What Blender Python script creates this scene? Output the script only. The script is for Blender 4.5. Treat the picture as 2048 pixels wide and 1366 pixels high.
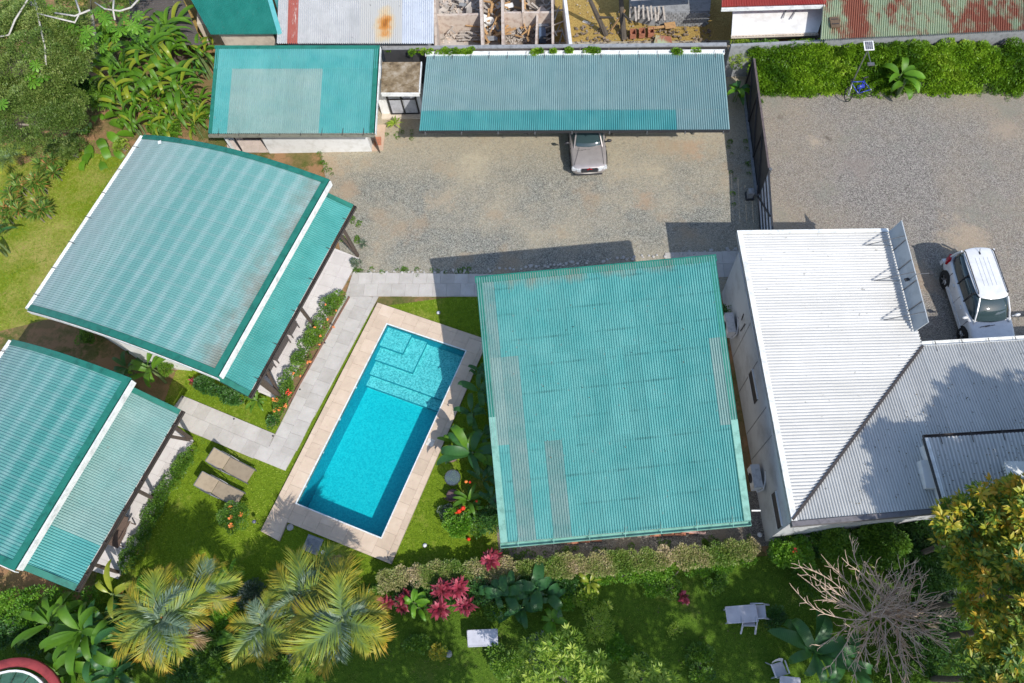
import bpy, bmesh, math, random
import numpy as np
from mathutils import Matrix, Vector
for _o in list(bpy.data.objects): bpy.data.objects.remove(_o)
R = math.radians
rnd = random.Random(7)
rng = np.random.default_rng(7)
sc = bpy.context.scene

# ------------------------------------------------------------------ camera
FPX = 1500.0; CX, CY = 1024.0, 683.0; CAMH = 29.0
_n = Vector((1125.0-CX, 1378.0-CY, FPX)).normalized()          # straight down, in camera axes (x right, y down, z ahead)
_Z = -_n
_Y = Vector((0, -1, 0)); _Y = (_Y - _n*_Y.dot(_n)).normalized()
_X = _Y.cross(_Z)
cam_d = bpy.data.cameras.new('camera'); cam = bpy.data.objects.new('camera', cam_d)
sc.collection.objects.link(cam); sc.camera = cam
cam_d.sensor_width = 36; cam_d.lens = FPX/2048*36; cam_d.clip_start = 0.5; cam_d.clip_end = 2000
def _c2w(v): return Vector((v.dot(_X), v.dot(_Y), v.dot(_Z)))
_r = _c2w(Vector((1,0,0))); _u = _c2w(Vector((0,-1,0))); _b = _c2w(Vector((0,0,-1)))
cam.matrix_world = Matrix(((_r.x,_u.x,_b.x,0),(_r.y,_u.y,_b.y,0),(_r.z,_u.z,_b.z,CAMH),(0,0,0,1)))

# ------------------------------------------------------------------ world, sun, exposure
SUN = Vector((0.60, -0.78, 1.0)).normalized()                  # towards the sun
w = bpy.data.worlds.new('World'); sc.world = w; w.use_nodes = True
nt = w.node_tree; bg = nt.nodes['Background']
sky = nt.nodes.new('ShaderNodeTexSky'); sky.sky_type = 'NISHITA'; sky.sun_disc = False
sky.sun_elevation = math.asin(SUN.z); sky.sun_rotation = math.atan2(SUN.x, SUN.y)
nt.links.new(sky.outputs[0], bg.inputs[0]); bg.inputs[1].default_value = 0.15
sd = bpy.data.lights.new('sun', 'SUN'); sd.energy = 3.3; sd.angle = R(0.53); sd.color = (1.0, .955, .89)
so = bpy.data.objects.new('sun', sd); sc.collection.objects.link(so)
so.rotation_euler = SUN.to_track_quat('Z', 'Y').to_euler(); so.location = (20, -25, 40)
sc.view_settings.view_transform = 'Standard'; sc.view_settings.look = 'None'
sc.view_settings.gamma = 1; sc.view_settings.use_curve_mapping = False
sc.view_settings.exposure = 0.42
sc.render.engine = 'CYCLES'
sc.cycles.max_bounces = 6; sc.cycles.transparent_max_bounces = 8

# ------------------------------------------------------------------ helpers
def at(px, py, z=0.0):
    """place of a point of the plan (photo pixel, known height) on the ground frame"""
    r = Vector((px-CX, py-CY, FPX)); t = (CAMH-z)/r.dot(_n)
    return Vector((r.dot(_X)*t, r.dot(_Y)*t, z))
def onplane(px, py, p0, nrm):
    r = Vector((px-CX, py-CY, FPX)); d = Vector((r.dot(_X), r.dot(_Y), r.dot(_Z)))
    o = Vector((0,0,CAMH)); t = (p0-o).dot(nrm)/d.dot(nrm)
    return o + d*t

INV = {}
def tag(o, label=None, cat=None, group=None, kind=None):
    if label: o['label'] = label
    if cat: o['category'] = cat
    if group: o['group'] = group
    if kind: o['kind'] = kind
    return o
def thing(name, label, cat, loc=(0,0,0), rz=0.0, group=None):
    o = bpy.data.objects.new(name, None); sc.collection.objects.link(o)
    o.location = loc; o.rotation_euler = (0,0,rz); o.empty_display_size = .2
    INV[o.name] = (Matrix.Translation(Vector(loc)) @ Matrix.Rotation(rz,4,'Z')).inverted()
    return tag(o, label, cat, group)
def link(name, me, mat, parent=None, smooth=False):
    o = bpy.data.objects.new(name, me); sc.collection.objects.link(o)
    if mat is not None and not me.materials:
        for m in (mat if isinstance(mat, (list,tuple)) else [mat]): me.materials.append(m)
    if smooth and me.polygons:
        me.polygons.foreach_set('use_smooth', [True]*len(me.polygons))
    if parent is not None:
        o.parent = parent
        if parent.name in INV: o.matrix_parent_inverse = INV[parent.name]
    return o
def copy_tree(o, parent=None):
    c = o.copy(); sc.collection.objects.link(c)
    if parent is not None: c.parent = parent
    for ch in list(o.children): copy_tree(ch, c)
    return c

class MB:
    def __init__(s): s.v = []; s.f = []; s.m = []
    def add(s, vs, fs, mi=0):
        b = len(s.v); s.v += [tuple(v) for v in vs]
        for f in fs: s.f.append([b+i for i in f]); s.m.append(mi)
        return s
    def box(s, c, size, rz=0.0, mi=0, M=None):
        x,y,z = [k/2 for k in size]; vs = []
        for dz in (-z,z):
            for dx,dy in ((-x,-y),(x,-y),(x,y),(-x,y)):
                p = Vector((dx,dy,dz))
                if M is not None: p = M @ p
                else: p = Vector((p.x*math.cos(rz)-p.y*math.sin(rz), p.x*math.sin(rz)+p.y*math.cos(rz), p.z))
                vs.append(p+Vector(c))
        return s.add(vs, [(0,3,2,1),(4,5,6,7),(0,1,5,4),(1,2,6,5),(2,3,7,6),(3,0,4,7)], mi)
    def bar(s, a, b, wd, ht, up=Vector((0,0,1)), mi=0):
        """beam from a to b, width wd sideways, ht along up, centred"""
        a = Vector(a); b = Vector(b); d = (b-a).normalized()
        sd_ = d.cross(up)
        if sd_.length < 1e-4: sd_ = d.cross(Vector((1,0,0)))
        sd_.normalize(); u = sd_.cross(d).normalized()
        vs = []
        for p in (a,b):
            for i,j in ((-1,-1),(1,-1),(1,1),(-1,1)): vs.append(p+sd_*i*wd/2+u*j*ht/2)
        return s.add(vs, [(0,1,2,3),(7,6,5,4),(0,4,5,1),(1,5,6,2),(2,6,7,3),(3,7,4,0)], mi)
    def prism(s, poly, z0, z1, mi=0):
        """poly: list of xy(z); z1 number or list of tops"""
        n = len(poly); poly = [Vector((p[0],p[1],0)) for p in poly]
        if sum(poly[i].x*poly[(i+1)%n].y-poly[(i+1)%n].x*poly[i].y for i in range(n)) < 0:
            poly.reverse()
            if isinstance(z1,(list,tuple)): z1 = list(z1)[::-1]
        t = z1 if isinstance(z1,(list,tuple)) else [z1]*n
        vs = [(p.x,p.y,z0) for p in poly]+[(p.x,p.y,t[i]) for i,p in enumerate(poly)]
        fs = [tuple(range(n))[::-1], tuple(range(n,2*n))]+[(i,(i+1)%n,n+(i+1)%n,n+i) for i in range(n)]
        return s.add(vs, fs, mi)
    def slab(s, pts, th, mi=0):
        """plate of thickness th under an arbitrary planar polygon"""
        pts = [Vector(p) for p in pts]; n = len(pts)
        nn = (pts[1]-pts[0]).cross(pts[2]-pts[0]).normalized()
        if nn.z < 0 or (abs(nn.z) < 1e-6 and False): pts.reverse(); nn = -nn
        vs = [p-nn*th for p in pts]+pts
        fs = [tuple(range(n))[::-1], tuple(range(n,2*n))]+[(i,(i+1)%n,n+(i+1)%n,n+i) for i in range(n)]
        return s.add(vs, fs, mi)
    def tube(s, pts, rad, n=6, mi=0, cap=True):
        pts = [Vector(p) for p in pts]; k = len(pts)
        rad = rad if isinstance(rad,(list,tuple)) else [rad]*k
        vs = []
        for i,p in enumerate(pts):
            d = (pts[min(i+1,k-1)]-pts[max(i-1,0)]).normalized()
            a = d.cross(Vector((0,0,1)) if abs(d.z) < .9 else Vector((1,0,0))).normalized(); b = d.cross(a)
            for j in range(n):
                t = 2*math.pi*j/n; vs.append(p+(a*math.cos(t)+b*math.sin(t))*rad[i])
        fs = [(i*n+j, (i+1)*n+j, (i+1)*n+(j+1)%n, i*n+(j+1)%n) for i in range(k-1) for j in range(n)]
        if cap: fs += [tuple(range(n)), tuple(range((k-1)*n,k*n))[::-1]]
        return s.add(vs, fs, mi)
    def cyl(s, c, r, h, n=16, axis=Vector((0,0,1)), mi=0, r2=None):
        c = Vector(c); return s.tube([c, c+Vector(axis)*h], [r, r if r2 is None else r2], n, mi)
    def lathe(s, prof, c=(0,0,0), n=16, mi=0):
        c = Vector(c); vs = []
        for r,z in prof:
            for j in range(n):
                t = 2*math.pi*j/n; vs.append(c+Vector((r*math.cos(t), r*math.sin(t), z)))
        k = len(prof)
        fs = [(i*n+j, i*n+(j+1)%n, (i+1)*n+(j+1)%n, (i+1)*n+j) for i in range(k-1) for j in range(n)]
        return s.add(vs, fs, mi)
    def mesh(s, name):
        me = bpy.data.meshes.new(name); me.from_pydata(s.v, [], s.f)
        if any(s.m): me.polygons.foreach_set('material_index', s.m)
        me.update(); return me
    def build(s, name, mat, parent=None, smooth=False, label=None):
        if parent is None:
            c = np.array(s.v); o0 = Vector((float(c[:,0].mean()), float(c[:,1].mean()), float(c[:,2].min())))
            s.v = [tuple(Vector(v)-o0) for v in s.v]
        o = link(name, s.mesh(name), mat, parent, smooth)
        if parent is None: o.location = o0
        if label: o['label'] = label
        return o

# ------------------------------------------------------------------ materials
def newmat(name):
    m = bpy.data.materials.new(name); m.use_nodes = True
    t = m.node_tree; b = t.nodes['Principled BSDF']; return m, t, b
def N(t, typ, **kw):
    n = t.nodes.new(typ)
    for k,v in kw.items():
        if k.startswith('i_'):
            key = k[2:]; key = int(key) if key.isdigit() else key.replace('_',' ')
            n.inputs[key].default_value = v
        else: setattr(n, k, v)
    return n
def ramp(t, stops, fac, interp='LINEAR'):
    r = t.nodes.new('ShaderNodeValToRGB'); e = r.color_ramp; e.interpolation = interp
    while len(e.elements) < len(stops): e.elements.new(0.5)
    for el,(p,c) in zip(e.elements, stops):
        el.position = p; el.color = tuple(c[:3])+(1,)
    t.links.new(fac, r.inputs[0]); return r.outputs[0]
def mixc(t, fac, a, b, mode='MIX'):
    n = t.nodes.new('ShaderNodeMix'); n.data_type = 'RGBA'; n.blend_type = mode
    for sock, val in ((n.inputs[0],fac),(n.inputs[6],a),(n.inputs[7],b)):
        if hasattr(val,'links'): t.links.new(val, sock)
        elif isinstance(val,(int,float)): sock.default_value = val
        else: sock.default_value = tuple(val[:3])+(1,)
    return n.outputs[2]
def math_(t, op, a, b=0.0, c=None, clamp=False):
    n = t.nodes.new('ShaderNodeMath'); n.operation = op; n.use_clamp = clamp
    for i,val in enumerate((a,b,c)):
        if val is None: continue
        if hasattr(val,'links'): t.links.new(val, n.inputs[i])
        else: n.inputs[i].default_value = val
    return n.outputs[0]
def pos(t): return N(t,'ShaderNodeNewGeometry').outputs['Position']
def noise(t, scale, detail=4, rough=.6, vec=None, out=0):
    n = N(t,'ShaderNodeTexNoise'); n.inputs['Scale'].default_value = scale
    n.inputs['Detail'].default_value = detail; n.inputs['Roughness'].default_value = rough
    t.links.new(vec if vec is not None else pos(t), n.inputs['Vector']); return n.outputs[out]
def mapping(t, vec, scale=(1,1,1), rot=(0,0,0), loc=(0,0,0)):
    n = N(t,'ShaderNodeMapping'); n.inputs['Scale'].default_value = scale
    n.inputs['Rotation'].default_value = rot; n.inputs['Location'].default_value = loc
    t.links.new(vec, n.inputs['Vector']); return n.outputs[0]
def bump(t, b, h, dist=.01, strength=.6):
    n = N(t,'ShaderNodeBump'); n.inputs['Distance'].default_value = dist; n.inputs['Strength'].default_value = strength
    t.links.new(h, n.inputs['Height']); t.links.new(n.outputs[0], b.inputs['Normal'])

def plain(name, col, rough=.6, metal=0.0, var=.10, scale=6.0, dirt=None, bmp=0.0, spec=.5):
    """paint, metal, plastic: base colour with gentle wear and a little variation from piece to piece"""
    m,t,b = newmat(name)
    f = noise(t, scale, 5, .65)
    d = dirt if dirt else tuple(c*.62 for c in col)
    c = ramp(t, [(.30,d),(.52,col),(1,tuple(min(1,k*1.06) for k in col))], f) if var > .05 else None
    if c is None: b.inputs['Base Color'].default_value = tuple(col)+(1,)
    else:
        oi = N(t,'ShaderNodeObjectInfo'); v = math_(t,'MULTIPLY_ADD',oi.outputs['Random'],var,1-var/2)
        h = N(t,'ShaderNodeHueSaturation'); t.links.new(c,h.inputs['Color']); t.links.new(v,h.inputs['Value'])
        t.links.new(h.outputs[0], b.inputs['Base Color'])
    b.inputs['Roughness'].default_value = rough; b.inputs['Metallic'].default_value = metal
    b.inputs['Specular IOR Level'].default_value = spec
    if bmp: bump(t, b, noise(t, scale*6, 4), .01, bmp)
    return m

def metalroof(name, col, worn, dirt, amt=.5, rough=.45, streak=(1,1,1), spots=(.25,.28,.25), rust=None, screws=None, wear=.55, edge=None):
    m,t,b = newmat(name)
    p = pos(t)
    f1 = noise(t, 1.1, 5, .62, p); f2 = noise(t, 9, 5, .7, mapping(t,p,streak)); f3 = noise(t, 38, 3, .6, p)
    c = ramp(t, [(.30,col),(.72,worn)], math_(t,'ADD',math_(t,'MULTIPLY',f1,amt+.3),math_(t,'MULTIPLY',f2,.7-amt)))
    c = mixc(t, ramp(t,[(.60,(0,0,0)),(.80,(.55,.55,.55))],f2), c, dirt)
    c = mixc(t, ramp(t,[(.70,(0,0,0)),(.76,(1,1,1))],noise(t,5.5,2,.5,mapping(t,p,(1,1,1),(0,0,0),(3,7,1)))), c, mixc(t,.6,c,spots))
    c = mixc(t, math_(t,'MULTIPLY',f3,.25), c, tuple(k*.75 for k in col))
    fs_ = noise(t,6,6,.75,mapping(t,p,(streak[0]*1.4,streak[1]*1.4,1),(0,0,0),(2,9,4)))
    c = mixc(t, math_(t,'MULTIPLY',ramp(t,[(.50,(0,0,0)),(.68,(1,1,1))],fs_),wear), c, tuple(k*.5+.25*w_ for k,w_ in zip(col,worn)))
    if screws:
        dpx = N(t,'ShaderNodeVectorMath',operation='DOT_PRODUCT'); dpx.inputs[1].default_value = (screws[0],screws[1],0); t.links.new(p,dpx.inputs[0])
        sn = math_(t,'SINE',math_(t,'MULTIPLY',dpx.outputs['Value'],2*math.pi/screws[2]))
        c = mixc(t, math_(t,'MULTIPLY',ramp(t,[(.975,(0,0,0)),(1.0,(1,1,1))],math_(t,'MULTIPLY_ADD',sn,.5,.5)),math_(t,'MULTIPLY',ramp(t,[(.42,(0,0,0)),(.65,(1,1,1))],noise(t,1.3,4,.7)),screws[3])), c, tuple(k*.35 for k in col))
    if rust:
        rf = ramp(t,[(rust[3],(0,0,0)),(rust[3]+.08,(1,1,1))],noise(t,rust[4],6,.72,mapping(t,p,streak)))
        c = mixc(t, rf, c, rust[:3])
    if edge:   # rust creeping in from one edge: (dx, dy, where, width)
        de = N(t,'ShaderNodeVectorMath',operation='DOT_PRODUCT'); de.inputs[1].default_value = (edge[0],edge[1],0); t.links.new(p,de.inputs[0])
        ge = math_(t,'DIVIDE',math_(t,'SUBTRACT',de.outputs['Value'],edge[2]),edge[3])
        ge = math_(t,'ADD',ge,math_(t,'MULTIPLY_ADD',noise(t,1.1,5,.75,mapping(t,p,(1,.4,1))),2.4,-1.1))
        c = mixc(t, math_(t,'MULTIPLY',ramp(t,[(0,(1,1,1)),(.9,(0,0,0))],ge),.7), c, (.30,.22,.15))
    oi = N(t,'ShaderNodeObjectInfo'); v = math_(t,'MULTIPLY_ADD',oi.outputs['Random'],.08,.96)
    h = N(t,'ShaderNodeHueSaturation'); t.links.new(c,h.inputs['Color']); t.links.new(v,h.inputs['Value'])
    t.links.new(h.outputs[0], b.inputs['Base Color'])
    b.inputs['Roughness'].default_value = rough
    bump(t, b, f3, .004, .3)
    return m

def leafmat(name, cols, trans=.35, rough=.45, grad=None, veins=0):
    """cols: ramp over the per-leaf tone; grad: optional list of stops along the leaf (attribute u)"""
    m,t,b = newmat(name)
    a = N(t,'ShaderNodeAttribute'); a.attribute_name = 'tone'
    oi = N(t,'ShaderNodeObjectInfo')
    f = math_(t,'ADD',a.outputs['Fac'],math_(t,'MULTIPLY_ADD',oi.outputs['Random'],.22,-.11))
    c = ramp(t, [(i/(len(cols)-1),k) for i,k in enumerate(cols)], f)
    if grad:
        u = N(t,'ShaderNodeAttribute'); u.attribute_name = 'u'
        uu = math_(t,'ADD',u.outputs['Fac'],math_(t,'MULTIPLY_ADD',a.outputs['Fac'],.30,-.15))
        c = mixc(t, .88, c, ramp(t, grad, uu))
    if veins:
        u = N(t,'ShaderNodeAttribute'); u.attribute_name = 'u'
        s_ = math_(t,'SINE',math_(t,'MULTIPLY',u.outputs['Fac'],veins))
        c = mixc(t, math_(t,'MULTIPLY_ADD',s_,.16,.16), c, tuple(k*.45 for k in cols[0]))
    c = mixc(t, ramp(t,[(.35,(0,0,0)),(.75,(.5,.5,.5))],noise(t,7,3)), c, mixc(t,.5,c,tuple(k*.7 for k in cols[0])))
    t.links.new(c, b.inputs['Base Color']); b.inputs['Roughness'].default_value = rough
    tr = N(t,'ShaderNodeBsdfTranslucent'); t.links.new(mixc(t,.35,c,(.35,.55,.03)), tr.inputs[0])
    mx = N(t,'ShaderNodeMixShader'); mx.inputs[0].default_value = trans
    t.links.new(b.outputs[0],mx.inputs[1]); t.links.new(tr.outputs[0],mx.inputs[2])
    t.links.new(mx.outputs[0], t.nodes['Material Output'].inputs[0])
    return m

TEAL_NEW = metalroof('teal_sheet', (.065,.33,.33), (.15,.43,.415), (.065,.22,.215), .45, streak=(1,.16,1), wear=.4)
TEAL_FADE = metalroof('faded_teal_sheet', (.20,.36,.34), (.31,.43,.40), (.13,.25,.23), .5, streak=(1,.16,1))
GREY_FADE = metalroof('weathered_sheet', (.12,.30,.285), (.27,.38,.36), (.08,.21,.20), .60, spots=(.3,.2,.12), streak=(1,.9,1), wear=.2)
WHITE_SHEET = metalroof('white_sheet', (.59,.585,.56), (.68,.675,.65), (.42,.415,.395), .5, spots=(.10,.10,.09), streak=(.16,1,1), wear=.25)
WHITE_SOUTH = metalroof('white_sheet_south', (.55,.55,.53), (.64,.64,.615), (.40,.40,.385), .5, spots=(.10,.10,.09), streak=(1,.16,1), wear=.4)
PORCH_SHEET = metalroof('porch_sheet', (.05,.29,.275), (.11,.41,.39), (.03,.20,.18), .5)
PORCH_PALE = metalroof('pale_porch_sheet', (.19,.38,.36), (.31,.45,.43), (.11,.26,.24), .5)
GREEN_TRIM = plain('green_flashing', (.018,.17,.125), .45, var=.08, scale=3)
PALE_TRIM = plain('pale_flashing', (.20,.42,.35), .5, scale=3, dirt=(.10,.24,.19))
WHITE_TRIM = plain('white_gutter', (.76,.77,.75), .4, scale=4, dirt=(.50,.51,.49))
WALL = plain('white_render', (.72,.72,.71), .8, scale=2.2, dirt=(.58,.57,.54), bmp=.15)
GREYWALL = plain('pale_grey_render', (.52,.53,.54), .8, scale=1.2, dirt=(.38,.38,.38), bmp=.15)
CREAMWALL = plain('cream_render', (.60,.52,.42), .8, scale=2, dirt=(.42,.35,.28))
DARK = plain('dark_frame', (.035,.035,.038), .5, scale=8)
STEEL = plain('grey_steel', (.22,.22,.22), .45, .6, scale=8)
DARKWOOD = plain('dark_brown_timber', (.10,.075,.06), .7, scale=10, bmp=.2)
WOOD = plain('raw_timber', (.45,.27,.12), .8, scale=9, dirt=(.25,.15,.07), bmp=.2)
OLDWOOD = plain('weathered_timber', (.42,.38,.34), .9, scale=9, dirt=(.2,.17,.14), bmp=.2)
RUBBER = plain('black_rubber', (.02,.02,.02), .8, scale=10)
WHITEPLASTIC = plain('white_plastic', (.66,.66,.68), .4, scale=4)
BLACKPLASTIC = plain('black_plastic', (.03,.03,.035), .5, scale=8)
BLOCK = plain('concrete_block', (.27,.28,.29), .9, var=.25, scale=5, bmp=.4)
BRICK = plain('red_clay', (.42,.17,.10), .9, var=.3, scale=8, bmp=.3)
DARKFENCE = plain('charcoal_sheet', (.055,.055,.058), .55, scale=2)
REDPAINT = plain('faded_red_paint', (.42,.10,.07), .6, scale=5, dirt=(.5,.35,.3))
STRAPMETAL = plain('dark_gutter', (.06,.05,.045), .5, scale=6)
# ------------------------------------------------------------------ ground sheets
def flat_poly(name, pts, z, mat, label=None):
    me = bpy.data.meshes.new(name); me.from_pydata([(p[0],p[1],z) for p in pts], [], [tuple(range(len(pts)))]); me.update()
    if me.polygons[0].normal.z < 0: me.flip_normals()
    o = link(name, me, mat); o['kind'] = 'structure'
    if label: o['label'] = label
    return o
def gravelmat(name, ca, cb, cc, patch=.35, big=.22, cd=None, north=None, spotsl=()):
    m,t,b = newmat(name); p = pos(t)
    g = N(t,'ShaderNodeTexVoronoi'); g.inputs['Scale'].default_value = 33; t.links.new(p,g.inputs['Vector'])
    sp = N(t,'ShaderNodeSeparateColor'); t.links.new(g.outputs['Color'],sp.inputs[0])
    stone = ramp(t,[(0,tuple(k*.52 for k in ca)),(.35,ca),(.7,cb),(1,tuple(min(1,k*1.42) for k in cb))],sp.outputs[0])
    sand = ramp(t,[(.3,tuple(k*.85 for k in cc)),(.7,cc)],noise(t,9,5,.7))
    f = ramp(t,[(.5-patch*.25,(0,0,0)),(.5+patch*.45,(1,1,1))],noise(t,big,6,.62))
    if north:
        sy_ = N(t,'ShaderNodeSeparateXYZ'); t.links.new(p,sy_.inputs[0])
        yy = math_(t,'ADD',sy_.outputs[1],math_(t,'MULTIPLY_ADD',noise(t,.5,5,.7),3.0,-1.5))
        mr = N(t,'ShaderNodeMapRange'); mr.inputs[1].default_value = north[0]; mr.inputs[2].default_value = north[1]; t.links.new(yy,mr.inputs[0])
        f = math_(t,'MAXIMUM',f,math_(t,'MULTIPLY',mr.outputs[0],.85))
    f = math_(t,'MULTIPLY',f,ramp(t,[(.25,(.25,.25,.25)),(.62,(1,1,1))],noise(t,7,5,.75)))
    c = mixc(t, f, stone, sand)
    for (sx_,sy_,sr_,sc_) in spotsl:
        dv = N(t,'ShaderNodeVectorMath',operation='SUBTRACT'); dv.inputs[1].default_value = at(sx_,sy_); t.links.new(p,dv.inputs[0])
        ln = N(t,'ShaderNodeVectorMath',operation='LENGTH'); t.links.new(dv.outputs[0],ln.inputs[0])
        dd = math_(t,'ADD',math_(t,'DIVIDE',ln.outputs['Value'],sr_),math_(t,'MULTIPLY_ADD',noise(t,1.3/max(.4,sr_),6,.8),3.4,-1.55))
        c = mixc(t, math_(t,'MULTIPLY',ramp(t,[(.30,(1,1,1)),(1.15,(0,0,0))],dd),.55), c, sc_)
    if cd: c = mixc(t, math_(t,'MULTIPLY',ramp(t,[(.56,(0,0,0)),(.70,(1,1,1))],noise(t,.45,5,.6,mapping(t,p,loc=(31,4,2)))),.55), c, cd)
    c = mixc(t, ramp(t,[(.66,(0,0,0)),(.78,(.45,.45,.45))],noise(t,2.3,5,.7,mapping(t,p,loc=(5,9,2)))), c, tuple(k*.45 for k in ca))
    c = mixc(t, .35, c, mixc(t,1,c,noise(t,60,2,.5,out=1),'OVERLAY'))
    t.links.new(c,b.inputs['Base Color']); b.inputs['Roughness'].default_value = .95
    bump(t,b,g.outputs['Distance'],.012,.5); return m
def grassmat(name, ca, cb, dry, soil, f_dry=.55, f_soil=.72, big=.35):
    m,t,b = newmat(name); p = pos(t)
    n1 = noise(t,big,6,.65); n2 = noise(t,6,5,.7); n3 = noise(t,34,4,.7)
    c = ramp(t,[(.3,tuple(k*.55 for k in ca)),(.5,ca),(.72,cb)],math_(t,'ADD',math_(t,'MULTIPLY',n2,.45),math_(t,'MULTIPLY',n3,.55)))
    c = mixc(t, ramp(t,[(f_dry-.08,(0,0,0)),(f_dry+.1,(.8,.8,.8))],math_(t,'ADD',math_(t,'MULTIPLY',n1,.75),math_(t,'MULTIPLY',n2,.25))), c, dry)
    s_ = noise(t,big*1.7,7,.7,mapping(t,p,loc=(17,3,5)))
    c = mixc(t, ramp(t,[(f_soil-.03,(0,0,0)),(f_soil+.05,(1,1,1))],s_), c, soil)
    t.links.new(c,b.inputs['Base Color']); b.inputs['Roughness'].default_value = 1.0
    b.inputs['Specular IOR Level'].default_value = .1
    bump(t,b,n3,.05,.9); return m
SOIL = grassmat('garden_soil', (.10,.13,.03), (.20,.21,.05), (.30,.19,.10), (.36,.21,.11), .46, .52, .5)
LAWN = grassmat('lawn_grass', (.15,.235,.014), (.27,.37,.035), (.42,.36,.10), (.42,.27,.13), .60, .80, .5)
LAWN_L = grassmat('west_lawn_grass', (.185,.25,.016), (.32,.37,.04), (.45,.37,.13), (.42,.27,.13), .55, .66, .35)
LAWN_S = grassmat('lower_lawn_grass', (.09,.17,.018), (.18,.28,.03), (.17,.18,.05), (.2,.14,.08), .62, .85, .5)  # darker copy of the pool lawn, tree shade is put into its colours
GRAVEL = gravelmat('grey_gravel', (.165,.165,.14), (.28,.275,.235), (.46,.39,.27), .4, .25, (.36,.26,.16), (21.3,24.0), [(950,330,1.3,(.50,.43,.30)),(1380,300,.9,(.42,.27,.16)),(880,400,1.0,(.40,.32,.22)),(1290,400,.7,(.38,.25,.15)),(660,330,1.2,(.42,.30,.19)),(690,380,.9,(.36,.25,.16))])
GRAVEL2 = gravelmat('parking_gravel', (.16,.145,.128), (.26,.24,.212), (.32,.26,.18), .5, .16, (.20,.20,.16), None, [(1655,276,.28,(.06,.045,.03)),(1558,235,.3,(.10,.07,.05)),(1632,282,.5,(.42,.34,.24)),(1930,470,1.6,(.40,.31,.21)),(2010,260,1.0,(.34,.27,.20)),(1850,560,1.2,(.38,.28,.19)),(1720,330,1.4,(.24,.20,.17))])
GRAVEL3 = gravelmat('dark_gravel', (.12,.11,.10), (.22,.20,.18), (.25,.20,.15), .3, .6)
YARD = gravelmat('ochre_yard_earth', (.30,.20,.05), (.36,.26,.08), (.34,.21,.05), .6, .7)
A = at
gx = [(-90,-70),(90,-70),(90,110),(-90,110)]
from mathutils.geometry import tessellate_polygon
def holed(name, pts, z, mat, hole):
    o3 = [Vector((p[0],p[1],0)) for p in pts]; h3 = [Vector((p[0],p[1],0)) for p in hole]
    tr = tessellate_polygon([o3,h3]); vs = o3+h3
    me = bpy.data.meshes.new(name); me.from_pydata([(v.x,v.y,z) for v in vs],[],[tuple(t_) for t_ in tr]); me.update()
    for pg in me.polygons:
        if pg.normal.z < 0: pg.flip()
    me.update()
    o = link(name, me, mat); o['kind'] = 'structure'
_ph = [A(773,648,.12),A(932,702,.12),A(761.5,1073.5,.12),A(593.7,1007.2,.12)]; _pm = sum(_ph,Vector())/4
phole = [p+(p-_pm).normalized()*.10 for p in _ph]
holed('ground', gx, 0, SOIL, phole)
lawn_west = [A(-60,250),A(40,330),A(140,300),A(215,310),A(290,330),A(200,610),A(60,648),A(-120,690)]
flat_poly('lawn_west', lawn_west, .004, LAWN_L)
garden_pts = [A(*p) for p in [(352,742),(560,640),(1010,580),(1010,1145),(760,1180),(480,1210),(180,1210),(250,900),(318,832)]]
holed('lawn_garden', garden_pts, .008, LAWN, phole)
lower_pts = [A(*p) for p in [(-100,1230),(760,1165),(1560,1110),(2200,1010),(2200,1500),(-100,1500)]]
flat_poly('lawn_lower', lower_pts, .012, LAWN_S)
yard_pts = [A(*p) for p in [(560,90),(1530,80),(1515,600),(1000,600),(690,549),(640,300)]]
flat_poly('gravel_yard', yard_pts, .012, GRAVEL)
park_pts = [A(*p) for p in [(1517,150),(2300,150),(2300,1000),(1540,700)]]
flat_poly('gravel_parking', park_pts, .016, GRAVEL2)
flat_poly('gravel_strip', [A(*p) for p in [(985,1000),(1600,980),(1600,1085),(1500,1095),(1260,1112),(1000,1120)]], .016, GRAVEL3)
flat_poly('neighbour_yard', [A(*p) for p in [(-300,-260),(2400,-260),(2400,70),(1510,92),(760,92),(300,92)]], .008, YARD)

# ------------------------------------------------------------------ paving
def tilemat(name, ca, cb, cc, sc_=1.6):
    m,t,b = newmat(name)
    oi = N(t,'ShaderNodeObjectInfo')
    c = ramp(t,[(.28,ca),(.55,cb),(.8,cc)],math_(t,'ADD',math_(t,'MULTIPLY',noise(t,sc_,6,.7),.8),math_(t,'MULTIPLY_ADD',oi.outputs['Random'],.12,.05)))
    c = mixc(t, ramp(t,[(.60,(0,0,0)),(.72,(.5,.5,.5))],noise(t,5,6,.75)), c, tuple(k*.68 for k in ca))
    c = mixc(t, .25, c, noise(t,40,3,.6,out=1), 'OVERLAY')
    h = N(t,'ShaderNodeHueSaturation'); t.links.new(c,h.inputs['Color'])
    t.links.new(math_(t,'MULTIPLY_ADD',oi.outputs['Random'],.07,.965),h.inputs['Value'])
    t.links.new(h.outputs[0],b.inputs['Base Color']); b.inputs['Roughness'].default_value = .85
    bump(t,b,noise(t,30,4),.004,.4); return m
PAVER = tilemat('path_paver', (.40,.37,.33), (.50,.47,.43), (.58,.55,.51))
DECKT = tilemat('deck_tile', (.50,.39,.29), (.62,.49,.37), (.70,.58,.46))
PORCHT = tilemat('porch_tile', (.55,.51,.49), (.64,.60,.58), (.70,.67,.65))
GROUT = plain('mortar', (.36,.32,.28), .95, scale=4)
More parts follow.
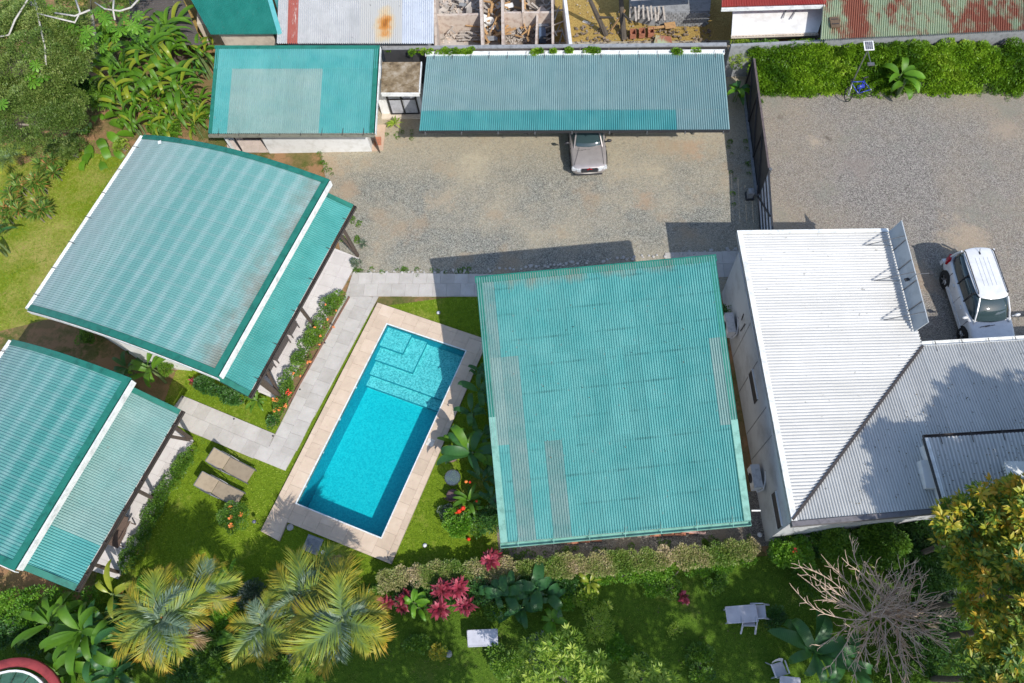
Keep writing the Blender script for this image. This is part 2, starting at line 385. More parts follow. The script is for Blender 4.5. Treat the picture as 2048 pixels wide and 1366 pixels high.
def clip(poly, a, b):
    out = []; n = len(poly)
    def side(p): return (b[0]-a[0])*(p[1]-a[1])-(b[1]-a[1])*(p[0]-a[0])
    for i in range(n):
        p,q = poly[i],poly[(i+1)%n]; sp,sq = side(p),side(q)
        if sp >= 0: out.append(p)
        if (sp >= 0) != (sq >= 0):
            t = sp/(sp-sq); out.append((p[0]+(q[0]-p[0])*t, p[1]+(q[1]-p[1])*t))
    return out
def area(p): return abs(sum(p[i][0]*p[(i+1)%len(p)][1]-p[(i+1)%len(p)][0]*p[i][1] for i in range(len(p))))/2 if len(p) > 2 else 0
def tiles(poly, org, dr, su, sv, z, th, mat, parent, name='paver', gap=.007, stagger=0.0, hole=None):
    poly = [(p[0],p[1]) for p in poly]
    d = Vector((dr[0],dr[1])).normalized(); e = Vector((-d.y,d.x)); org = Vector((org[0],org[1]))
    loc = [((Vector(p)-org).dot(d),(Vector(p)-org).dot(e)) for p in poly]
    hl = [((Vector((p[0],p[1]))-org).dot(d),(Vector((p[0],p[1]))-org).dot(e)) for p in hole] if hole else None
    u0,u1 = min(p[0] for p in loc),max(p[0] for p in loc); v0,v1 = min(p[1] for p in loc),max(p[1] for p in loc)
    full = None; cnt = 0
    for j in range(math.floor(v0/sv), math.ceil(v1/sv)):
        off = stagger*su*(j%2)
        for i in range(math.floor((u0-off)/su), math.ceil((u1-off)/su)):
            a0,a1,b0,b1 = i*su+off+gap/2,(i+1)*su+off-gap/2,j*sv+gap/2,(j+1)*sv-gap/2
            pieces = [(a0,b0,a1,b1)]
            if hl:
                hu0,hu1 = min(p[0] for p in hl),max(p[0] for p in hl); hv0,hv1 = min(p[1] for p in hl),max(p[1] for p in hl)
                if a0 < hu1 and a1 > hu0 and b0 < hv1 and b1 > hv0:
                    pieces = []
                    if a0 < hu0: pieces.append((a0,b0,hu0,b1))
                    elif a1 > hu1: pieces.append((hu1,b0,a1,b1))
                    else:
                        if b0 < hv0: pieces.append((a0,b0,a1,hv0))
                        elif b1 > hv1: pieces.append((a0,hv1,a1,b1))
            for (c0,d0,c1,d1) in pieces:
                if c1-c0 < .04 or d1-d0 < .04: continue
                r = loc
                q = [(c0,d0),(c1,d0),(c1,d1),(c0,d1)]
                for k in range(4): r = clip(r, q[k], q[(k+1)%4]) if len(r) > 2 else []
                if area(r) < .012: continue
                cu,cv = (c0+c1)/2,(d0+d1)/2
                zz = z+rnd.uniform(-.003,.003)
                if abs(area(r)-su*sv) < su*sv*.06 and abs((c1-c0)-(su-gap)) < 1e-6 and abs((d1-d0)-(sv-gap)) < 1e-6 and full is not None: me = full
                else:
                    mb = MB(); P_ = [(p[0]-cu,p[1]-cv) for p in r]
                    mb.prism(P_, -th, 0); me = mb.mesh(name)
                    if abs(area(r)-(su-gap)*(sv-gap)) < 1e-4: full = me
                o = link(name, me, mat, parent); c = org+d*cu+e*cv
                o.location = (c.x,c.y,zz); o.rotation_euler = (0,0,math.atan2(d.y,d.x)); cnt += 1
    return cnt
# grey path: along the gravel, then down beside the pool, then west to the second house
zt = .06
path_a = [A(*p,zt) for p in [(706,545),(1045,549),(1045,592.5),(690,592.5)]]
path_b = [A(*p,zt) for p in [(690,592.5),(756,592.5),(573,941),(498,887),(549,868)]]
path_b = [A(*p,zt) for p in [(690,592.5),(757,592.5),(570,941),(510,917),(549,868)]]
path_c = [A(*p,zt) for p in [(364,791),(549,868),(510,917),(382,865),(338,835)]]
g = flat_poly('garden_path', path_a[:3]+[path_b[1],path_b[2],path_c[3],path_c[4],path_c[0],path_c[1],path_b[0]], .024, GROUT)
dB = (A(549,868)-A(690,592.5)).normalized()
nt_ = tiles(path_a, A(706,545), (1,0.0), .62, .62, zt, .05, PAVER, g, stagger=.5)
nt_ += tiles([A(*p,zt) for p in [(690,592.5),(757,592.5),(584,916),(537,896)]]+[] , A(690,592.5), dB, .62, .62, zt, .05, PAVER, g, stagger=.5)
dC = (A(549,868)-A(364,791)).normalized()
nt_ += tiles([A(*p,zt) for p in [(364,791),(549,868),(537,893),(585,914),(570,941),(382,865),(330,838)]], A(364,791), dC, .62, .62, zt, .05, PAVER, g, stagger=.5)
# continuation by the north-east of the pool house
nt2 = tiles([A(*p,zt) for p in [(1330,505),(1500,500),(1480,552),(1330,560)]], A(1330,505), (1,0), .62, .62, .045, .03, PAVER, g)

# white edging stones between gravel and path
mb = MB()
for k in range(150):
    px = 706+rnd.random()*800; py = 546-(px-706)*.004 if px < 950 else 545-(px-950)*.085
    if px > 1480: continue
    c = A(px, py+rnd.uniform(-5,2)); r = rnd.uniform(.03,.09)
    mb.lathe([(.001,.0),(r,.02),(r*.8,r*.7),(.001,r*.9)], (c.x,c.y,.01), 6)
tag(mb.build('edging_stones', plain('pale_stone',(.50,.48,.45),.9,var=.3,scale=12)), 'row of small pale stones along the edge of the gravel yard', None, kind='stuff')

# ------------------------------------------------------------------ pool
zd = .12
def AD(px,py): return A(px,py,zd)
pool = [AD(773,648),AD(932,702),AD(761.5,1073.5),AD(593.7,1007.2)]
ax = ((pool[3]-pool[0])+(pool[2]-pool[1])).normalized(); axn = Vector((-ax.y,ax.x,0))   # along, across(east)
if (pool[1]-pool[0]).dot(axn) < 0: axn = -axn
pc = (pool[0]+pool[1]+pool[2]+pool[3])/4
pl = ((pool[3]-pool[0]).length+(pool[2]-pool[1]).length)/2; pw = ((pool[1]-pool[0]).length+(pool[2]-pool[3]).length)/2
def PL(u,v): return pc+ax*(u-pl/2)+axn*(v-pw/2)        # u 0..pl from the top, v 0..pw from the left
deck_out = [AD(755,605),AD(962,674),AD(978,700),AD(782,1128),AD(574,1044),AD(558,1082),AD(521,1062)]
# the east border of the deck, parallel to the pool
e1 = AD(895,862); deck_out[1] = e1-ax*((e1-AD(962,674)).dot(ax)+0); 
t_ = (AD(956,672.8)-AD(755,605)); 
deck_ne = AD(755,605)+t_.normalized()*((e1-AD(755,605)).dot(axn)/t_.normalized().dot(axn))
deck_out = [AD(755,605),deck_ne,AD(782,1128),AD(574,1044),AD(558,1082),AD(521,1062)]
# deck base ring with the basin cut out (four slabs) then tiles over it
deck = MB(); inn = [PL(0,0),PL(0,pw),PL(pl,pw),PL(pl,0)]
ring = [(deck_out[0],deck_out[1],inn[1],inn[0]),(deck_out[1],deck_out[2],inn[2],inn[1]),(deck_out[2],deck_out[3],inn[3],inn[2]),(deck_out[3],deck_out[4],deck_out[5],inn[3]),(deck_out[5],deck_out[0],inn[0],inn[3])]
for q in ring: deck.prism(q, -.05, zd-.03)
pd = deck.build('pool_deck', GROUT); pd['kind'] = 'structure'
pd_loc = pd.location.copy()
th_ = .62
def deck_tiles(poly):
    return tiles([p for p in poly], PL(0,0), (ax.x,ax.y), th_, th_*.98, zd, .028, DECKT, PDP, 'deck_tile', stagger=.5)
class _P: pass
# the deck mesh was recentred on its own base, so tiles are parented with that offset undone
INV[pd.name] = Matrix.Translation(-pd_loc); PDP = pd
lip = .045
o_ = [PL(-lip,-lip),PL(-lip,pw+lip),PL(pl+lip,pw+lip),PL(pl+lip,-lip)]
for q in [(deck_out[0],deck_out[1],o_[1],o_[0]),(deck_out[1],deck_out[2],o_[2],o_[1]),(deck_out[2],deck_out[3],o_[3],o_[2]),(deck_out[3],deck_out[4],deck_out[5],o_[3]),(deck_out[5],deck_out[0],o_[0],o_[3])]:
    deck_tiles(q)
POOLT = None
def poolmat(name, ca, cb, cc, s_=60):
    m,t,b = newmat(name)
    f = noise(t,s_*.35,3,.8); v = N(t,'ShaderNodeTexVoronoi'); v.inputs['Scale'].default_value = s_*.33; t.links.new(pos(t),v.inputs['Vector'])
    sp = N(t,'ShaderNodeSeparateColor'); t.links.new(v.outputs['Color'],sp.inputs[0])
    c = ramp(t,[(.25,ca),(.5,cb),(.8,cc)],math_(t,'ADD',math_(t,'MULTIPLY',f,.55),math_(t,'MULTIPLY',sp.outputs[0],.45)))
    t.links.new(c,b.inputs['Base Color']); b.inputs['Roughness'].default_value = .6; return m
PFLOOR = poolmat('pool_mosaic', (.0,.46,.53), (.005,.58,.63), (.04,.66,.68))
PSTEP = poolmat('pool_step_mosaic', (.12,.38,.40), (.26,.64,.64), (.50,.80,.78))
PWALL = poolmat('pool_wall_mosaic', (.0,.22,.32), (.0,.30,.40), (.02,.42,.50))
DEPTH = 1.15
bs = thing('swimming_pool', 'rectangular turquoise swimming pool with corner steps set in the beige tiled deck', 'swimming pool', tuple(PL(pl/2,pw/2)-Vector((0,0,zd)))) 
mb = MB(); mb.prism([PL(-.1,-.1),PL(-.1,pw+.1),PL(pl+.1,pw+.1),PL(pl+.1,-.1)], -DEPTH-.15, -DEPTH); mb.build('floor', PFLOOR, bs)
mb = MB(); T_ = .09
for a,b_,c,d in [((-T_,-T_),(pl+T_,-T_),(pl+T_,0),(-T_,0)),((-T_,pw),(pl+T_,pw),(pl+T_,pw+T_),(-T_,pw+T_)),((-T_,0),(0,0),(0,pw),(-T_,pw)),((pl,0),(pl+T_,0),(pl+T_,pw),(pl,pw))]:
    mb.prism([PL(*a),PL(*b_),PL(*c),PL(*d)], -DEPTH, zd-.035)
mb.build('wall', PWALL, bs)
mb = MB()
for a,b_,c,d in [((-lip,-lip),(pl+lip,-lip),(pl+lip,.0),(-lip,.0)),((-lip,pw),(pl+lip,pw),(pl+lip,pw+lip),(-lip,pw+lip)),((-lip,0),(0,0),(0,pw),(-lip,pw)),((pl,0),(pl+lip,0),(pl+lip,pw),(pl,pw))]:
    mb.prism([PL(*a),PL(*b_),PL(*c),PL(*d)], zd-.06, zd+.004)
mb.build('rim', plain('white_rim',(.75,.80,.80),.5), bs)
for (u1,v1,dp) in [(.92,1.12,.22),(1.52,1.82,.45),(2.15,pw-.004,.68),(2.62,pw-.006,.9)]:
    mb = MB(); mb.prism([PL(.003,.003),PL(.003,v1),PL(u1,v1),PL(u1,.003)], -DEPTH+.002, zd-.1-dp); mb.build('step', PSTEP, bs)
    mb = MB(); mb.prism([PL(u1+.001,.004),PL(u1+.001,v1+.02),PL(u1+.03,v1+.02),PL(u1+.03,.004)], zd-.1-dp-.08, zd-.1-dp+.004)
    if v1 < 2: mb.prism([PL(.004,v1+.001),PL(.004,v1+.02),PL(u1,v1+.02),PL(u1,v1+.001)], zd-.1-dp-.08, zd-.1-dp+.004)
    mb.build('step_edge', plain('dark_mosaic',(.01,.27,.34),.5), bs)
for u in (3.1,4.6,6.1,7.6):
    mb = MB(); c = PL(u,.0)+Vector((0,0,-.12)); mb.cyl(c, .05, .02, 12, axn); mb.build('pool_light', WHITEPLASTIC, bs)
m,t,b = newmat('pool_water')
lw = N(t,'ShaderNodeFresnel'); lw.inputs['IOR'].default_value = 1.33
tb = N(t,'ShaderNodeBsdfTransparent'); tb.inputs[0].default_value = (.55,.93,.96,1)
gl = N(t,'ShaderNodeBsdfGlossy'); gl.inputs['Roughness'].default_value = .03
bp = N(t,'ShaderNodeBump'); bp.inputs['Distance'].default_value = .02; bp.inputs['Strength'].default_value = .22
t.links.new(noise(t,5,3,.5),bp.inputs['Height']); t.links.new(bp.outputs[0],gl.inputs['Normal']); t.links.new(bp.outputs[0],lw.inputs['Normal'])
mx = N(t,'ShaderNodeMixShader'); t.links.new(lw.outputs[0],mx.inputs[0]); t.links.new(tb.outputs[0],mx.inputs[1]); t.links.new(gl.outputs[0],mx.inputs[2])
t.links.new(mx.outputs[0],t.nodes['Material Output'].inputs[0])
me = bpy.data.meshes.new('water'); me.from_pydata([PL(.002,.002)-Vector((0,0,.09)),PL(.002,pw-.002)-Vector((0,0,.09)),PL(pl-.002,pw-.002)-Vector((0,0,.09)),PL(pl-.002,.002)-Vector((0,0,.09))],[],[(0,1,2,3)]); me.update()
if me.polygons[0].normal.z < 0: me.flip_normals()
link('water', me, m, bs)
# skimmer lid
c = AD(861,885); mb = MB(); mb.box((c.x,c.y,zd+.012), (.30,.30,.02), math.atan2(ax.y,ax.x)+.0); mb.cyl((c.x,c.y,zd+.02), .10, .008, 16)
tag(mb.build('skimmer_lid', plain('cream_plastic',(.72,.68,.60),.5)), 'square cream skimmer lid on the east side of the pool deck', 'lid')

# ------------------------------------------------------------------ corrugated roofs
def corr_mesh(name, S, E, u0, u1, n_rib, seg=1, amp=.02, arch=0.0, v0=0.0, v1=1.0, lift=0.0):
    """S(u), E(u): world points at the two ends of a rib; ribs run from S to E"""
    us = np.linspace(u0, u1, n_rib*4+1); vs = np.linspace(v0, v1, seg+1)
    c0 = S((u0+u1)/2); c1 = E((u0+u1)/2)
    nrm = (S(u1)-S(u0)).cross(c1-c0)
    if nrm.length < 1e-8: nrm = Vector((0,0,1))
    nrm.normalize()
    if nrm.z < 0: nrm = -nrm
    prof = [-1,.8,1,-.9]; V = []
    for k,u in enumerate(us):
        a,b_ = S(u),E(u)
        for v in vs:
            p = a.lerp(b_, v)+nrm*(amp*prof[k%4]+lift)+Vector((0,0,arch*4*v*(1-v)))
            V.append(p)
    q = seg+1; F = [(i*q+j,(i+1)*q+j,(i+1)*q+j+1,i*q+j+1) for i in range(len(us)-1) for j in range(seg)]
    me = bpy.data.meshes.new(name); me.from_pydata([tuple(p) for p in V],[],F); me.update()
    if me.polygons[len(F)//2].normal.z < 0: me.flip_normals()
    return me
def lin(a,b): a,b = Vector(a),Vector(b); return lambda u: a.lerp(b,u)
def roof(parent, S, E, ncol, rows, pick, pitch=.095, seg=1, arch=0.0, amp=.032):
    Lw = (S(1)-S(0)).length
    for c in range(ncol):
        u0,u1 = c/ncol,(c+1)/ncol
        nr = max(1, round(Lw*(u1-u0)/pitch))
        for r in range(len(rows)-1):
            lf = .004*(c%2)+.007*(len(rows)-2-r)
            me = corr_mesh('roof_sheet', S, E, u0, u1, nr, seg, amp, arch, rows[r], rows[r+1], lf+rnd.uniform(0,.002))
            link('roof_sheet', me, pick(c,r), parent)
def trim(parent, pts, wd, mat, side, name='flashing', th=.03, lift=.028):
    """flat strip of width wd along a polyline; side = direction it extends to"""
    for i in range(len(pts)-1):
        a,b_ = Vector(pts[i]),Vector(pts[i+1]); s_ = Vector(side).normalized()*wd; z_ = Vector((0,0,lift))
        mb = MB(); mb.slab([a+z_,b_+z_,b_+s_+z_,a+s_+z_], th)
        d = (b_-a).normalized()
        mb.slab([a+z_-s_*.001, b_+z_-s_*.001, b_+z_-s_*.1, a+z_-s_*.1], .20)
        mb.build(name, mat, parent)
def trimline(parent, pts, wd, mat, side, name='flashing', th=.03, lift=.028):
    """the same, as one strip along the whole (curved) polyline"""
    mb = MB(); s_ = Vector(side).normalized()*wd; z_ = Vector((0,0,lift))
    for i in range(len(pts)-1):
        a,b_ = Vector(pts[i]),Vector(pts[i+1])
        mb.slab([a+z_,b_+z_,b_+s_+z_,a+s_+z_], th)
        mb.add([a+z_-s_*.02,b_+z_-s_*.02,b_+z_-s_*.02-Vector((0,0,.22)),a+z_-s_*.02-Vector((0,0,.22))],[(0,1,2,3),(3,2,1,0)])
    return mb.build(name, mat, parent)
def gutter(parent, a, b_, out, wd=.16, ht=.12, mat=None, straps=6, strapmat=None, name='gutter', drop=.09):
    a,b_,o = Vector(a),Vector(b_),Vector(out).normalized(); d = (b_-a).normalized(); z = Vector((0,0,1)); mb = MB()
    q = a+o*wd/2-z*drop; r = b_+o*wd/2-z*drop
    mb.bar(q-z*(ht/2-.01), r-z*(ht/2-.01), wd, .015)
    mb.bar(q+o*(wd/2-.008), r+o*(wd/2-.008), .012, ht); mb.bar(q-o*(wd/2-.008), r-o*(wd/2-.008), .012, ht)
    mb.bar(q-d*.006, q+d*.006, wd, ht); mb.bar(r-d*.006, r+d*.006, wd, ht)
    gt = mb.build(name, mat or WHITE_TRIM, parent)
    for k in range(straps):
        c = a.lerp(b_,(k+.5)/straps); mb = MB()
        mb.bar(c-o*.26+z*.045, c+o*(wd+.02)+z*.0, .025, .012); mb.build('gutter_strap', strapmat or STRAPMETAL, gt)
    return gt
Zv = Vector((0,0,1))
def inset(pts, d):
    pts = [Vector((p[0],p[1],0)) for p in pts]; n = len(pts); ds = d if isinstance(d,(list,tuple)) else [d]*n
    c = sum(pts, Vector())/n; L_ = []
    for i in range(n):
        a,b_ = pts[i],pts[(i+1)%n]; e = (b_-a).normalized(); nn = Vector((-e.y,e.x,0))
        if (c-a).dot(nn) < 0: nn = -nn
        L_.append((a+nn*ds[i], e))
    out = []
    for i in range(n):
        p,e = L_[i-1]; q,f = L_[i]; det = e.x*f.y-e.y*f.x
        t = ((q.x-p.x)*f.y-(q.y-p.y)*f.x)/det; out.append(p+e*t)
    return out
def wallbox(name, poly, tops, mat, parent, z0=-.05):
    mb = MB(); mb.prism(poly, z0, tops); return mb.build(name, mat, parent)

# ------------------------------------------------------------------ pool house (big teal roof in the middle)
NW,NE,SE,SW = A(952,556,4.5),A(1430,512,4.5),A(1502,1041,2.75),A(1001,1086,2.75)
ph = thing('pool_house', 'large house with bright teal corrugated roof between the swimming pool and the white building', 'house', A(1230,800,0))
S_,E_ = lin(NW,NE),lin(SW,SE)
def pick(c,r):
    if (r,c) in ((0,0),(1,1),(2,1),(2,3)): return GREY_FADE
    if (r,c) in ((1,0),(1,13)): return TEAL_FADE
    return TEAL_MID
_sd = (SW-NW).normalized()
TEAL_MID = metalroof('teal_sheet_mid', (.08,.345,.335), (.17,.44,.42), (.08,.24,.23), .45, streak=(1,.16,1), screws=(_sd.x,_sd.y,.98,.50), wear=.45, edge=(_sd.x,_sd.y,NW.dot(Vector((_sd.x,_sd.y,0))),.75))
roof(ph, S_, E_, 14, [0,.325,.655,1.0], pick)
sx = (NE-NW).normalized(); sy = (SW-NW).normalized(); nup = sx.cross(sy); nup = nup if nup.z > 0 else -nup
trimline(ph, [NW-sx*.04-sy*.05,NE+sx*.04-sy*.05], .27, GREEN_TRIM, sy, lift=.03)
trimline(ph, [NE-sy*.02,SE], .25, GREEN_TRIM, -sx, lift=.036)
mbp = SE.lerp(NE,.36); trimline(ph, [mbp,SE], .235, PALE_TRIM, -sx, lift=.048)
trimline(ph, [NW,NW.lerp(SW,.55)], .24, GREEN_TRIM, sx, lift=.036)
trimline(ph, [NW.lerp(SW,.55),SW], .24, PALE_TRIM, sx, lift=.036)
gutter(ph, SW, SE, -Vector((0,1,0)), mat=PALE_TRIM, straps=7, strapmat=PALE_TRIM)
wp = inset([NW,NE,SE,SW],[.45,.55,.7,.5])
wallbox('wall', wp, [4.32,4.32,2.72,2.72], WALL, ph)
# brick edging pieces at the back of the house
BL_=['first from the left','second from the left','third from the left','last of the left four','first of the right four','second of the right four','third of the right four','rightmost']
for bi,(px,py) in enumerate([(1122,1082),(1146,1083),(1168,1080),(1192,1078),(1310,1068),(1336,1067),(1360,1066),(1385,1063)]):
    c = A(px,py); mb = MB(); mb.box((c.x,c.y,.05),(.42,.20,.09),rnd.uniform(-.03,.09))
    tag(mb.build('clay_block', BRICK), 'red clay block behind the pool house, '+BL_[bi]+' of the row', 'block', 'clay blocks behind the pool house')
c0_ = A(1372,1060); mb = MB()
mb.box((c0_.x,c0_.y,.13),(.9,.12,.03),.05); mb.box((c0_.x+.2,c0_.y-.1,.16),(1.0,.09,.03),-.08)
tag(mb.build('scrap_board', plain('pink_board',(.5,.32,.28),.8)), 'pinkish scrap boards lying against the back eave of the pool house', 'board')
# downpipe brace between the eave and the white building
mb = MB(); mb.tube([A(1503,1021,2.5),A(1521,1021,2.5)],.03,8); tag(mb.build('drain_pipe', WHITE_TRIM, ph))

# ------------------------------------------------------------------ west house 1 (arched roof and porch)
def arched_house(name, label, NWp, NEp, SEp, SWp, pNi, pNo, pSo, pSi, sag, matmain, pickp, ncol, ploc, rowsp=(0,1)):
    h = thing(name, label, 'house', ploc)
    roof(h, lin(NWp,SWp), lin(NEp,SEp), ncol, [0,1], lambda c,r: matmain, seg=14, arch=sag, pitch=.1, amp=.02)
    def arc(a,b_,n=16): return [a.lerp(b_,k/n)+Vector((0,0,sag*4*(k/n)*(1-k/n))) for k in range(n+1)]
    dS = (SWp-NWp).normalized(); dE = Vector(((NEp-NWp).x,(NEp-NWp).y,0)).normalized()
    trimline(h, arc(NWp-dS*.06,NEp-dS*.06), .24, GREEN_TRIM, dS, lift=.035)
    trimline(h, arc(SWp+dS*.06,SEp+dS*.06), .26, GREEN_TRIM, -dS, lift=.035)
    fs = MB(); fs.bar(SWp.lerp(SEp,0)+dS*.1-Zv*.12, SWp+dS*.1-Zv*.121, .03,.01)
    a_ = arc(SWp+dS*.09,SEp+dS*.09); mbf = MB()
    for k in range(len(a_)-1): mbf.bar(a_[k]-Zv*.13,a_[k+1]-Zv*.13,.03,.20)
    mbf.build('fascia', WHITE_TRIM, h)
    trimline(h, [NEp,SEp], .26, GREEN_TRIM, -dE, lift=.05)
    mbf = MB(); mbf.bar(NEp+dE*.07-Zv*.10, SEp+dE*.07-Zv*.10, .06, .26); mbf.build('fascia', WHITE_TRIM, h)
    gutter(h, NWp, SWp, -dE, wd=.20, mat=WHITE_TRIM, straps=7, strapmat=STRAPMETAL)
    roof(h, lin(pNi,pSi), lin(pNo,pSo), ncol, list(rowsp), pickp, pitch=.1, seg=2, arch=-.06)
    trimline(h, [pNi,pNo+dE*.02], .20, GREEN_TRIM, dS, lift=.045)
    trimline(h, [pSi,pSo+dE*.02], .22, GREEN_TRIM, -dS, lift=.045)
    gutter(h, pNo, pSo, dE, wd=.13, mat=STRAPMETAL, straps=6)
    return h,dS,dE
def bandmat(name, base, mid, worn, dirn, pitch, phase, rust=False, wcen=None):
    """teal sheet chalked in bands over the purlins, rusty towards the upper edge"""
    m,t,b = newmat(name); p = pos(t)
    dp = N(t,'ShaderNodeVectorMath',operation='DOT_PRODUCT'); dp.inputs[1].default_value = (dirn.x,dirn.y,0); t.links.new(p,dp.inputs[0])
    d = dp.outputs['Value']; n1 = noise(t,.9,5,.65); n2 = noise(t,12,4,.7)
    wv = math_(t,'SINE',math_(t,'MULTIPLY_ADD',math_(t,'ADD',d,math_(t,'MULTIPLY',n1,.22)),2*math.pi/pitch,phase))
    band = ramp(t,[(.45,(0,0,0)),(1,(1,1,1))],math_(t,'MULTIPLY_ADD',wv,.5,.5))
    lo,hi = wcen
    g = math_(t,'DIVIDE',math_(t,'SUBTRACT',d,lo),hi-lo)
    c = ramp(t,[(0,tuple(k*1.0 for k in worn)),(.28,mid),(.45,base),(.85,base),(1,mid)],math_(t,'ADD',g,math_(t,'MULTIPLY_ADD',n1,.3,-.15)))
    c = mixc(t, math_(t,'MULTIPLY',band,math_(t,'MULTIPLY',math_(t,'MULTIPLY',n2,noise(t,.7,5,.7)),1.25)), c, tuple(min(1,k*1.25+.05) for k in worn))
    dp2 = N(t,'ShaderNodeVectorMath',operation='DOT_PRODUCT'); dp2.inputs[1].default_value = (-dirn.y,dirn.x,0); t.links.new(p,dp2.inputs[0])
    w2 = math_(t,'SINE',math_(t,'MULTIPLY',dp2.outputs['Value'],2*math.pi/.62))
    c = mixc(t, math_(t,'MULTIPLY',ramp(t,[(.7,(0,0,0)),(1,(1,1,1))],w2),.20), c, worn)
    if rust:
        rf = math_(t,'MULTIPLY',ramp(t,[(.86,(0,0,0)),(1.0,(1,1,1))],math_(t,'ADD',g,math_(t,'MULTIPLY_ADD',noise(t,9,5,.8),.12,-.06))),ramp(t,[(.35,(0,0,0)),(.6,(1,1,1))],noise(t,1.3,5,.7)))
        c = mixc(t, math_(t,'MULTIPLY',rf,.75), c, (.20,.165,.12))
    c = mixc(t, ramp(t,[(.68,(0,0,0)),(.8,(.5,.5,.5))],n2), c, tuple(k*.5 for k in base))
    t.links.new(c,b.inputs['Base Color']); b.inputs['Roughness'].default_value = .5; return m
n1,n2,n3_,n4 = A(287,272,3.1),A(658,362,4.3),A(437,752,4.3),A(57,618,3.1)
dE1 = Vector(((n2-n1).x,(n2-n1).y,0)).normalized()
M1 = bandmat('arched_teal_sheet', (.15,.35,.33), (.24,.40,.38), (.30,.39,.39), dE1, .80, .4, True, (n1.dot(dE1)-.1, n2.dot(dE1)+.05))
h1,dS1,_ = arched_house('garden_house', 'house with the large arched pale teal roof and lower porch roof beside the gravel yard', n1,n2,n3_,n4,
    A(640,379,3.25),A(707,410,2.5),A(496,793,2.5),A(402,742,3.25), .55, M1, lambda c,r: PORCH_SHEET, 16, A(400,520,0))
hw = inset([n1,n2,n3_,n4],[.75,2.0,.8,.7])
# keep wall lines: north, east, south, west
hw = inset([n1,n2,n3_,n4],[.7,1.2,.75,.7])
wallbox('wall', hw, [3.2,4.0,4.0,3.2], WALL, h1)
m1,m2,m3,m4 = A(24,682,3.1),A(262,760,4.3),A(32,1138,4.3),None
m4 = m1+(m3-m2); m4.z = 3.1
dE2 = Vector(((m2-m1).x,(m2-m1).y,0)).normalized()
M2 = bandmat('arched_teal_sheet_south', (.075,.29,.265), (.15,.36,.335), (.25,.38,.37), dE2, .85, 1.9, False, (m1.dot(dE2)-.1, m2.dot(dE2)+4.0))
h2,dS2,_ = arched_house('garden_house', 'arched teal roofed house cut by the left photo edge, next to the sun loungers', m1,m2,m3,m4,
    A(262,772,3.25),A(362,820,2.5),A(149,1181,2.5),A(42,1138,3.25), .45, M2, lambda c,r: TEAL_NEW if c >= 10 else PORCH_PALE, 13, A(120,900,0))
hw2 = inset([m1,m2,m3,m4],[.7,1.2,.75,.7]); wallbox('wall', hw2, [3.2,4.0,4.0,3.2], WALL, h2)
c = at(322,288,3.6); mb = MB(); mb.box((c.x,c.y,3.72),(.14,.14,.05),.3); mb.build('roof_patch', WHITE_TRIM, h1)

wallbox('wing_wall',[A(190,662,0),A(301,734,0),A(385,742,0),A(300,640,0)],[2.6,3.0,3.2,3.0],WALL,h1)
# porches: floors with tiles, posts, beams
def porch(h, name, label, fl, org, dr, z=.10):
    mb = MB(); mb.prism(fl, -.05, z-.03); o = mb.build('porch_floor', GROUT, h)
    tiles(fl, org, dr, .60,.60, z, .028, PORCHT, h, 'floor_tile'); return o
eE = -1*Vector((-dS1.y,dS1.x,0)); eE = dE1
f1 = [A(600,468,.1),A(716,516,.1),A(700,548,.1),A(556,800,.1),A(400,740,.1)]
f1 = [A(566,455,.1),A(718,516,.1),A(560,802,.1),A(420,742,.1)]
porch(h1,'','', f1, f1[1], (dS1.x,dS1.y))
f2 = [A(250,800,.1),A(386,880,.1),A(235,1158,.1),A(90,1110,.1)]
porch(h2,'','', f2, f2[1], (dS2.x,dS2.y))
def post(h, base, top, r=.055):
    mb = MB(); mb.bar(base, top, r*2, r*2, Vector((1,0,0))); mb.build('post', DARKWOOD, h)
for (bx,by) in [(716,512),(630,654),(566,798)]:
    b0 = A(bx,by,.05); post(h1, b0, Vector((b0.x-.10,b0.y,2.42)))
b0 = A(716,512,.05); post(h1, b0, b0+Vector((-.75,.35,2.35)), .05); 
b0 = A(566,798,.05); post(h1, b0+Vector((-.02,.05,0)), b0+Vector((-.62,.25,2.35)), .09)
post(h1, b0+Vector((-.05,0,0)), b0+Vector((-.3,.95,2.35)), .05)
for (bx,by) in [(383,878),(318,1003),(238,1145)]:
    b0 = A(bx,by,.05); post(h2, b0, Vector((b0.x-.12,b0.y+.1,2.42)))
b0 = A(383,878,.05); post(h2, b0+Vector((-.05,-.05,0)), b0+Vector((-.55,-.45,2.3)), .06)

# ------------------------------------------------------------------ small utility building north
q1,q2,q3,q4 = A(432,93,3.8),A(758,93,3.8),A(748,266,2.7),A(417,267,2.7)
ub = thing('utility_building', 'small building with a teal roof whose centre sheets are faded', 'building', A(600,200,0))
def pick_u(c,r): return TEAL_NEW if (r == 0 or c < 1 or c > 5) else TEAL_FADE
roof(ub, lin(q1,q2), lin(q4,q3), 9, [0,.26,1], pick_u)
ux = (q2-q1).normalized(); uy = (q4-q1).normalized()
trimline(ub, [q1-ux*.05-uy*.02,q2+ux*.05-uy*.02], .16, GREEN_TRIM, uy, lift=.045)
trimline(ub, [q1,q4], .16, GREEN_TRIM, ux, lift=.036)
trimline(ub, [q2,q3], .20, GREEN_TRIM, -ux, lift=.036)
mb = MB(); mb.bar(q2+ux*.06-Zv*.1,q3+ux*.06-Zv*.1,.03,.2); mb.build('fascia', WHITE_TRIM, ub)
gutter(ub, q4, q3, -Vector((0,1,0)), mat=plain('grey_gutter',(.25,.25,.20),.6), straps=8, wd=.12)
y305 = A(640,305,0).y; xl,xr = A(540,305,0).x, A(744,305,0).x; yb = q1.y-.35; xw = A(470,290,0).x
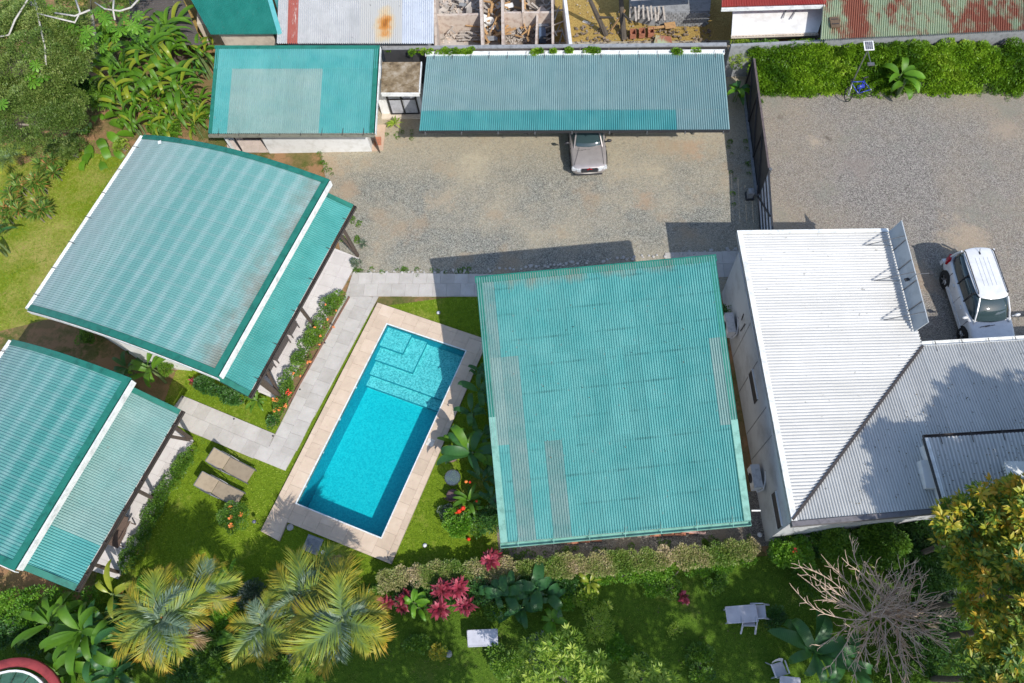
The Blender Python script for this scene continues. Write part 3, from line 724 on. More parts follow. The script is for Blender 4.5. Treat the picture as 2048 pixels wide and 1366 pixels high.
wallbox('wall', [(xl,y305),(xr,y305),(xr,yb),(xl,yb)], [2.60,2.60,3.4,3.4], WALL, ub)
wallbox('side_wall', [(xw,y305+.9),(xl-.01,y305+.9),(xl-.01,yb-.01),(xw,yb-.01)], [2.8,2.8,3.4,3.4], CREAMWALL, ub)
mb = MB(); mb.box(((xw+xl)/2-.1,y305+.88,1.05),(.9,.05,2.1)); mb.build('door', DARK, ub)
mb = MB(); mb.bar((xw+.1,y305+.1,0),(xw-.02,y305+.1,2.65),.10,.10,Vector((1,0,0))); mb.build('post', WHITE_TRIM, ub)
mb = MB(); mb.bar((xw+.45,y305+.15,0),(xw+.45,y305+.15,2.7),.06,.06,Vector((1,0,0))); mb.build('post', DARK, ub)
mb = MB(); mb.box((xr+.28,y305+.25,1.05),(.05,.75,2.1),.35); mb.build('shutter', DARKWOOD, ub)
mb = MB(); mb.prism([(xr+.003,y305),(xr+.55,y305+.05),(xr+.55,y305+1.6),(xr+.003,y305+1.6)],0,.09); mb.build('step', tilemat('terracotta_step',(.42,.30,.22),(.52,.38,.28),(.58,.45,.33)), ub)
fl = flat_poly('apron_paving', [A(480,278,.0),A(540,278,.0),A(545,306,0),A(470,306,0)], .03, GROUT)
tiles([A(455,270,0),A(538,270,0),A(538,306,0),A(455,306,0)], A(455,306,0), (1,0), .4,.4,.05,.02, tilemat('cream_tile',(.5,.42,.36),(.6,.5,.44),(.66,.56,.5)), fl)
c = A(757,286); mb = MB(); mb.box((c.x,c.y,.10),(.32,.45,.18),.1); tag(mb.build('clay_planter', BRICK),'small red clay block by the east corner of the utility building','block')

# ------------------------------------------------------------------ concrete shed with glazed doors
cb = thing('concrete_shed', 'small flat roofed concrete shed with a stained mossy top', 'shed', A(800,160,0))
r = [A(764,124,2.6),A(842,124,2.6),A(838,184,2.6),A(762,184,2.6)]
m,t,b = newmat('stained_concrete')
cc = ramp(t,[(.30,(.055,.035,.02)),(.48,(.22,.16,.09)),(.62,(.36,.30,.22)),(.8,(.48,.42,.35))],noise(t,1.9,7,.72))
t.links.new(cc,b.inputs['Base Color']); b.inputs['Roughness'].default_value = .95; bump(t,b,noise(t,20,4),.02,.5)
mb = MB(); mb.slab(r, .10); mb.build('roof', m, cb)
mb = MB(); mb.bar(r[3]-Zv*.13+Vector((0,-.03,0)), r[2]-Zv*.13+Vector((0,-.03,0)), .05,.20); mb.build('fascia', WHITE_TRIM, cb)
mb = MB(); mb.bar(r[1]+Vector((.02,0,-.05)), r[2]+Vector((.02,0,-.05)), .05,.14); mb.build('fascia', WHITE_TRIM, cb)
ys = A(800,238,0).y; xa,xb = A(783,238,0).x, A(838,238,0).x
wallbox('wall', [(xa-.5,ys+.3),(xb+.25,ys+.3),(xb+.25,r[0].y-.1),(xa-.5,r[0].y-.1)], 2.48, WALL, cb)
mb = MB(); mb.prism([(xa-.5,ys-.02),(xb+.3,ys-.02),(xb+.3,ys+.5),(xa-.5,ys+.5)],0,.08); mb.build('sill', CREAMWALL, cb)
GLASSW = plain('frosted_glass',(.45,.46,.50),.25,scale=2)
xs = [xa-.02,(xa+xb)/2-.04,xb-.02]
for k in range(2):
    for j in range(2):
        mb = MB(); mb.box(((xs[k]+xs[k+1])/2+.04, ys+.26, .62+1.0*j),((xs[1]-xs[0])-.12,.03,.92)); mb.build('pane', GLASSW, cb)
for k in range(3):
    mb = MB(); mb.box((xs[k]+.03,ys+.25,1.1),(.07,.06,2.1)); mb.build('door_frame', DARK, cb)
for z_ in (.10,1.12,2.15):
    mb = MB(); mb.box(((xa+xb)/2,ys+.245,z_),(xb-xa,.05,.06)); mb.build('door_frame', DARK, cb)

# ------------------------------------------------------------------ carport
k1,k2,k3,k4 = A(853,112,2.45),A(1447,108,2.45),A(1460,260,2.95),A(838,262,2.95)
cp = thing('carport', 'long open carport with grey green corrugated roof sheets along the north wall', 'carport', A(1150,190,0))
def pick_c(c,r): return TEAL_NEW if (r == 1 and c < 15) else TEAL_FADE
CARP = metalroof('carport_sheet', (.22,.37,.37), (.32,.45,.44), (.14,.24,.24), .5)
roof(cp, lin(k1,k2), lin(k4,k3), 18, [0,.745,1], lambda c,r: TEAL_NEW if (r == 1 and c < 15) else CARP, pitch=.1)
gutter(cp, k2+Vector((.05,0,.03)), k1+Vector((-.05,0,.03)), Vector((0,1,0)), wd=.22, straps=16, drop=.02, strapmat=STEEL)
mb = MB(); mb.bar(k4-Zv*.08+Vector((0,.02,0)),k3-Zv*.08+Vector((0,.02,0)),.06,.14); mb.build('beam', DARK, cp)
mb = MB(); mb.bar(k1+Vector((0,-.3,-.12)),k2+Vector((0,-.3,-.12)),.06,.14); mb.build('beam', DARK, cp)
for f in (.02,.14,.26,.38,.5,.62,.74,.86,.98):
    a = k1.lerp(k2,f); b_ = k4.lerp(k3,f); mb = MB(); mb.bar(a-Zv*.09,b_-Zv*.09+(b_-a).normalized()*.10,.05,.10); mb.build('rafter', STEEL, cp)
for f in (.05,.35,.65,.93):
    b_ = k4.lerp(k3,f)+Vector((0,2.25,0)); mb = MB(); mb.box((b_.x,b_.y,1.3),(.09,.09,2.5)); mb.build('post', STEEL, cp)
    a = k1.lerp(k2,f)+Vector((0,-.3,0)); mb = MB(); mb.box((a.x,a.y,1.18),(.10,.10,2.36)); mb.build('post', STEEL, cp)

# ------------------------------------------------------------------ boundary walls and fence
bw = thing('boundary_wall', 'long dark grey block wall behind the carport gutter', 'wall', A(1100,100,0))
a,b_ = A(765,97,2.3),A(1453,90,2.3); L_ = (b_-a).length; n_ = 12
for k in range(n_):
    p,q = a.lerp(b_,k/n_),a.lerp(b_,(k+1)/n_); d = (q-p).normalized(); mb = MB()
    mb.bar(p+d*.01-Zv*1.15, q-d*.01-Zv*1.15, .12, 2.3); mb.build('panel', DARKFENCE, bw)
mb = MB(); mb.bar(a+Zv*.03,b_+Zv*.03,.2,.06); mb.build('coping', BLOCK, bw)
bw2 = thing('boundary_wall', 'low weathered grey wall along the top of the creeper hedge', 'wall', A(1750,90,0))
a,b_ = A(1462,90,2.0),A(2200,55,2.0); mb = MB(); mb.bar(a-Zv*1.0,b_-Zv*1.0,.15,2.0); mb.build('wall', BLOCK, bw2)
for f0,f1_ in ((.38,.56),(.56,.70)):
    mb = MB(); mb.bar(a.lerp(b_,f0)+Zv*.04,a.lerp(b_,f1_)+Zv*.04,.2,.08); mb.build('coping', WHITE_TRIM, bw2)
FH = 1.95
fn = thing('metal_fence', 'tall charcoal metal fence with diagonal braces between the yard and the parking area', 'fence', A(1510,280,0))
a,b_ = A(1508,118,FH),A(1538,338,FH); n_ = 3
for k in range(n_):
    p,q = a.lerp(b_,k/n_),a.lerp(b_,(k+1)/n_); d = (q-p).normalized(); mb = MB()
    mb.bar(p+d*.01-Zv*FH/2, q-d*.01-Zv*FH/2, .03, FH-.02); mb.build('panel', DARKFENCE, fn)
    mb = MB(); mb.bar(p+Vector((-.06,0,-.03)), q+Vector((-.06,0,-FH+.12)), .05,.05); mb.build('brace', DARK, fn)
    mb = MB(); mb.box((p.x-.04,p.y,FH/2),(.07,.07,FH)); mb.build('post', DARK, fn)
mb = MB(); mb.bar(a+Zv*.02,b_+Zv*.02,.09,.05); mb.build('top_rail', plain('brown_rail',(.13,.10,.095),.6), fn)
mb = MB(); mb.bar(a.lerp(b_,.0)+Vector((-.1,0,-FH+.05)),b_+Vector((-.1,0,-FH+.05)),.12,.12); mb.build('kerb', BLOCK, fn)
gt = thing('sliding_gate', 'metal sliding gate with pale slats and black bars beside the white building', 'gate', A(1530,440,0))
a,b_ = A(1540,341,FH),A(1555,560,FH); d = (b_-a).normalized()
SLATM = plain('pale_slat',(.75,.77,.82),.5)
for j in range(4):
    z_ = .30+j*.46; mb = MB(); mb.bar(Vector((a.x-.03,a.y,z_))+d*.08,Vector((b_.x-.03,b_.y,z_)),.05,.27); mb.build('slat', SLATM, gt)
for j in range(5):
    z_ = .07+j*.46; mb = MB(); mb.bar(Vector((a.x-.05,a.y,z_)),Vector((b_.x-.05,b_.y,z_)),.07,.05); mb.build('rail', DARK, gt)
mb = MB(); mb.bar(Vector((a.x-.10,a.y,.1)),a+d*2.3+Vector((-.10,0,-.1)),.05,.05); mb.build('brace', DARK, gt)
mb = MB(); mb.bar(Vector((a.x-.05,a.y,0))+d*2.4,a+d*4.7+Vector((-.05,0,-.1)),.05,.05); mb.build('brace', DARK, gt)
mb = MB(); mb.box((a.x,a.y,FH/2),(.10,.10,FH+.1)); mb.cyl((a.x,a.y,FH+.05),.07,.06); mb.build('post', STEEL, gt)
mb = MB(); e1_,e2_ = A(1516,372,.06),A(1528,470,.06); mb.bar(e1_,e2_,.16,.12); mb.build('track_kerb', plain('pink_concrete',(.42,.34,.29),.9), gt)
gm = thing('gate_motor', 'grey gate motor box standing beside the metal gate', 'gate motor', A(1501,386,0))
c = A(1501,386,.3); mb = MB(); mb.box((c.x,c.y,.28),(.24,.30,.40)); mb.lathe([(.13,.0),(.13,.02),(.02,.06)],(c.x,c.y,.48),12); mb.build('housing', plain('motor_grey',(.33,.33,.33),.5), gm)
mb = MB(); mb.box((c.x,c.y,.05),(.36,.42,.08)); mb.build('base_plate', DARK, gm); mb = MB(); mb.cyl((c.x+.14,c.y,.2),.06,.12,12,Vector((1,0,0))); mb.build('gear', STEEL, gm)

# ------------------------------------------------------------------ white building
ZE,ZI = 3.6,2.85
w1,wi,w3 = A(1474,464,ZE),A(1845,692,ZI),A(1583,1042,ZE)
w2 = A(1776,460,ZI+.02)
wb = thing('white_building', 'L-shaped white building with white corrugated roofs, east of the big teal roof', 'building', A(1720,820,0))
ti = 0.0
# west roof: ribs from the west edge to the east edge / valley
Lw = (w3-w1).length
dr = (w2-w1).normalized()
def E_w(u):
    s_ = w1.lerp(w3,u); d2 = Vector((dr.x,dr.y)); 
    best = None
    for (p,q) in ((w2,wi),(wi,w3)):
        ex,ey = q.x-p.x,q.y-p.y; det = d2.x*(-ey)+ex*d2.y
        if abs(det) < 1e-9: continue
        rx,ry = p.x-s_.x,p.y-s_.y; t1 = (rx*(-ey)+ex*ry)/det; k = (d2.x*ry-d2.y*rx)/det
        if -1e-4 <= k <= 1.0001 and t1 >= -1e-4: best = (t1,k,p,q); break
    if best is None: return w3+Vector((.002,0,0))
    t1,k,p,q = best; return Vector((s_.x+d2.x*t1, s_.y+d2.y*t1, p.z+(q.z-p.z)*k))
roof(wb, lin(w1,w3), E_w, 16, [0,1], lambda c,r: WHITE_SHEET, pitch=.115, amp=.028)
# south roof: ribs parallel to the west edge
dn = Vector(((w1-w3).x,(w1-w3).y)).normalized()
top2 = A(2330,664,ZI); bot2 = A(2330,975,ZE)
def S_s(u):
    b0 = w3.lerp(bot2,u)
    for (p,q) in ((w3,wi),(wi,top2)):
        ex,ey = q.x-p.x,q.y-p.y; det = dn.x*(-ey)+ex*dn.y
        rx,ry = p.x-b0.x,p.y-b0.y; t1 = (rx*(-ey)+ex*ry)/det; k = (dn.x*ry-dn.y*rx)/det
        if -1e-3 <= k <= 1.001 and t1 >= -1e-3: return Vector((b0.x+dn.x*t1,b0.y+dn.y*t1,p.z+(q.z-p.z)*k))
    return b0+Vector((0,.002,0))
roof(wb, S_s, lin(w3,bot2), 18, [0,1], lambda c,r: WHITE_SOUTH, pitch=.115, amp=.028)
mb = MB(); mb.bar(w3+Zv*.05+(wi-w3).normalized()*.05,wi+Zv*.035,.085,.05); mb.build('valley_gutter', STRAPMETAL, wb)
wx = (w3-w1).normalized(); wrt = (w2-w1).normalized()
trimline(wb, [w1-wx*.03,w3], .20, WHITE_TRIM, wrt, lift=.035)
trimline(wb, [w1-wx*.05,w2-wx*.05], .16, WHITE_TRIM, wx, lift=.045)
gutter(wb, wi, top2, Vector((0,1,0)), wd=.18, straps=9, drop=.03)
mb = MB(); mb.bar(w3+Vector((0,-.10,-.10)),bot2+Vector((0,-.10,-.10)),.16,.26); mb.build('fascia', plain('slate_fascia',(.16,.15,.16),.6), wb)
# walls: base line read off the ground
WB1,WB2 = A(1443,588,0),A(1531,1083,0)
wd_ = (WB2-WB1).normalized(); we_ = Vector((-wd_.y,wd_.x,0)); we_ = we_ if we_.x > 0 else -we_
far = Vector((bot2.x-.5,WB2.y+(bot2.y-w3.y)+.0,0))
wallpoly = [WB1,WB2,far,Vector((top2.x-.5,top2.y-.4,0)),Vector((wi.x-.4,wi.y-.4,0)),Vector((w2.x-.4,WB1.y+.2,0))]
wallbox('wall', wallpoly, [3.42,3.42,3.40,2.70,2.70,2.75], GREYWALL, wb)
def wpt(px,py,off=0.0): return onplane(px,py,WB1,we_)-we_*off
# grooves, windows on the west wall
for (x1,y1,x2,y2) in [(1512,742,1482,778),(1525,826,1498,862),(1495,930,1517,903),(1478,690,1494,660)]:
    p,q = wpt(x1,y1,.004),wpt(x2,y2,.004); p2 = Vector((q.x,q.y,3.2)); mb = MB(); mb.bar(Vector((q.x,q.y,.1)),p2,.03,.015,we_); mb.build('joint', plain('wall_joint',(.25,.25,.25),.8), wb)
def slitwindow(a1,a2,wd=.16):
    p,q = wpt(*a1,.01),wpt(*a2,.01); q.z = p.z = (p.z+q.z)/2; mb = MB(); mb.bar(p,q,.05,wd*3.2); mb.build('window', DARK, wb)
    fr = MB(); fr.bar(p+Zv*wd*1.75,q+Zv*wd*1.75,.07,.05); fr.bar(p-Zv*wd*1.75,q-Zv*wd*1.75,.07,.05); fr.build('window_frame', WALL, wb)
slitwindow((1503,742),(1512,805)); slitwindow((1549,985),(1560,1056))
def ac(px,py,label):
    p = wpt(px,py,.28); t_ = thing('air_conditioner', label, 'air conditioner', (p.x,p.y,p.z-.28), math.atan2(wd_.y,wd_.x))
    L = .85; mb = MB()
    c = Vector((p.x,p.y,p.z)); d = wd_; o = we_
    mb.bar(c-d*L/2,c+d*L/2,.30,.56); mb.build('casing', WHITEPLASTIC, t_)
    mb = MB(); mb.bar(c-d*(L/2+.01)+Zv*.285,c+d*(L/2+.01)+Zv*.285,.33,.02); mb.build('lid', plain('ac_lid',(.55,.55,.56),.5), t_)
    for s_ in (-.25,.25):
        mb = MB(); mb.bar(c+d*s_+o*.28-Zv*.3,c+d*s_-o*.16-Zv*.3,.03,.03); mb.build('bracket', DARK, t_)
    mb = MB(); mb.lathe([(.0,0),(.17,0),(.19,.02),(.17,.03)],(0,0,0),16); mb.v = [tuple(c-o*.165+Vector(v).x*d+Vector(v).y*Zv-o*Vector(v).z) for v in mb.v]; mb.build('fan_grille', DARK, t_)
    pts = [c+d*.35-Zv*.1,c+d*.5+o*.05-Zv*.2,c+d*.46+o*.2+Zv*.1,c+d*.2+o*.27+Zv*.3,c-d*.1+o*.27+Zv*.55]
    mb = MB(); mb.tube(pts,.03,6); mb.build('hose', WHITEPLASTIC, t_)
ac(1472,650,'air conditioner on the shaded white building wall, just below a dark plant')
ac(1525,955,'air conditioner on the shaded white building wall, near its lower corner')
for dx in (0,):
    for (x1,y1,x2,y2) in [(1484,640,1488,628),(1482,662,1491,648)]:
        p = wpt(x1,y1,.02); q = wpt(x2,y2,.02); mb = MB(); mb.bar(p,q,.03,.03); mb.build('wall_bracket', DARK, wb)
# raised roof block in the south-east
ZB = 4.15
r = [A(1849,876,ZB),A(2350,846,ZB),A(2390,985,ZB),A(1887,1008,ZB)]
wallbox('upper_wall', inset(r,.12), ZB-.06, WALL, wb, 2.6)
roof(wb, lin(r[0],r[1]), lin(r[3],r[2]), 11, [0,1], lambda c,r_: WHITE_SOUTH, pitch=.115)
gutter(wb, r[0]+Vector((0,0,.02)), r[1]+Vector((0,0,.02)), Vector((0,1,0)), wd=.12, mat=STRAPMETAL, straps=8)
trimline(wb, [r[0],r[3]], .12, WHITE_TRIM, (r[1]-r[0]), lift=.03)
mb = MB(); mb.bar(r[0]-Zv*.05+Vector((-.02,0,0)),r[3]-Zv*.05+Vector((-.02,0,0)),.03,.12); mb.build('edge_strip', DARK, wb)
c = A(2035,948,ZB+.2); mb = MB()
for k in range(5): mb.box((c.x,c.y-.09+k*.09,ZB+.12+k*.0),(.62,.05,.20),.0)
mb.box((c.x,c.y+.1,ZB+.25),(.7,.6,.05)); mb.build('roof_vent', WHITE_TRIM, wb)
# corner notch of the wall in front of the raised block
p = A(1838,930,3.3); mb = MB(); mb.prism([(p.x-.12,p.y-.9),(p.x+.5,p.y-.9),(p.x+.5,p.y+.05),(p.x-.12,p.y+.05)],2.6,3.75); mb.build('chimney_box', WALL, wb)

# sign board standing on the east edge of the white roof (seen from behind)
sg = thing('sign_board', 'long sign board seen from behind on the edge of the white roof', 'sign', A(1800,560,2.9))
sb0,sb1 = A(1778,463,2.95),A(1829,664,2.95); d = (sb1-sb0).normalized(); hh = .80
sup = (Zv*.97+Vector((d.y,-d.x,0)).normalized()*(-.22)).normalized()
if sup.x < 0: sup = (Zv*.97+Vector((-d.y,d.x,0)).normalized()*(.22)).normalized()
SIGNM = plain('pale_board',(.40,.43,.45),.6,scale=2,dirt=(.30,.33,.35))
L = (sb1-sb0).length
for k in range(5):
    a = sb0+d*L*k/5+d*.01; b_ = sb0+d*L*(k+1)/5-d*.01; mb = MB()
    mb.add([a,b_,b_+sup*hh,a+sup*hh],[(0,1,2,3)]); nn = (b_-a).cross(sup).normalized()*.02
    mb.v = []; mb.f = []; mb.m = []
    mb.add([a-nn,b_-nn,b_-nn+sup*hh,a-nn+sup*hh,a+nn,b_+nn,b_+nn+sup*hh,a+nn+sup*hh],[(0,1,2,3),(7,6,5,4),(0,4,5,1),(1,5,6,2),(2,6,7,3),(3,7,4,0)])
    mb.build('panel', SIGNM, sg)
off = Vector((d.y,-d.x,0)); off = off if off.x < 0 else -off
for k in range(1,5):
    a = sb0+d*L*k/5+off*.04; mb = MB(); mb.bar(a,a+sup*hh,.03,.03); mb.build('rib', STEEL, sg)
for k,f in enumerate((.16,.52,.90)):
    a = sb0+d*L*f; foot = a+off*1.1+Zv*.18; mb = MB(); mb.tube([a+sup*hh+off*.03,foot],.018,6); mb.tube([a+off*.03+Zv*.1,foot],.014,6); mb.build('brace', STEEL, sg)
a = sb0+d*L*.55+sup*hh; mb = MB(); mb.tube([a-sup*.4+off*.05,a+Zv*.05,a-off*.5+Zv*.1],.014,6); mb.build('lamp_arm', STEEL, sg)
mb = MB(); c = a-off*.52+Zv*.08; mb.box(c,(.12,.14,.08)); mb.build('lamp_head', DARK, sg)
mb = MB(); c = a-sup*.35+off*.12; mb.box(c,(.16,.12,.05),.3); mb.build('junction_box', DARK, sg)
# ------------------------------------------------------------------ neighbours to the north
NT = metalroof('dark_green_sheet', (.01,.20,.16), (.04,.31,.26), (.01,.10,.085), .5)
LG = metalroof('bleached_sheet', (.46,.47,.47), (.66,.66,.65), (.33,.33,.33), .5, spots=(.08,.08,.08), rust=(.45,.22,.08,.80,.8))
LB = metalroof('pale_blue_sheet', (.50,.54,.60), (.68,.72,.77), (.36,.38,.42), .4, spots=(.04,.04,.05))
RU = metalroof('rusty_sheet', (.30,.38,.24), (.44,.48,.31), (.22,.24,.16), .5, rust=(.30,.11,.065,.478,.6), streak=(1,.45,1))
RD = metalroof('red_sheet', (.45,.06,.05), (.5,.12,.09), (.3,.06,.05), .4)
DG = metalroof('dark_tile', (.075,.065,.06), (.12,.105,.10), (.05,.045,.04), .5)
TQ = metalroof('light_teal_sheet', (.08,.40,.40), (.20,.52,.50), (.05,.25,.25), .4)
m,t,b = newmat('rust_streak_sheet')
p = pos(t); rc = A(768,45,2.9)
dv = N(t,'ShaderNodeVectorMath',operation='SUBTRACT'); dv.inputs[1].default_value = rc; t.links.new(p,dv.inputs[0])
ln = N(t,'ShaderNodeVectorMath',operation='LENGTH'); t.links.new(mapping(t,dv.outputs[0],(1.7,.75,0)),ln.inputs[0])
dd = math_(t,'ADD',ln.outputs['Value'],math_(t,'MULTIPLY_ADD',noise(t,2.2,6,.7),1.3,-.65))
c = ramp(t,[(0,(.36,.13,.02)),(.32,(.58,.27,.06)),(.62,(.60,.50,.34)),(1,(.52,.52,.50))],dd)
c = mixc(t, ramp(t,[(.70,(0,0,0)),(.76,(1,1,1))],noise(t,5.5,2)), c, (.12,.11,.1))
t.links.new(c,b.inputs['Base Color']); b.inputs['Roughness'].default_value = .6; RS = m
def nroof(name, label, cat, a,b_,c_,d_, mat, ncol, rows=(0,1), zbase=0, wall=None, pitch=.1, grp=None, ins=.4):
    h = thing(name, label, cat, ((a+b_+c_+d_)/4-Zv*((a+b_+c_+d_)/4).z))
    roof(h, lin(a,b_), lin(d_,c_), ncol, list(rows), mat if callable(mat) else (lambda c,r: mat), pitch=pitch)
    wallbox('wall', inset([a,b_,c_,d_],ins), [a.z-.08,b_.z-.08,c_.z-.08,d_.z-.08], wall or CREAMWALL, h); return h
nh = nroof('neighbour_house','dark grey ribbed roof of a low house behind the banana clump','house',A(255,-60,2.2),A(262,86,2.2),A(406,90,2.0),A(340,-60,2.0),DG,14,wall=DARKWOOD,pitch=.14,ins=.9)
nh2 = nroof('neighbour_house','house with a dark green corrugated roof set askew left of the bleached roof','house',A(320,-110,3.3),A(505,-120,3.3),A(560,68,2.7),A(421,69,2.7),NT,9,wall=CREAMWALL)
mb = MB(); mb.bar(A(505,-120,3.35),A(560,68,2.75),.22,.05); mb.build('ridge_cap', TQ, nh2)
roof(nh2, lin(A(512,-120,3.2),A(575,-120,3.2)), lin(A(566,55,2.6),A(572,20,2.6)), 3, [0,1], lambda c,r: TQ)
def pick_b(c,r): return REDSH if c == 1 else (LB if c >= 12 else (RS if c in (8,9,10,11) else LG))
REDSH = metalroof('chipped_red_sheet', (.40,.10,.075), (.46,.17,.13), (.6,.55,.5), .4, rust=(.6,.56,.52,.60,3.0), streak=(1,.3,1))
nh3 = nroof('neighbour_shed','long shed with a bleached grey corrugated roof, one red sheet and an orange rust stain','shed',A(560,-120,3.1),A(868,-120,3.1),A(867,87,2.7),A(553,87,2.7),pick_b,15,wall=BLOCK)
# strip of wall under the green roof
mb = MB(); q = A(470,86,0); mb.prism([A(420,96,0),A(560,96,0),A(560,70,0),A(420,70,0)],-.05,1.6); mb.build('yard_wall', CREAMWALL, nh2)
nh4 = nroof('neighbour_house','long house with a rusty pale green corrugated roof behind the creeper hedge','house',A(1655,-110,3.0),A(2350,-130,3.0),A(2350,45,2.5),A(1641,79,2.5),RU,26,rows=(0,.5,1),wall=BLOCK,ins=.3)
c = A(1669,46,2.62); mb = MB(); mb.box((c.x,c.y,2.66),(.42,.62,.08)); mb.build('skylight', plain('rusty_brown',(.13,.085,.05),.8), nh4)
mb = MB(); mb.box((c.x,c.y+.15,2.71),(.3,.03,.03)); mb.box((c.x,c.y-.15,2.71),(.3,.03,.03)); mb.build('skylight_bar', DARK, nh4)
nh5 = thing('neighbour_house','white walled building with an ornamental openwork band and a strip of red roof above','house',A(1560,40,0))
ra = A(1445,-110,3.2),A(1690,-125,3.2),A(1650,8,2.7),A(1443,14,2.7)
roof(nh5, lin(ra[0],ra[1]), lin(ra[3],ra[2]), 9, [0,1], lambda c,r: RD)
mb = MB(); mb.bar(ra[3]-Zv*.1+Vector((0,-.06,0)),ra[2]-Zv*.1+Vector((0,-.06,0)),.08,.16); mb.build('fascia', WHITE_TRIM, nh5)
s = [A(1466,22,2.0),A(1652,14,2.0),A(1636,64,1.8),A(1463,70,1.8)]
mb = MB(); mb.slab(s,.08); mb.build('flat_roof', WALL, nh5)
mb = MB(); mb.prism([A(1470,30,0),A(1648,25,0),A(1648,75,0),A(1470,80,0)],-.05,1.72); mb.build('wall', WALL, nh5)
a_,b_ = A(1462,75,1.72),A(1636,69,1.72)
mb = MB(); mb.bar(a_+Vector((0,.02,0)),b_+Vector((0,.02,0)),.14,.05); mb.build('ledge', CREAMWALL, nh5)
for k in range(26):
    c = a_.lerp(b_,(k+.5)/26); mb = MB()
    mb.tube([c+Vector((.05*math.cos(t_),-.03+.03*math.sin(t_),.05)) for t_ in (0,.8,1.6,2.4,3.14)],.012,4); mb.build('ornament', plain('brown_ornament',(.16,.11,.08),.8), nh5)
for (x,y,x2,y2) in [(1575,12,1566,36),(1598,10,1582,38)]:
    mb = MB(); mb.bar(A(x,y,2.04),A(x2,y2,2.02),.05,.02); mb.build('crack_seal', BLOCK, nh5)
# block wall building
nb = thing('block_building','unfinished grey concrete block building beyond the ochre yard','building',A(1340,10,0))
wallbox('wall',[A(1258,2,0),A(1418,0,0),A(1414,50,0),A(1300,52,0),A(1258,40,0)],.9,BLOCK,nb)
c0,c1 = A(1262,-60,2.2),A(1420,-60,2.2)
for j in range(7):
    for k in range(11):
        u = (k+(j%2)*.5)/11.5; a = A(1310,50,0).lerp(A(1414,50,0),u); 
        mb = MB(); mb.box((a.x+.15,a.y-.11,.08+j*.125),(.21,.05,.11)); mb.build('block', BLOCK, nb)
s = [A(1262,-60,2.4),A(1425,-60,2.4),A(1423,-12,2.4),A(1262,-2,2.4)]
mb = MB(); mb.slab(s,.12); mb.build('roof_slab', plain('old_slab',(.40,.38,.37),.9,scale=3,dirt=(.2,.19,.18)), nb)
for k in range(9):
    a = A(1262+k*8,8+rnd.random()*8,1.0+rnd.random()*.3); mb = MB(); mb.bar(a,a+Vector((rnd.uniform(-.1,.1),-.7,-.25)),.09,.05); mb.build('batten', OLDWOOD, nb)
# ruin
ru = thing('ruined_house','roofless ruined house full of planks, rubble and bare wall tops beyond the boundary wall','ruin',A(1000,40,0))
SLABC = plain('dusty_concrete',(.46,.42,.38),.95,scale=1.5,dirt=(.28,.25,.22),bmp=.4)
RUBC = plain('brown_rubble',(.22,.17,.13),.95,scale=3,dirt=(.10,.08,.06),bmp=.5)
for poly,z_,mt in [([(868,-60),(1000,-60),(1000,98),(868,98)],.10,SLABC),([(1003,-60),(1110,-60),(1110,98),(1003,98)],.06,RUBC)]:
    mb = MB(); mb.prism([A(*q) for q in poly],-.05,z_); mb.build('floor_slab', mt, ru)
WT = plain('peeling_wall',(.55,.47,.40),.9,scale=4,dirt=(.35,.25,.2))
for (x1,y1,x2,y2,z_,th) in [(868,30,958,28,1.3,.14),(960,-40,965,95,1.5,.14),(868,-40,872,92,1.6,.14),(1004,-40,1006,92,1.4,.14),(1006,25,1102,24,1.3,.12),(1075,24,1072,88,1.2,.10),(1104,-40,1106,92,1.5,.12),(868,92,1110,92,.7,.12),(1045,-40,1046,24,1.4,.1)]:
    a,b_ = A(x1,y1,z_),A(x2,y2,z_); mb = MB(); mb.bar(a-Zv*z_/2,b_-Zv*z_/2,th,z_); mb.build('wall_stub', WT, ru)
mb = MB(); a,b_ = A(1128,-20,1.6),A(1142,94,1.6); mb.bar(a-Zv*.8,b_-Zv*.8,.16,1.6); mb.build('white_wall_stub', WALL, ru)
a,b_ = A(1108,-20,1.5),A(1120,80,.3)
for k in range(7):
    q = A(1106+rnd.random()*20,rnd.uniform(-10,70),.6); mb = MB(); mb.bar(q,q+Vector((rnd.uniform(-.3,.3),rnd.uniform(-1.2,-.4),rnd.uniform(-.3,.3))),.05,.03); mb.build('pipe', STEEL, ru)
for k in range(150):
    x = rnd.choice([rnd.uniform(872,956),rnd.uniform(968,1000),rnd.uniform(968,1000),rnd.uniform(1010,1070),rnd.uniform(1078,1100)]); y = rnd.uniform(-20,88)
    q = A(x,y,.2+rnd.random()*.5); an = rnd.uniform(0,3.14); L = rnd.uniform(.3,1.1)
    mb = MB(); mb.bar(q,q+Vector((math.cos(an)*L,math.sin(an)*L*.8,rnd.uniform(-.15,.3))),rnd.uniform(.05,.14),.03)
    mb.build('plank', WOOD if 966 < x < 1070 and rnd.random() < .8 else OLDWOOD, ru)
for k in range(34):
    x = rnd.uniform(872,1100); q = A(x,rnd.uniform(-10,86),.25+rnd.random()*.5); an = rnd.uniform(0,3.14); L_ = rnd.uniform(.25,.7); mb = MB()
    mb.box(q,(L_,L_*rnd.uniform(.4,.9),.025),M=Matrix.Rotation(an,3,'Z')@Matrix.Rotation(rnd.uniform(-.5,.5),3,'X')); mb.build('broken_panel', rnd.choice([WT,OLDWOOD,SLABC,BLOCK,RUBC,WALL]), ru)
for k in range(9):
    mb = MB(); q = A(870,40+k*5.2,.35); mb.bar(q+Vector((1.2+rnd.uniform(-.1,.1),0,0)),q+Vector((2.7+rnd.uniform(-.25,.1),rnd.uniform(-.03,.03),0)),.10,.02); mb.build('floor_board', OLDWOOD, ru)
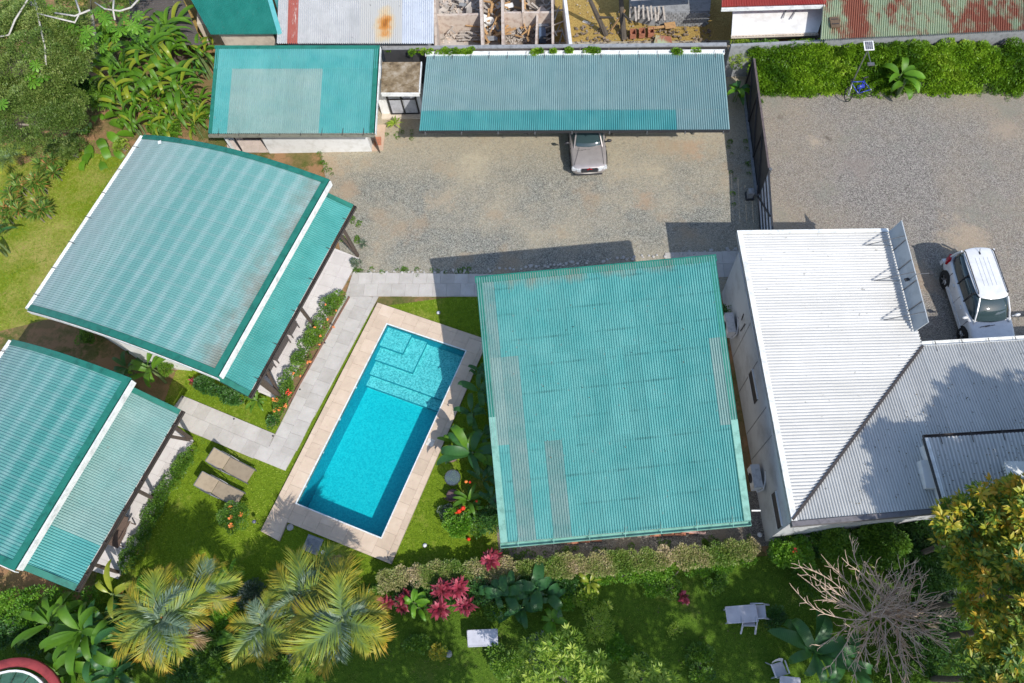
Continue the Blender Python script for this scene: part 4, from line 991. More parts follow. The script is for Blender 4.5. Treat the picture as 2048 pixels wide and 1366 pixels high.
mb = MB(); mb.bar(A(1075,40,.6),A(1098,40,.6),.9,.05); mb.build('metal_panel', plain('blue_grey_panel',(.30,.34,.40),.5), ru)
c = A(1076,50,.5); mb = MB(); mb.box((A(1085,72,.3).x,A(1085,72,.3).y,.35),(.35,.6,.5)); mb.build('cabinet', plain('dull_blue',(.08,.13,.22),.6), ru)
c = A(980,47,.35); wb_ = thing('washbasin','round white basin thrown among the planks of the ruin','basin',(c.x,c.y,.2))
mb = MB(); mb.lathe([(.06,.05),(.14,.10),(.20,.25),(.24,.27),(.25,.24),(.17,.03),(.05,0)],(c.x,c.y,.3),18); mb.build('bowl', plain('enamel',(.75,.75,.74),.3), wb_)
c = A(998,60,.35); mb = MB(); mb.lathe([(.001,.0),(.18,.0),(.20,.16),(.18,.16),(.16,.02),(.001,.02)],(c.x,c.y,.3),14); tag(mb.build('washtub', plain('grey_tub',(.35,.38,.40),.4)),'small grey tub beside the white basin in the ruin','tub')
def rubble(name,label,poly,n,mat,smin,smax):
    xs = [q[0] for q in poly]; ys = [q[1] for q in poly]; mb = MB()
    for k in range(n):
        q = A(rnd.uniform(min(xs),max(xs)),rnd.uniform(min(ys),max(ys)),0); s_ = rnd.uniform(smin,smax)
        Mr = Matrix.Rotation(rnd.uniform(0,6),3,Vector((rnd.random(),rnd.random(),rnd.random()+.1)).normalized())
        mb.box((q.x,q.y,s_*.35+rnd.random()*.12),(s_,s_*rnd.uniform(.3,.9),s_*rnd.uniform(.2,.5)),M=Mr)
    return tag(mb.build(name,mat),label,None,kind='stuff')
rubble('rubble','brown and pale rubble heaped inside the ruin',[(1008,28),(1072,90)],420,OLDWOOD,.05,.20)
rubble('rubble','broken masonry scattered in the west rooms of the ruin',[(872,-20),(958,88)],520,WT,.05,.20)
rubble('rubble','debris lying against the block building',[(1150,55),(1420,90)],240,RUBC,.04,.16)
rubble('rubble','pale debris on the ochre earth yard',[(1150,-10),(1300,88)],70,OLDWOOD,.03,.10)
c = A(1173,45,.05); mb = MB(); mb.box((c.x,c.y,.05),(.42,.14,.05),-.5); tag(mb.build('white_plank', plain('white_board',(.7,.62,.52),.8)),'short white plank lying alone on the ochre yard','plank')
a,b_ = A(1250,20,1.1),A(1222,60,.05); mb = MB(); mb.bar(a,b_,.10,.05); tag(mb.build('timber_beam', WOOD),'long raw timber leaning against the block building','beam')
cs = thing('clay_crates','three open reddish hollow clay blocks stacked in a row by the block wall','blocks',A(1282,68,0))
for k in range(3):
    c = A(1266+k*18,66-k*1.5,.3); mb = MB(); 
    for (dx,dy,sx_,sy_) in ((-.14,0,.03,.42),(.14,0,.03,.42),(0,-.2,.3,.03),(0,.2,.3,.03)): mb.box((c.x+dx,c.y+dy,.25),(sx_,sy_,.28))
    mb.box((c.x,c.y,.13),(.28,.4,.03)); mb.build('crate', BRICK, cs)
c = A(1330,54,.3); mb = MB(); mb.box((c.x-.25,c.y-.05,.35),(1.3,.16,.03),.12); mb.box((c.x+.25,c.y,.4),(.55,.42,.03),.12); tag(mb.build('plywood_sheet', WOOD),'yellow plywood offcuts lying on the clay blocks','board')
c = A(1322,78,.2); mb = MB(); mb.add([*(A(1312,70,.35),A(1342,73,.4),A(1345,92,.1),A(1305,96,.1))],[(0,1,2,3)]); tag(mb.build('tin_sheet', RU),'curled rusty tin sheet on the ground beside the clay blocks','sheet')
# dark tree trunks by the block building
for (x,y,x2,y2,lab) in [(1180,0,1212,70,'bare dark stump at the edge of the ochre yard, left of the leaning timber'),(1240,-30,1248,80,'bare dark stump beside the block building')]:
    t_ = thing('dead_tree',lab,'tree',A(x2,y2,0)); mb = MB(); mb.tube([A(x2,y2,0),A((x+x2)/2,(y+y2)/2,.9),A(x,y,2.0)],[.16,.13,.10],8)
    mb.tube([A((x+x2)/2,(y+y2)/2,.9),A(x2+15,y2-35,1.3)],[.07,.04],6); mb.build('trunk', plain('dark_bark',(.09,.075,.06),.9,scale=8,bmp=.6), t_)
# ------------------------------------------------------------------ vegetation
def setattrs(me, tone, u=None):
    a = me.attributes.new('tone','FLOAT','POINT'); a.data.foreach_set('value', np.asarray(tone,dtype=np.float32))
    if u is not None:
        a = me.attributes.new('u','FLOAT','POINT'); a.data.foreach_set('value', np.asarray(u,dtype=np.float32))
def np_mesh(name, V, F, nv):
    me = bpy.data.meshes.new(name); me.vertices.add(len(V)); me.vertices.foreach_set('co', np.asarray(V,dtype=np.float32).ravel())
    F = np.asarray(F,dtype=np.int32); me.loops.add(F.size); me.loops.foreach_set('vertex_index', F.ravel())
    me.polygons.add(len(F)); me.polygons.foreach_set('loop_start', np.arange(0,F.size,nv,dtype=np.int32))
    try: me.polygons.foreach_set('loop_total', np.full(len(F),nv,dtype=np.int32))
    except Exception: pass
    me.update(calc_edges=True); return me
def nrm(a): return a/np.maximum(np.linalg.norm(a,axis=1,keepdims=True),1e-9)
def leaf_geo(C, D, L, Wd, fold=.25, up=None):
    """one folded diamond leaf (two triangles) per row: C base, D direction, L length, Wd width"""
    n = len(C); D = nrm(D); U = np.tile([0,0,1.],(n,1)) if up is None else up
    S = nrm(np.cross(D,U)+rng.normal(0,.15,(n,3))); Nn = nrm(np.cross(S,D))
    L = L[:,None]; Wd = Wd[:,None]
    tip = C+D*L-Nn*L*.10; m = C+D*L*.5
    V = np.stack([C, m+S*Wd/2+Nn*Wd*fold, tip, m-S*Wd/2+Nn*Wd*fold, m],1).reshape(-1,3)
    b = np.arange(n)[:,None]*5
    F = np.concatenate([b+[0,1,4],b+[4,1,2],b+[0,4,3],b+[4,2,3]],0)
    F = np.concatenate([b+[0,4,1],b+[4,2,1],b+[0,3,4],b+[4,3,2]],0)
    return V,F
def leafcloud(name, C, D, L, Wd, mat, parent=None, tone=None, fold=.2):
    V,F = leaf_geo(C,D,L,Wd,fold); me = np_mesh(name,V,F,3)
    tone = rng.random(len(C)) if tone is None else tone
    setattrs(me, np.repeat(tone,5)); return link(name, me, mat, parent)
DENS = 4.2
def clump_points(centers, radii, per, flat=.75, up_bias=.35):
    """leaf bases on lumpy shells round each clump centre, leaves pointing outwards"""
    C=[];D=[];T=[]
    for c,r in zip(centers,radii):
        k = int(per*DENS*r*r)+3
        d = nrm(rng.normal(0,1,(k,3))); d[:,2] = np.abs(d[:,2])*np.where(rng.random(k)<.85,1,-1)
        rr = r*(.55+.45*rng.random(k)**.5)
        p = np.array(c)+d*rr[:,None]*[1,1,flat]
        C.append(p); dd = d+rng.normal(0,.45,(k,3)); dd[:,2] += up_bias*rng.random(k); D.append(dd)
        T.append(np.clip(.5+.25*(rng.random()-.5)*2+rng.normal(0,.18,k),0,1))
    return np.concatenate(C),np.concatenate(D),np.concatenate(T)
def rosette_points(centers, per, L, droop=.25):
    C=[];D=[];T=[];LL=[]
    for c in centers:
        k = per; a = rng.random(k)*6.283; el = rng.uniform(-.3,.75,k)
        D.append(np.stack([np.cos(a)*np.cos(el),np.sin(a)*np.cos(el),np.sin(el)],1)); C.append(np.array(c)+D[-1]*.03)
        t0 = rng.random(); T.append(np.clip(t0+rng.normal(0,.12,k),0,1)); LL.append(L*rng.uniform(.7,1.15,k))
    return np.concatenate(C),np.concatenate(D),np.concatenate(T),np.concatenate(LL)
def trunk_tube(parent, base, top, r0, r1, mat, bend=.2, name='trunk'):
    b_,t_ = Vector(base),Vector(top); pts=[]; rs=[]; o = Vector((rnd.uniform(-1,1),rnd.uniform(-1,1),0))*bend
    for k in range(6):
        f = k/5; pts.append(b_.lerp(t_,f)+o*math.sin(f*3.14)); rs.append(r0+(r1-r0)*f)
    mb = MB(); mb.tube(pts,rs,8); return mb.build(name, mat, parent, smooth=True)
BARK = plain('grey_bark',(.28,.24,.20),.9,var=.15,scale=9,bmp=.6,dirt=(.12,.10,.08))
DBARK = plain('dark_bark',(.12,.10,.08),.9,var=.15,scale=9,bmp=.6)
PALEBARK = plain('pale_bark',(.50,.47,.43),.9,scale=7,bmp=.4,dirt=(.28,.26,.23))
OLIVE = leafmat('olive_leaf', [(.06,.12,.02),(.17,.26,.05),(.38,.44,.13)], .35)
DEEP = leafmat('deep_green_leaf', [(.02,.07,.015),(.05,.15,.03),(.11,.25,.045)], .3)
MID = leafmat('mid_green_leaf', [(.04,.11,.012),(.11,.24,.022),(.24,.40,.045)], .3)
BRIGHT = leafmat('bright_leaf', [(.06,.19,.012),(.14,.33,.02),(.28,.47,.05)], .35)
YELLOW = leafmat('yellow_leaf', [(.06,.15,.03),(.22,.33,.04),(.62,.54,.05),(.74,.40,.04)], .35)
LIME = leafmat('lime_leaf', [(.14,.27,.02),(.34,.48,.05),(.56,.66,.11)], .4)
PALEH = leafmat('pale_hedge_leaf', [(.09,.19,.02),(.22,.30,.06),(.44,.38,.18),(.60,.44,.32)], .25)
SILV = leafmat('grey_green_leaf', [(.03,.07,.03),(.10,.15,.09),(.30,.34,.26)], .2)
HEDGE = leafmat('creeper_leaf', [(.04,.12,.006),(.13,.27,.012),(.25,.44,.02),(.38,.52,.05)], .35)
REDL = leafmat('red_leaf', [(.10,.012,.02),(.34,.025,.06),(.60,.10,.16)], .3)
BANL = leafmat('banana_leaf', [(.05,.15,.012),(.12,.28,.016),(.24,.43,.035)], .35, .5, veins=260)
BANY = leafmat('yellowing_banana_leaf', [(.20,.28,.02),(.36,.42,.04),(.50,.50,.06)], .4, .35, veins=260)
PADL = leafmat('dark_paddle_leaf', [(.02,.09,.03),(.05,.17,.045),(.10,.27,.05)], .3, .42, veins=160)
PALMA = leafmat('palm_frond_old', [(.10,.15,.05),(.20,.22,.05),(.34,.30,.06)], .35, .5, grad=[(0,(.10,.16,.09)),(.22,(.17,.23,.05)),(.42,(.34,.36,.04)),(.68,(.58,.45,.03)),(1,(.66,.30,.03))])
PALMB = leafmat('palm_frond_mid', [(.09,.14,.05),(.15,.22,.07),(.26,.30,.08)], .3, .5, grad=[(0,(.12,.20,.12)),(.25,(.17,.27,.08)),(.50,(.30,.38,.04)),(.8,(.52,.48,.04)),(1,(.62,.40,.04))])
PALMC = leafmat('palm_frond_young', [(.10,.17,.11),(.17,.26,.17),(.28,.36,.25)], .25, .45)
STEMG = plain('green_stem',(.16,.22,.08),.6,scale=9)
GRASSB = leafmat('grass_blade', [(.11,.21,.010),(.21,.34,.018),(.40,.48,.06)], .3, .7)
GRASSD = leafmat('shade_toned_grass_blade', [(.07,.14,.012),(.13,.23,.022),(.24,.32,.05)], .3, .7)  # darkened copy of the lit blades, the lower garden's shade put into the colour
REDF = plain('red_flower',(.75,.05,.02),.5,var=.2); ORF = plain('orange_flower',(.85,.25,.06),.5,var=.2)

# --- grass blades over the lawns (close lawns only), as stuff
def in_poly(x,y,poly):
    r = np.zeros(len(x),bool); n = len(poly)
    for i in range(n):
        a,b_ = poly[i],poly[(i+1)%n]
        c = ((a[1]>y)!=(b_[1]>y)) & (x < (b_[0]-a[0])*(y-a[1])/((b_[1]-a[1]) or 1e-9)+a[0]); r ^= c
    return r
def grass(label, poly, n, mat, holes=(), L=.07):
    xs=[p[0] for p in poly]; ys=[p[1] for p in poly]
    x = rng.uniform(min(xs),max(xs),n); y = rng.uniform(min(ys),max(ys),n)
    k = in_poly(x,y,poly)
    for h in holes: k &= ~in_poly(x,y,h)
    x,y = x[k],y[k]; m_ = len(x)
    a = rng.random(m_)*6.283; ln = L*rng.uniform(.5,1.3,m_); w_ = .012+.012*rng.random(m_)
    C = np.stack([x,y,np.full(m_,.008)],1); T = C+np.stack([np.cos(a)*ln*.6,np.sin(a)*ln*.6,ln*.8],1)
    S = np.stack([-np.sin(a)*w_,np.cos(a)*w_,np.zeros(m_)],1)
    V = np.stack([C-S,C+S,T],1).reshape(-1,3); F = (np.arange(m_)[:,None]*3+[0,1,2])
    me = np_mesh('grass',V,F,3); big_ = .5+.35*np.sin(x*1.3+np.sin(y*.9)*2)*np.cos(y*1.1)
    setattrs(me,np.repeat(np.clip(big_+rng.normal(0,.22,m_),0,1),3)); o = link('grass',me,mat); return tag(o,label,'grass',kind='stuff')
buildings = [inset(q,-.0) for q in ()]
H = [[(p[0],p[1]) for p in deck_out],[(p[0],p[1]) for p in path_a],[(p[0],p[1]) for p in [path_b[0],path_b[1],path_b[2],path_c[3],path_b[4]]],[(p[0],p[1]) for p in path_c],
     [(p[0],p[1]) for p in f1],[(p[0],p[1]) for p in f2],[(p.x,p.y) for p in hw],[(p.x,p.y) for p in hw2],[(p.x,p.y) for p in wp],[(p[0],p[1]) for p in yard_pts]]
H[2] = [(p[0],p[1]) for p in [A(690,592.5),A(757,592.5),A(570,941),A(510,917),A(549,868)]]
grass('short yellow green grass of the lawn round the pool', [(p[0],p[1]) for p in garden_pts], 60000, GRASSB, H, .06)
grass('patchy short grass of the west lawn', [(p[0],p[1]) for p in [A(-20,250),A(300,300),A(200,610),A(60,645),A(-20,660)]], 26000, GRASSB, H, .06)
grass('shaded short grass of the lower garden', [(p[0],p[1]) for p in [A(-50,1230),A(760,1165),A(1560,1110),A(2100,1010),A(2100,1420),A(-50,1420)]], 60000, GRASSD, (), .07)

# --- paddle leaves (banana, heliconia) as parts
def paddle(L, Wd, droop=.5, seg=9, ragged=0.0, stalk=.25, seed=0, rise=.9):
    r_ = random.Random(seed); V=[];F=[];U=[];T=[]
    x=z=0.0; an = rise; step = L*(1+stalk)/(seg+2); pts=[]
    for k in range(seg+3):
        pts.append((x,z,an)); x += math.cos(an)*step; z += math.sin(an)*step; an -= droop*(k/(seg+2))*.55
    nst = 2
    for k,(x_,z_,a_) in enumerate(pts):
        f = max(0,(k-nst)/(seg)) ; w_ = Wd/2*(math.sin(min(1,f*.94+.06)**.75*math.pi)**.62) if k >= nst else .012
        if ragged and k > nst: w_ *= 1-ragged*r_.random()
        nx,nz = -math.sin(a_),math.cos(a_)
        for s_,lift in ((-1,.28),(0,0),(1,.28)):
            V.append((x_+nx*abs(s_)*w_*lift, s_*w_*(.96), z_+nz*abs(s_)*w_*lift)); U.append(f); T.append(.5+ .12*s_)
    for k in range(len(pts)-1):
        for j in (0,1): F.append((k*3+j,(k+1)*3+j,(k+1)*3+j+1,k*3+j+1))
    me = bpy.data.meshes.new('leaf'); me.from_pydata(V,[],F); me.update(); setattrs(me,T,U)
    me.polygons.foreach_set('use_smooth',[True]*len(F)); return me
PADS = [paddle(1.0,.26,d,9,rg,.3,i,ri) for i,(d,rg,ri) in enumerate([(.9,.0,.9),(1.2,.12,1.0),(.6,.05,.75),(1.5,.1,1.1)])]
WPADS = [paddle(1.0,.40,d,9,0.0,.3,i+9,ri) for i,(d,ri) in enumerate([(.9,.8),(1.3,1.0),(.6,.6)])]
def set_mats(meshes, mats):
    out = {}
    for mname,mt in mats.items():
        out[mname] = []
        for me in meshes:
            c = me.copy(); c.materials.clear(); c.materials.append(mt); out[mname].append(c)
    return out
PADM = set_mats(PADS,{'ban':BANL,'yel':BANY,'dark':PADL,'mid':MID}); WPADM = set_mats(WPADS,{'ban':BANL,'dark':PADL,'bright':BRIGHT})
def paddles(parent, base, n, L, meshes, zr=(0,.3), el=(-.25,.2), az=None, sc_=(.75,1.1), wscale=1.0):
    base = Vector(base)
    for k in range(n):
        me = rnd.choice(meshes); o = bpy.data.objects.new('leaf', me); sc.collection.objects.link(o); o.parent = parent
        if parent.name in INV: o.matrix_parent_inverse = INV[parent.name]
        a = (az[k] if az else 2*math.pi*(k*.382+rnd.random()*.12)); s_ = L*rnd.uniform(*sc_)
        o.location = base+Vector((0,0,rnd.uniform(*zr))); o.rotation_euler = (rnd.uniform(-.2,.2), rnd.uniform(*el), a); o.scale = (s_,s_*wscale,s_)
def stem(parent, base, top, r=.04, mat=None): 
    mb = MB(); mb.tube([Vector(base),Vector(base).lerp(Vector(top),.5)+Vector((.02,.03,0)),Vector(top)],[r,r*.9,r*.6],6); mb.build('stem', mat or STEMG, parent)
def banana(px,py,zc,n,L,label,cat='banana plant',mats=None,stems=1,spread=.3,group=None,el=(.0,.55),wscale=1.0,name='banana_plant'):
    c = A(px,py,zc); t_ = thing(name,label,cat,(c.x,c.y,0),0,group)
    for s_ in range(stems):
        o = Vector((rnd.uniform(-1,1),rnd.uniform(-1,1),0))*spread if s_ else Vector((0,0,0)); top = c+o+Vector((0,0,rnd.uniform(-.3,.2) if s_ else 0))
        stem(t_, Vector((top.x*.97+c.x*.03,top.y*.97+c.y*.03,0)), top, .06 if zc > 1 else .03)
        paddles(t_, top, max(3,n//stems), L, mats or PADM['ban'], zr=(-.25,.05), el=el, wscale=wscale)
    return t_

# --- palms
def frond(L, Wd, droop, seed, nl=58, curl=.25):
    r_ = random.Random(seed); V=[];F=[];U=[];T=[]
    pts=[]; x=z=0.0; an=.65; seg=12
    for k in range(seg+1):
        pts.append(Vector((x,0,z))); x += math.cos(an)*L/seg; z += math.sin(an)*L/seg; an -= droop/seg
    def P_(f):
        f = max(0,min(.9999,f))*seg; i = int(f); return pts[i].lerp(pts[i+1],f-i)
    def Dv(f):
        f = max(0,min(.9999,f))*seg; i = int(f); return (pts[i+1]-pts[i]).normalized()
    # rachis
    for k in range(seg):
        a,b_ = pts[k],pts[k+1]; w0=.022*(1-k/seg)+.004; i0=len(V)
        V += [a+Vector((0,-w0,0)),a+Vector((0,w0,0)),b_+Vector((0,w0*.9,0)),b_+Vector((0,-w0*.9,0))]; F.append((i0,i0+3,i0+2,i0+1)); U += [.3]*4; T += [.55]*4
    for k in range(nl):
        f = .10+.90*k/(nl-1); p = P_(f); d = Dv(f); nv = Vector((-d.z,0,d.x))
        ll = Wd*(math.sin(max(.05,f*.86+.12)*math.pi)**.55)*r_.uniform(.72,1.12)
        for s_ in (-1,1):
            sp = .52+.55*f+r_.uniform(-.14,.14)
            dr_ = (Vector((0,s_,0))*math.cos(sp)+d*math.sin(sp)+nv*(.32+r_.uniform(-.18,.18))).normalized()
            wv = d*.013; p1 = p+dr_*ll*.5; p2 = p+dr_*ll-Vector((0,0,curl*ll*r_.uniform(.5,1.2)))
            i0=len(V); tt = r_.random()
            V += [p-wv,p+wv,p1+wv*1.1,p1-wv*1.1,p2]; F += [(i0,i0+1,i0+2,i0+3),(i0+3,i0+2,i0+4)]
            U += [f*.45]*2+[f*.55+.22]*2+[f*.55+.45]; T += [tt]*5
    me = bpy.data.meshes.new('frond'); me.from_pydata([tuple(v) for v in V],[],F); me.update(); setattrs(me,T,U); return me
FR = [frond(1.0,.56,1.25,1,50),frond(1.0,.60,1.6,2,50),frond(1.0,.50,.95,3,50)]
FRM = set_mats(FR,{'old':PALMA,'mid':PALMB,'young':PALMC,'dead':leafmat('dead_frond',[(.14,.08,.04),(.28,.18,.09),(.42,.30,.16)],.15)})
RING = plain('palm_trunk',(.22,.20,.16),.9,scale=10,bmp=.6)
def palm(px,py,z,L,label,nf=13,az0=0.0,old=.45,lean=(0,0)):
    c = A(px,py,z); t_ = thing('palm_tree',label,'palm tree',(c.x-lean[0],c.y-lean[1],0),0,'yellow green palms along the garden hedge')
    trunk_tube(t_,(c.x-lean[0],c.y-lean[1],0),(c.x,c.y,z-.15),.13,.08,RING,.1)
    mb = MB(); mb.lathe([(.001,-.35),(.09,-.3),(.11,0),(.05,.22),(.001,.25)],c,10); mb.build('crown_shaft', STEMG, t_)
    for k in range(nf):
        f = k/(nf-1); kind = 'old' if f < old else ('mid' if f < .8 else 'young')
        me = rnd.choice(FRM[kind]); o = bpy.data.objects.new('frond', me); sc.collection.objects.link(o); o.parent = t_; o.matrix_parent_inverse = INV[t_.name]
        o.location = c+Vector((0,0,.02+.12*f)); s_ = L*rnd.uniform(.72,1.15)*(1 if f < .8 else .72)
        o.rotation_euler = (rnd.uniform(-.55,.55), .30-.55*f+rnd.uniform(-.22,.22), az0+k*2.399+rnd.uniform(-.38,.38)); o.scale = (s_,s_*rnd.uniform(.8,1.1),s_)
    for k in range(3):
        o = bpy.data.objects.new('dead_frond', rnd.choice(FRM['dead'])); sc.collection.objects.link(o); o.parent = t_; o.matrix_parent_inverse = INV[t_.name]
        o.location = c-Vector((0,0,.1)); s_ = L*rnd.uniform(.6,.9); o.rotation_euler = (rnd.uniform(-.5,.5),.75,rnd.random()*6.28); o.scale = (s_,s_*.7,s_)
    mb = MB()
    for k in range(14): 
        q = c+Vector((rnd.uniform(-.10,.10),rnd.uniform(-.10,.10),rnd.uniform(-.05,.12))); mb.box(q,(.05,.05,.05))
    mb.build('fruit', ORF, t_)
    return t_
palm(322,1243,3.9,1.75,'largest palm at the left, with wide yellow and orange fronds',17,.3)
palm(402,1180,3.1,1.3,'palm with blue grey fronds behind the largest left palm, nearest the terrace',11,1.1,.35)
palm(528,1250,2.8,1.3,'small narrow palm between the left and the right palm groups',11,2.0,.5)
palm(688,1240,3.9,1.68,'largest palm at the right of the row, grey green heart and golden fronds',15,.9)
palm(604,1195,3.2,1.45,'palm with long golden fronds reaching left, behind the largest right palm',12,2.6,.45)
palm(648,1150,3.0,1.15,'upright grey green palm nearest the pool deck',11,.5,.3)

# --- generic bush / tree builders
def bush(name, label, cat, px, py, rad, h, mat, per=900, leaf=(.10,.05), nclump=None, group=None, flower=None, nfl=0, elong=1.0, base0=0.0, stems=True):
    c = A(px,py,h*.6); t_ = thing(name,label,cat,(c.x,c.y,0),0,group)
    n_ = nclump or int(5+rad*rad*20); cs=[]; rs=[]
    for k in range(n_):
        a = rnd.random()*6.283; r_ = rad*math.sqrt(rnd.random())*.8; z_ = base0+h*(.45+.45*(1-(r_/rad)**2)*rnd.uniform(.7,1.15))
        cs.append((c.x+math.cos(a)*r_*elong,c.y+math.sin(a)*r_,z_)); rs.append(rnd.uniform(.22,.36)*min(rad,.9)+.07)
    C,D,T = clump_points(cs,rs,per); n = len(C)
    leafcloud('foliage',C,D,leaf[0]*rng.uniform(.7,1.3,n),leaf[1]*rng.uniform(.7,1.3,n),mat,t_,T)
    if stems:
        mb = MB()
        for k in range(min(7,n_)): mb.tube([Vector((c.x+rnd.uniform(-.06,.06),c.y+rnd.uniform(-.06,.06),0)),Vector(cs[k])*.5+Vector((c.x,c.y,h*.3))*.5,Vector(cs[k])],[.03,.02,.01],5)
        mb.build('branches', BARK, t_)['kind'] = 'stuff'
    for k in range(nfl):
        q = Vector(cs[k%n_])+Vector((rnd.uniform(-.1,.1),rnd.uniform(-.1,.1),rs[k%n_]*.8)); mb = MB()
        for j in range(5):
            a = j*1.256+rnd.random(); mb.add([q,q+Vector((math.cos(a)*.09+.03*math.sin(a),math.sin(a)*.09,.03)),q+Vector((math.cos(a+.6)*.10,math.sin(a+.6)*.10,.01))],[(0,1,2)])
        mb.build('flower', flower, t_)
    return t_
def hedge(label, pts, wd, h, mat, per=500, leaf=(.09,.04), cat='hedge', name='hedge', dens=3.2, tone=None, bottom=.1, cr=(.20,.34), hr=(.55,.9)):
    """row of overlapping leaf clumps along a polyline of ground points"""
    t_ = thing(name,label,cat,pts[0]); cs=[]; rs=[]
    for a,b_ in zip(pts[:-1],pts[1:]):
        n_ = int((b_-a).length*wd*dens*3)+2; e = (b_-a).normalized(); s_ = Vector((-e.y,e.x,0))
        for k in range(n_):
            q = a.lerp(b_,rnd.random())+s_*rnd.uniform(-.5,.5)*(wd-.25); cs.append((q.x,q.y,h*rnd.uniform(*hr))); rs.append(rnd.uniform(*cr))
    C,D,T = clump_points(cs,rs,per); 
    if tone is not None: T = np.clip(T*.6+tone(C),0,1)
    n = len(C); leafcloud('foliage',C,D,leaf[0]*rng.uniform(.7,1.3,n),leaf[1]*rng.uniform(.7,1.3,n),mat,t_,T)
    mb = MB()
    for a,b_ in zip(pts[:-1],pts[1:]):
        for k in range(int((b_-a).length*2)+1):
            q = a.lerp(b_,rnd.random()); mb.tube([q,q+Vector((rnd.uniform(-.2,.2),rnd.uniform(-.2,.2),h*.7))],[.025,.012],4)
    mb.build('stems', BARK, t_)['kind'] = 'stuff'; return t_
def tree(name, label, px, py, z, rx, ry, rz, mat, nclump, per=300, leaf=(.13,.06), rosette=0, bark=None, group=None, world=None, minr=.35, maxr=.7, base=None):
    c = world if world is not None else A(px,py,z); t_ = thing(name,label,'tree',(c.x,c.y,0),0,group); cs=[]; rs=[]
    for k in range(nclump):
        a = rnd.random()*6.283; e = math.asin(rnd.uniform(-.35,1)); f = rnd.uniform(.72,1.05)
        cs.append((c.x+rx*f*math.cos(a)*math.cos(e),c.y+ry*f*math.sin(a)*math.cos(e),c.z+rz*f*math.sin(e))); rs.append(rnd.uniform(minr,maxr))
    C,D,T = clump_points(cs,rs,per)
    Ls = leaf[0]*rng.uniform(.7,1.25,len(C))
    if rosette:
        rc=[]
        for cc_,r_ in zip(cs,rs):
            for k in range(rosette):
                d = Vector((rnd.gauss(0,1),rnd.gauss(0,1),abs(rnd.gauss(0,1))+.2)).normalized(); rc.append(Vector(cc_)+d*r_*rnd.uniform(.8,1.15))
        C2,D2,T2,L2 = rosette_points(rc,13,leaf[0]*1.5); C = np.concatenate([C,C2]); D = np.concatenate([D,D2]); T = np.concatenate([T*.35,T2]); Ls = np.concatenate([Ls*.8,L2])
    leafcloud('crown',C,D,Ls,Ls*(leaf[1]/leaf[0]),mat,t_,T)
    b0 = base if base is not None else Vector((c.x,c.y,0)); trunk_tube(t_,b0,(c.x,c.y,c.z-rz*.2),.12,.07,bark or DBARK,.15)
    mb = MB()
    for k in range(min(7,nclump)):
        s_ = Vector((c.x,c.y,c.z-rz*rnd.uniform(.2,.7))); e = Vector(cs[k]); mb.tube([s_,s_.lerp(e,.5)+Vector((0,0,.15)),e],[.07,.045,.02],6)
    mb.build('branches', bark or BARK, t_)['kind'] = 'stuff'; return t_
# ================================================================== placing the plants
# top left: big olive tree, cecropia, heliconia clump
tree('broadleaf_tree','dense olive green tree filling the top left corner of the photo',60,110,4.6,2.9,2.8,1.4,OLIVE,120,520,(.11,.045),minr=.35,maxr=.75,base=A(100,225))
tree('broadleaf_tree','olive green tree below the corner tree at the west edge of the lawn',70,235,3.6,2.2,1.7,1.1,OLIVE,80,560,(.10,.04),minr=.3,maxr=.6,base=A(60,232))
tree('broadleaf_tree','small olive tree north of the heliconia clump at the top edge',205,-10,4.0,2.2,1.3,1.0,OLIVE,40,420,(.11,.045),minr=.3,maxr=.55)
def lobed(parent, c, r, mat, n=9, name='leaf'):
    """cecropia leaf: a ring of rounded lobes"""
    V=[];F=[];T=[]; c = Vector(c); tl = Vector((rnd.uniform(-.35,.35),rnd.uniform(-.35,.35),1)).normalized(); a_ = tl.cross(Vector((1,0,0))).normalized(); b_ = tl.cross(a_)
    for k in range(n):
        t0 = 2*math.pi*k/n+rnd.uniform(-.06,.06); w_ = .9*math.pi/n; tt = rnd.random()
        for q,(rr,da,dz) in enumerate(((0,0,0),(.45,-w_*.8,.02),(.85,-w_*.75,-.05),(1,0,-.12),(.85,w_*.75,-.05),(.45,w_*.8,.02),(.6,0,.0))):
            p = c+(a_*math.cos(t0+da)+b_*math.sin(t0+da))*rr*r+tl*dz*r*1.6; V.append(p); T.append(.35+.5*tt if q != 6 else .2)
        i = len(V)-7; F += [(i,i+1,i+6),(i+1,i+2,i+6),(i+2,i+3,i+6),(i+3,i+4,i+6),(i+4,i+5,i+6),(i+5,i,i+6)]
    me = bpy.data.meshes.new(name); me.from_pydata([tuple(v) for v in V],[],F); me.update(); setattrs(me,T); return link(name,me,mat,parent)
cec = thing('cecropia_tree','tall tree with bare pale limbs and bright green lobed leaves over the top left corner','tree',A(205,150,0))
mb = MB(); mb.tube([A(205,150,0),A(150,85,3.0),A(95,35,5.0),A(20,-30,6.5)],[.15,.12,.10,.07],8); mb.build('trunk', PALEBARK, cec, True)
mb = MB(); mb.tube([A(196,118,1.5),A(184,40,4.0),A(180,-20,5.5)],[.11,.09,.07],8); mb.build('trunk', PALEBARK, cec, True)
for pts in ([(-10,75,6),(18,70,6),(30,40,6.2),(55,0,6.4),(60,-20,6.4)],[(68,-10,6),(80,50,6),(90,95,5.8),(92,130,5.6)],[(150,-5,6),(160,25,6),(150,45,6),(75,27,6.1)],[(285,-10,6),(262,15,6),(240,22,6),(210,18,6),(190,5,6)],[(228,-5,6),(226,20,6),(230,40,5.8)],[(180,20,6),(150,32,6),(110,26,6)]):
    mb = MB(); mb.tube([A(*q) for q in pts],[.045,.04,.04,.035,.03][:len(pts)],6); mb.build('branch', PALEBARK, cec, True)
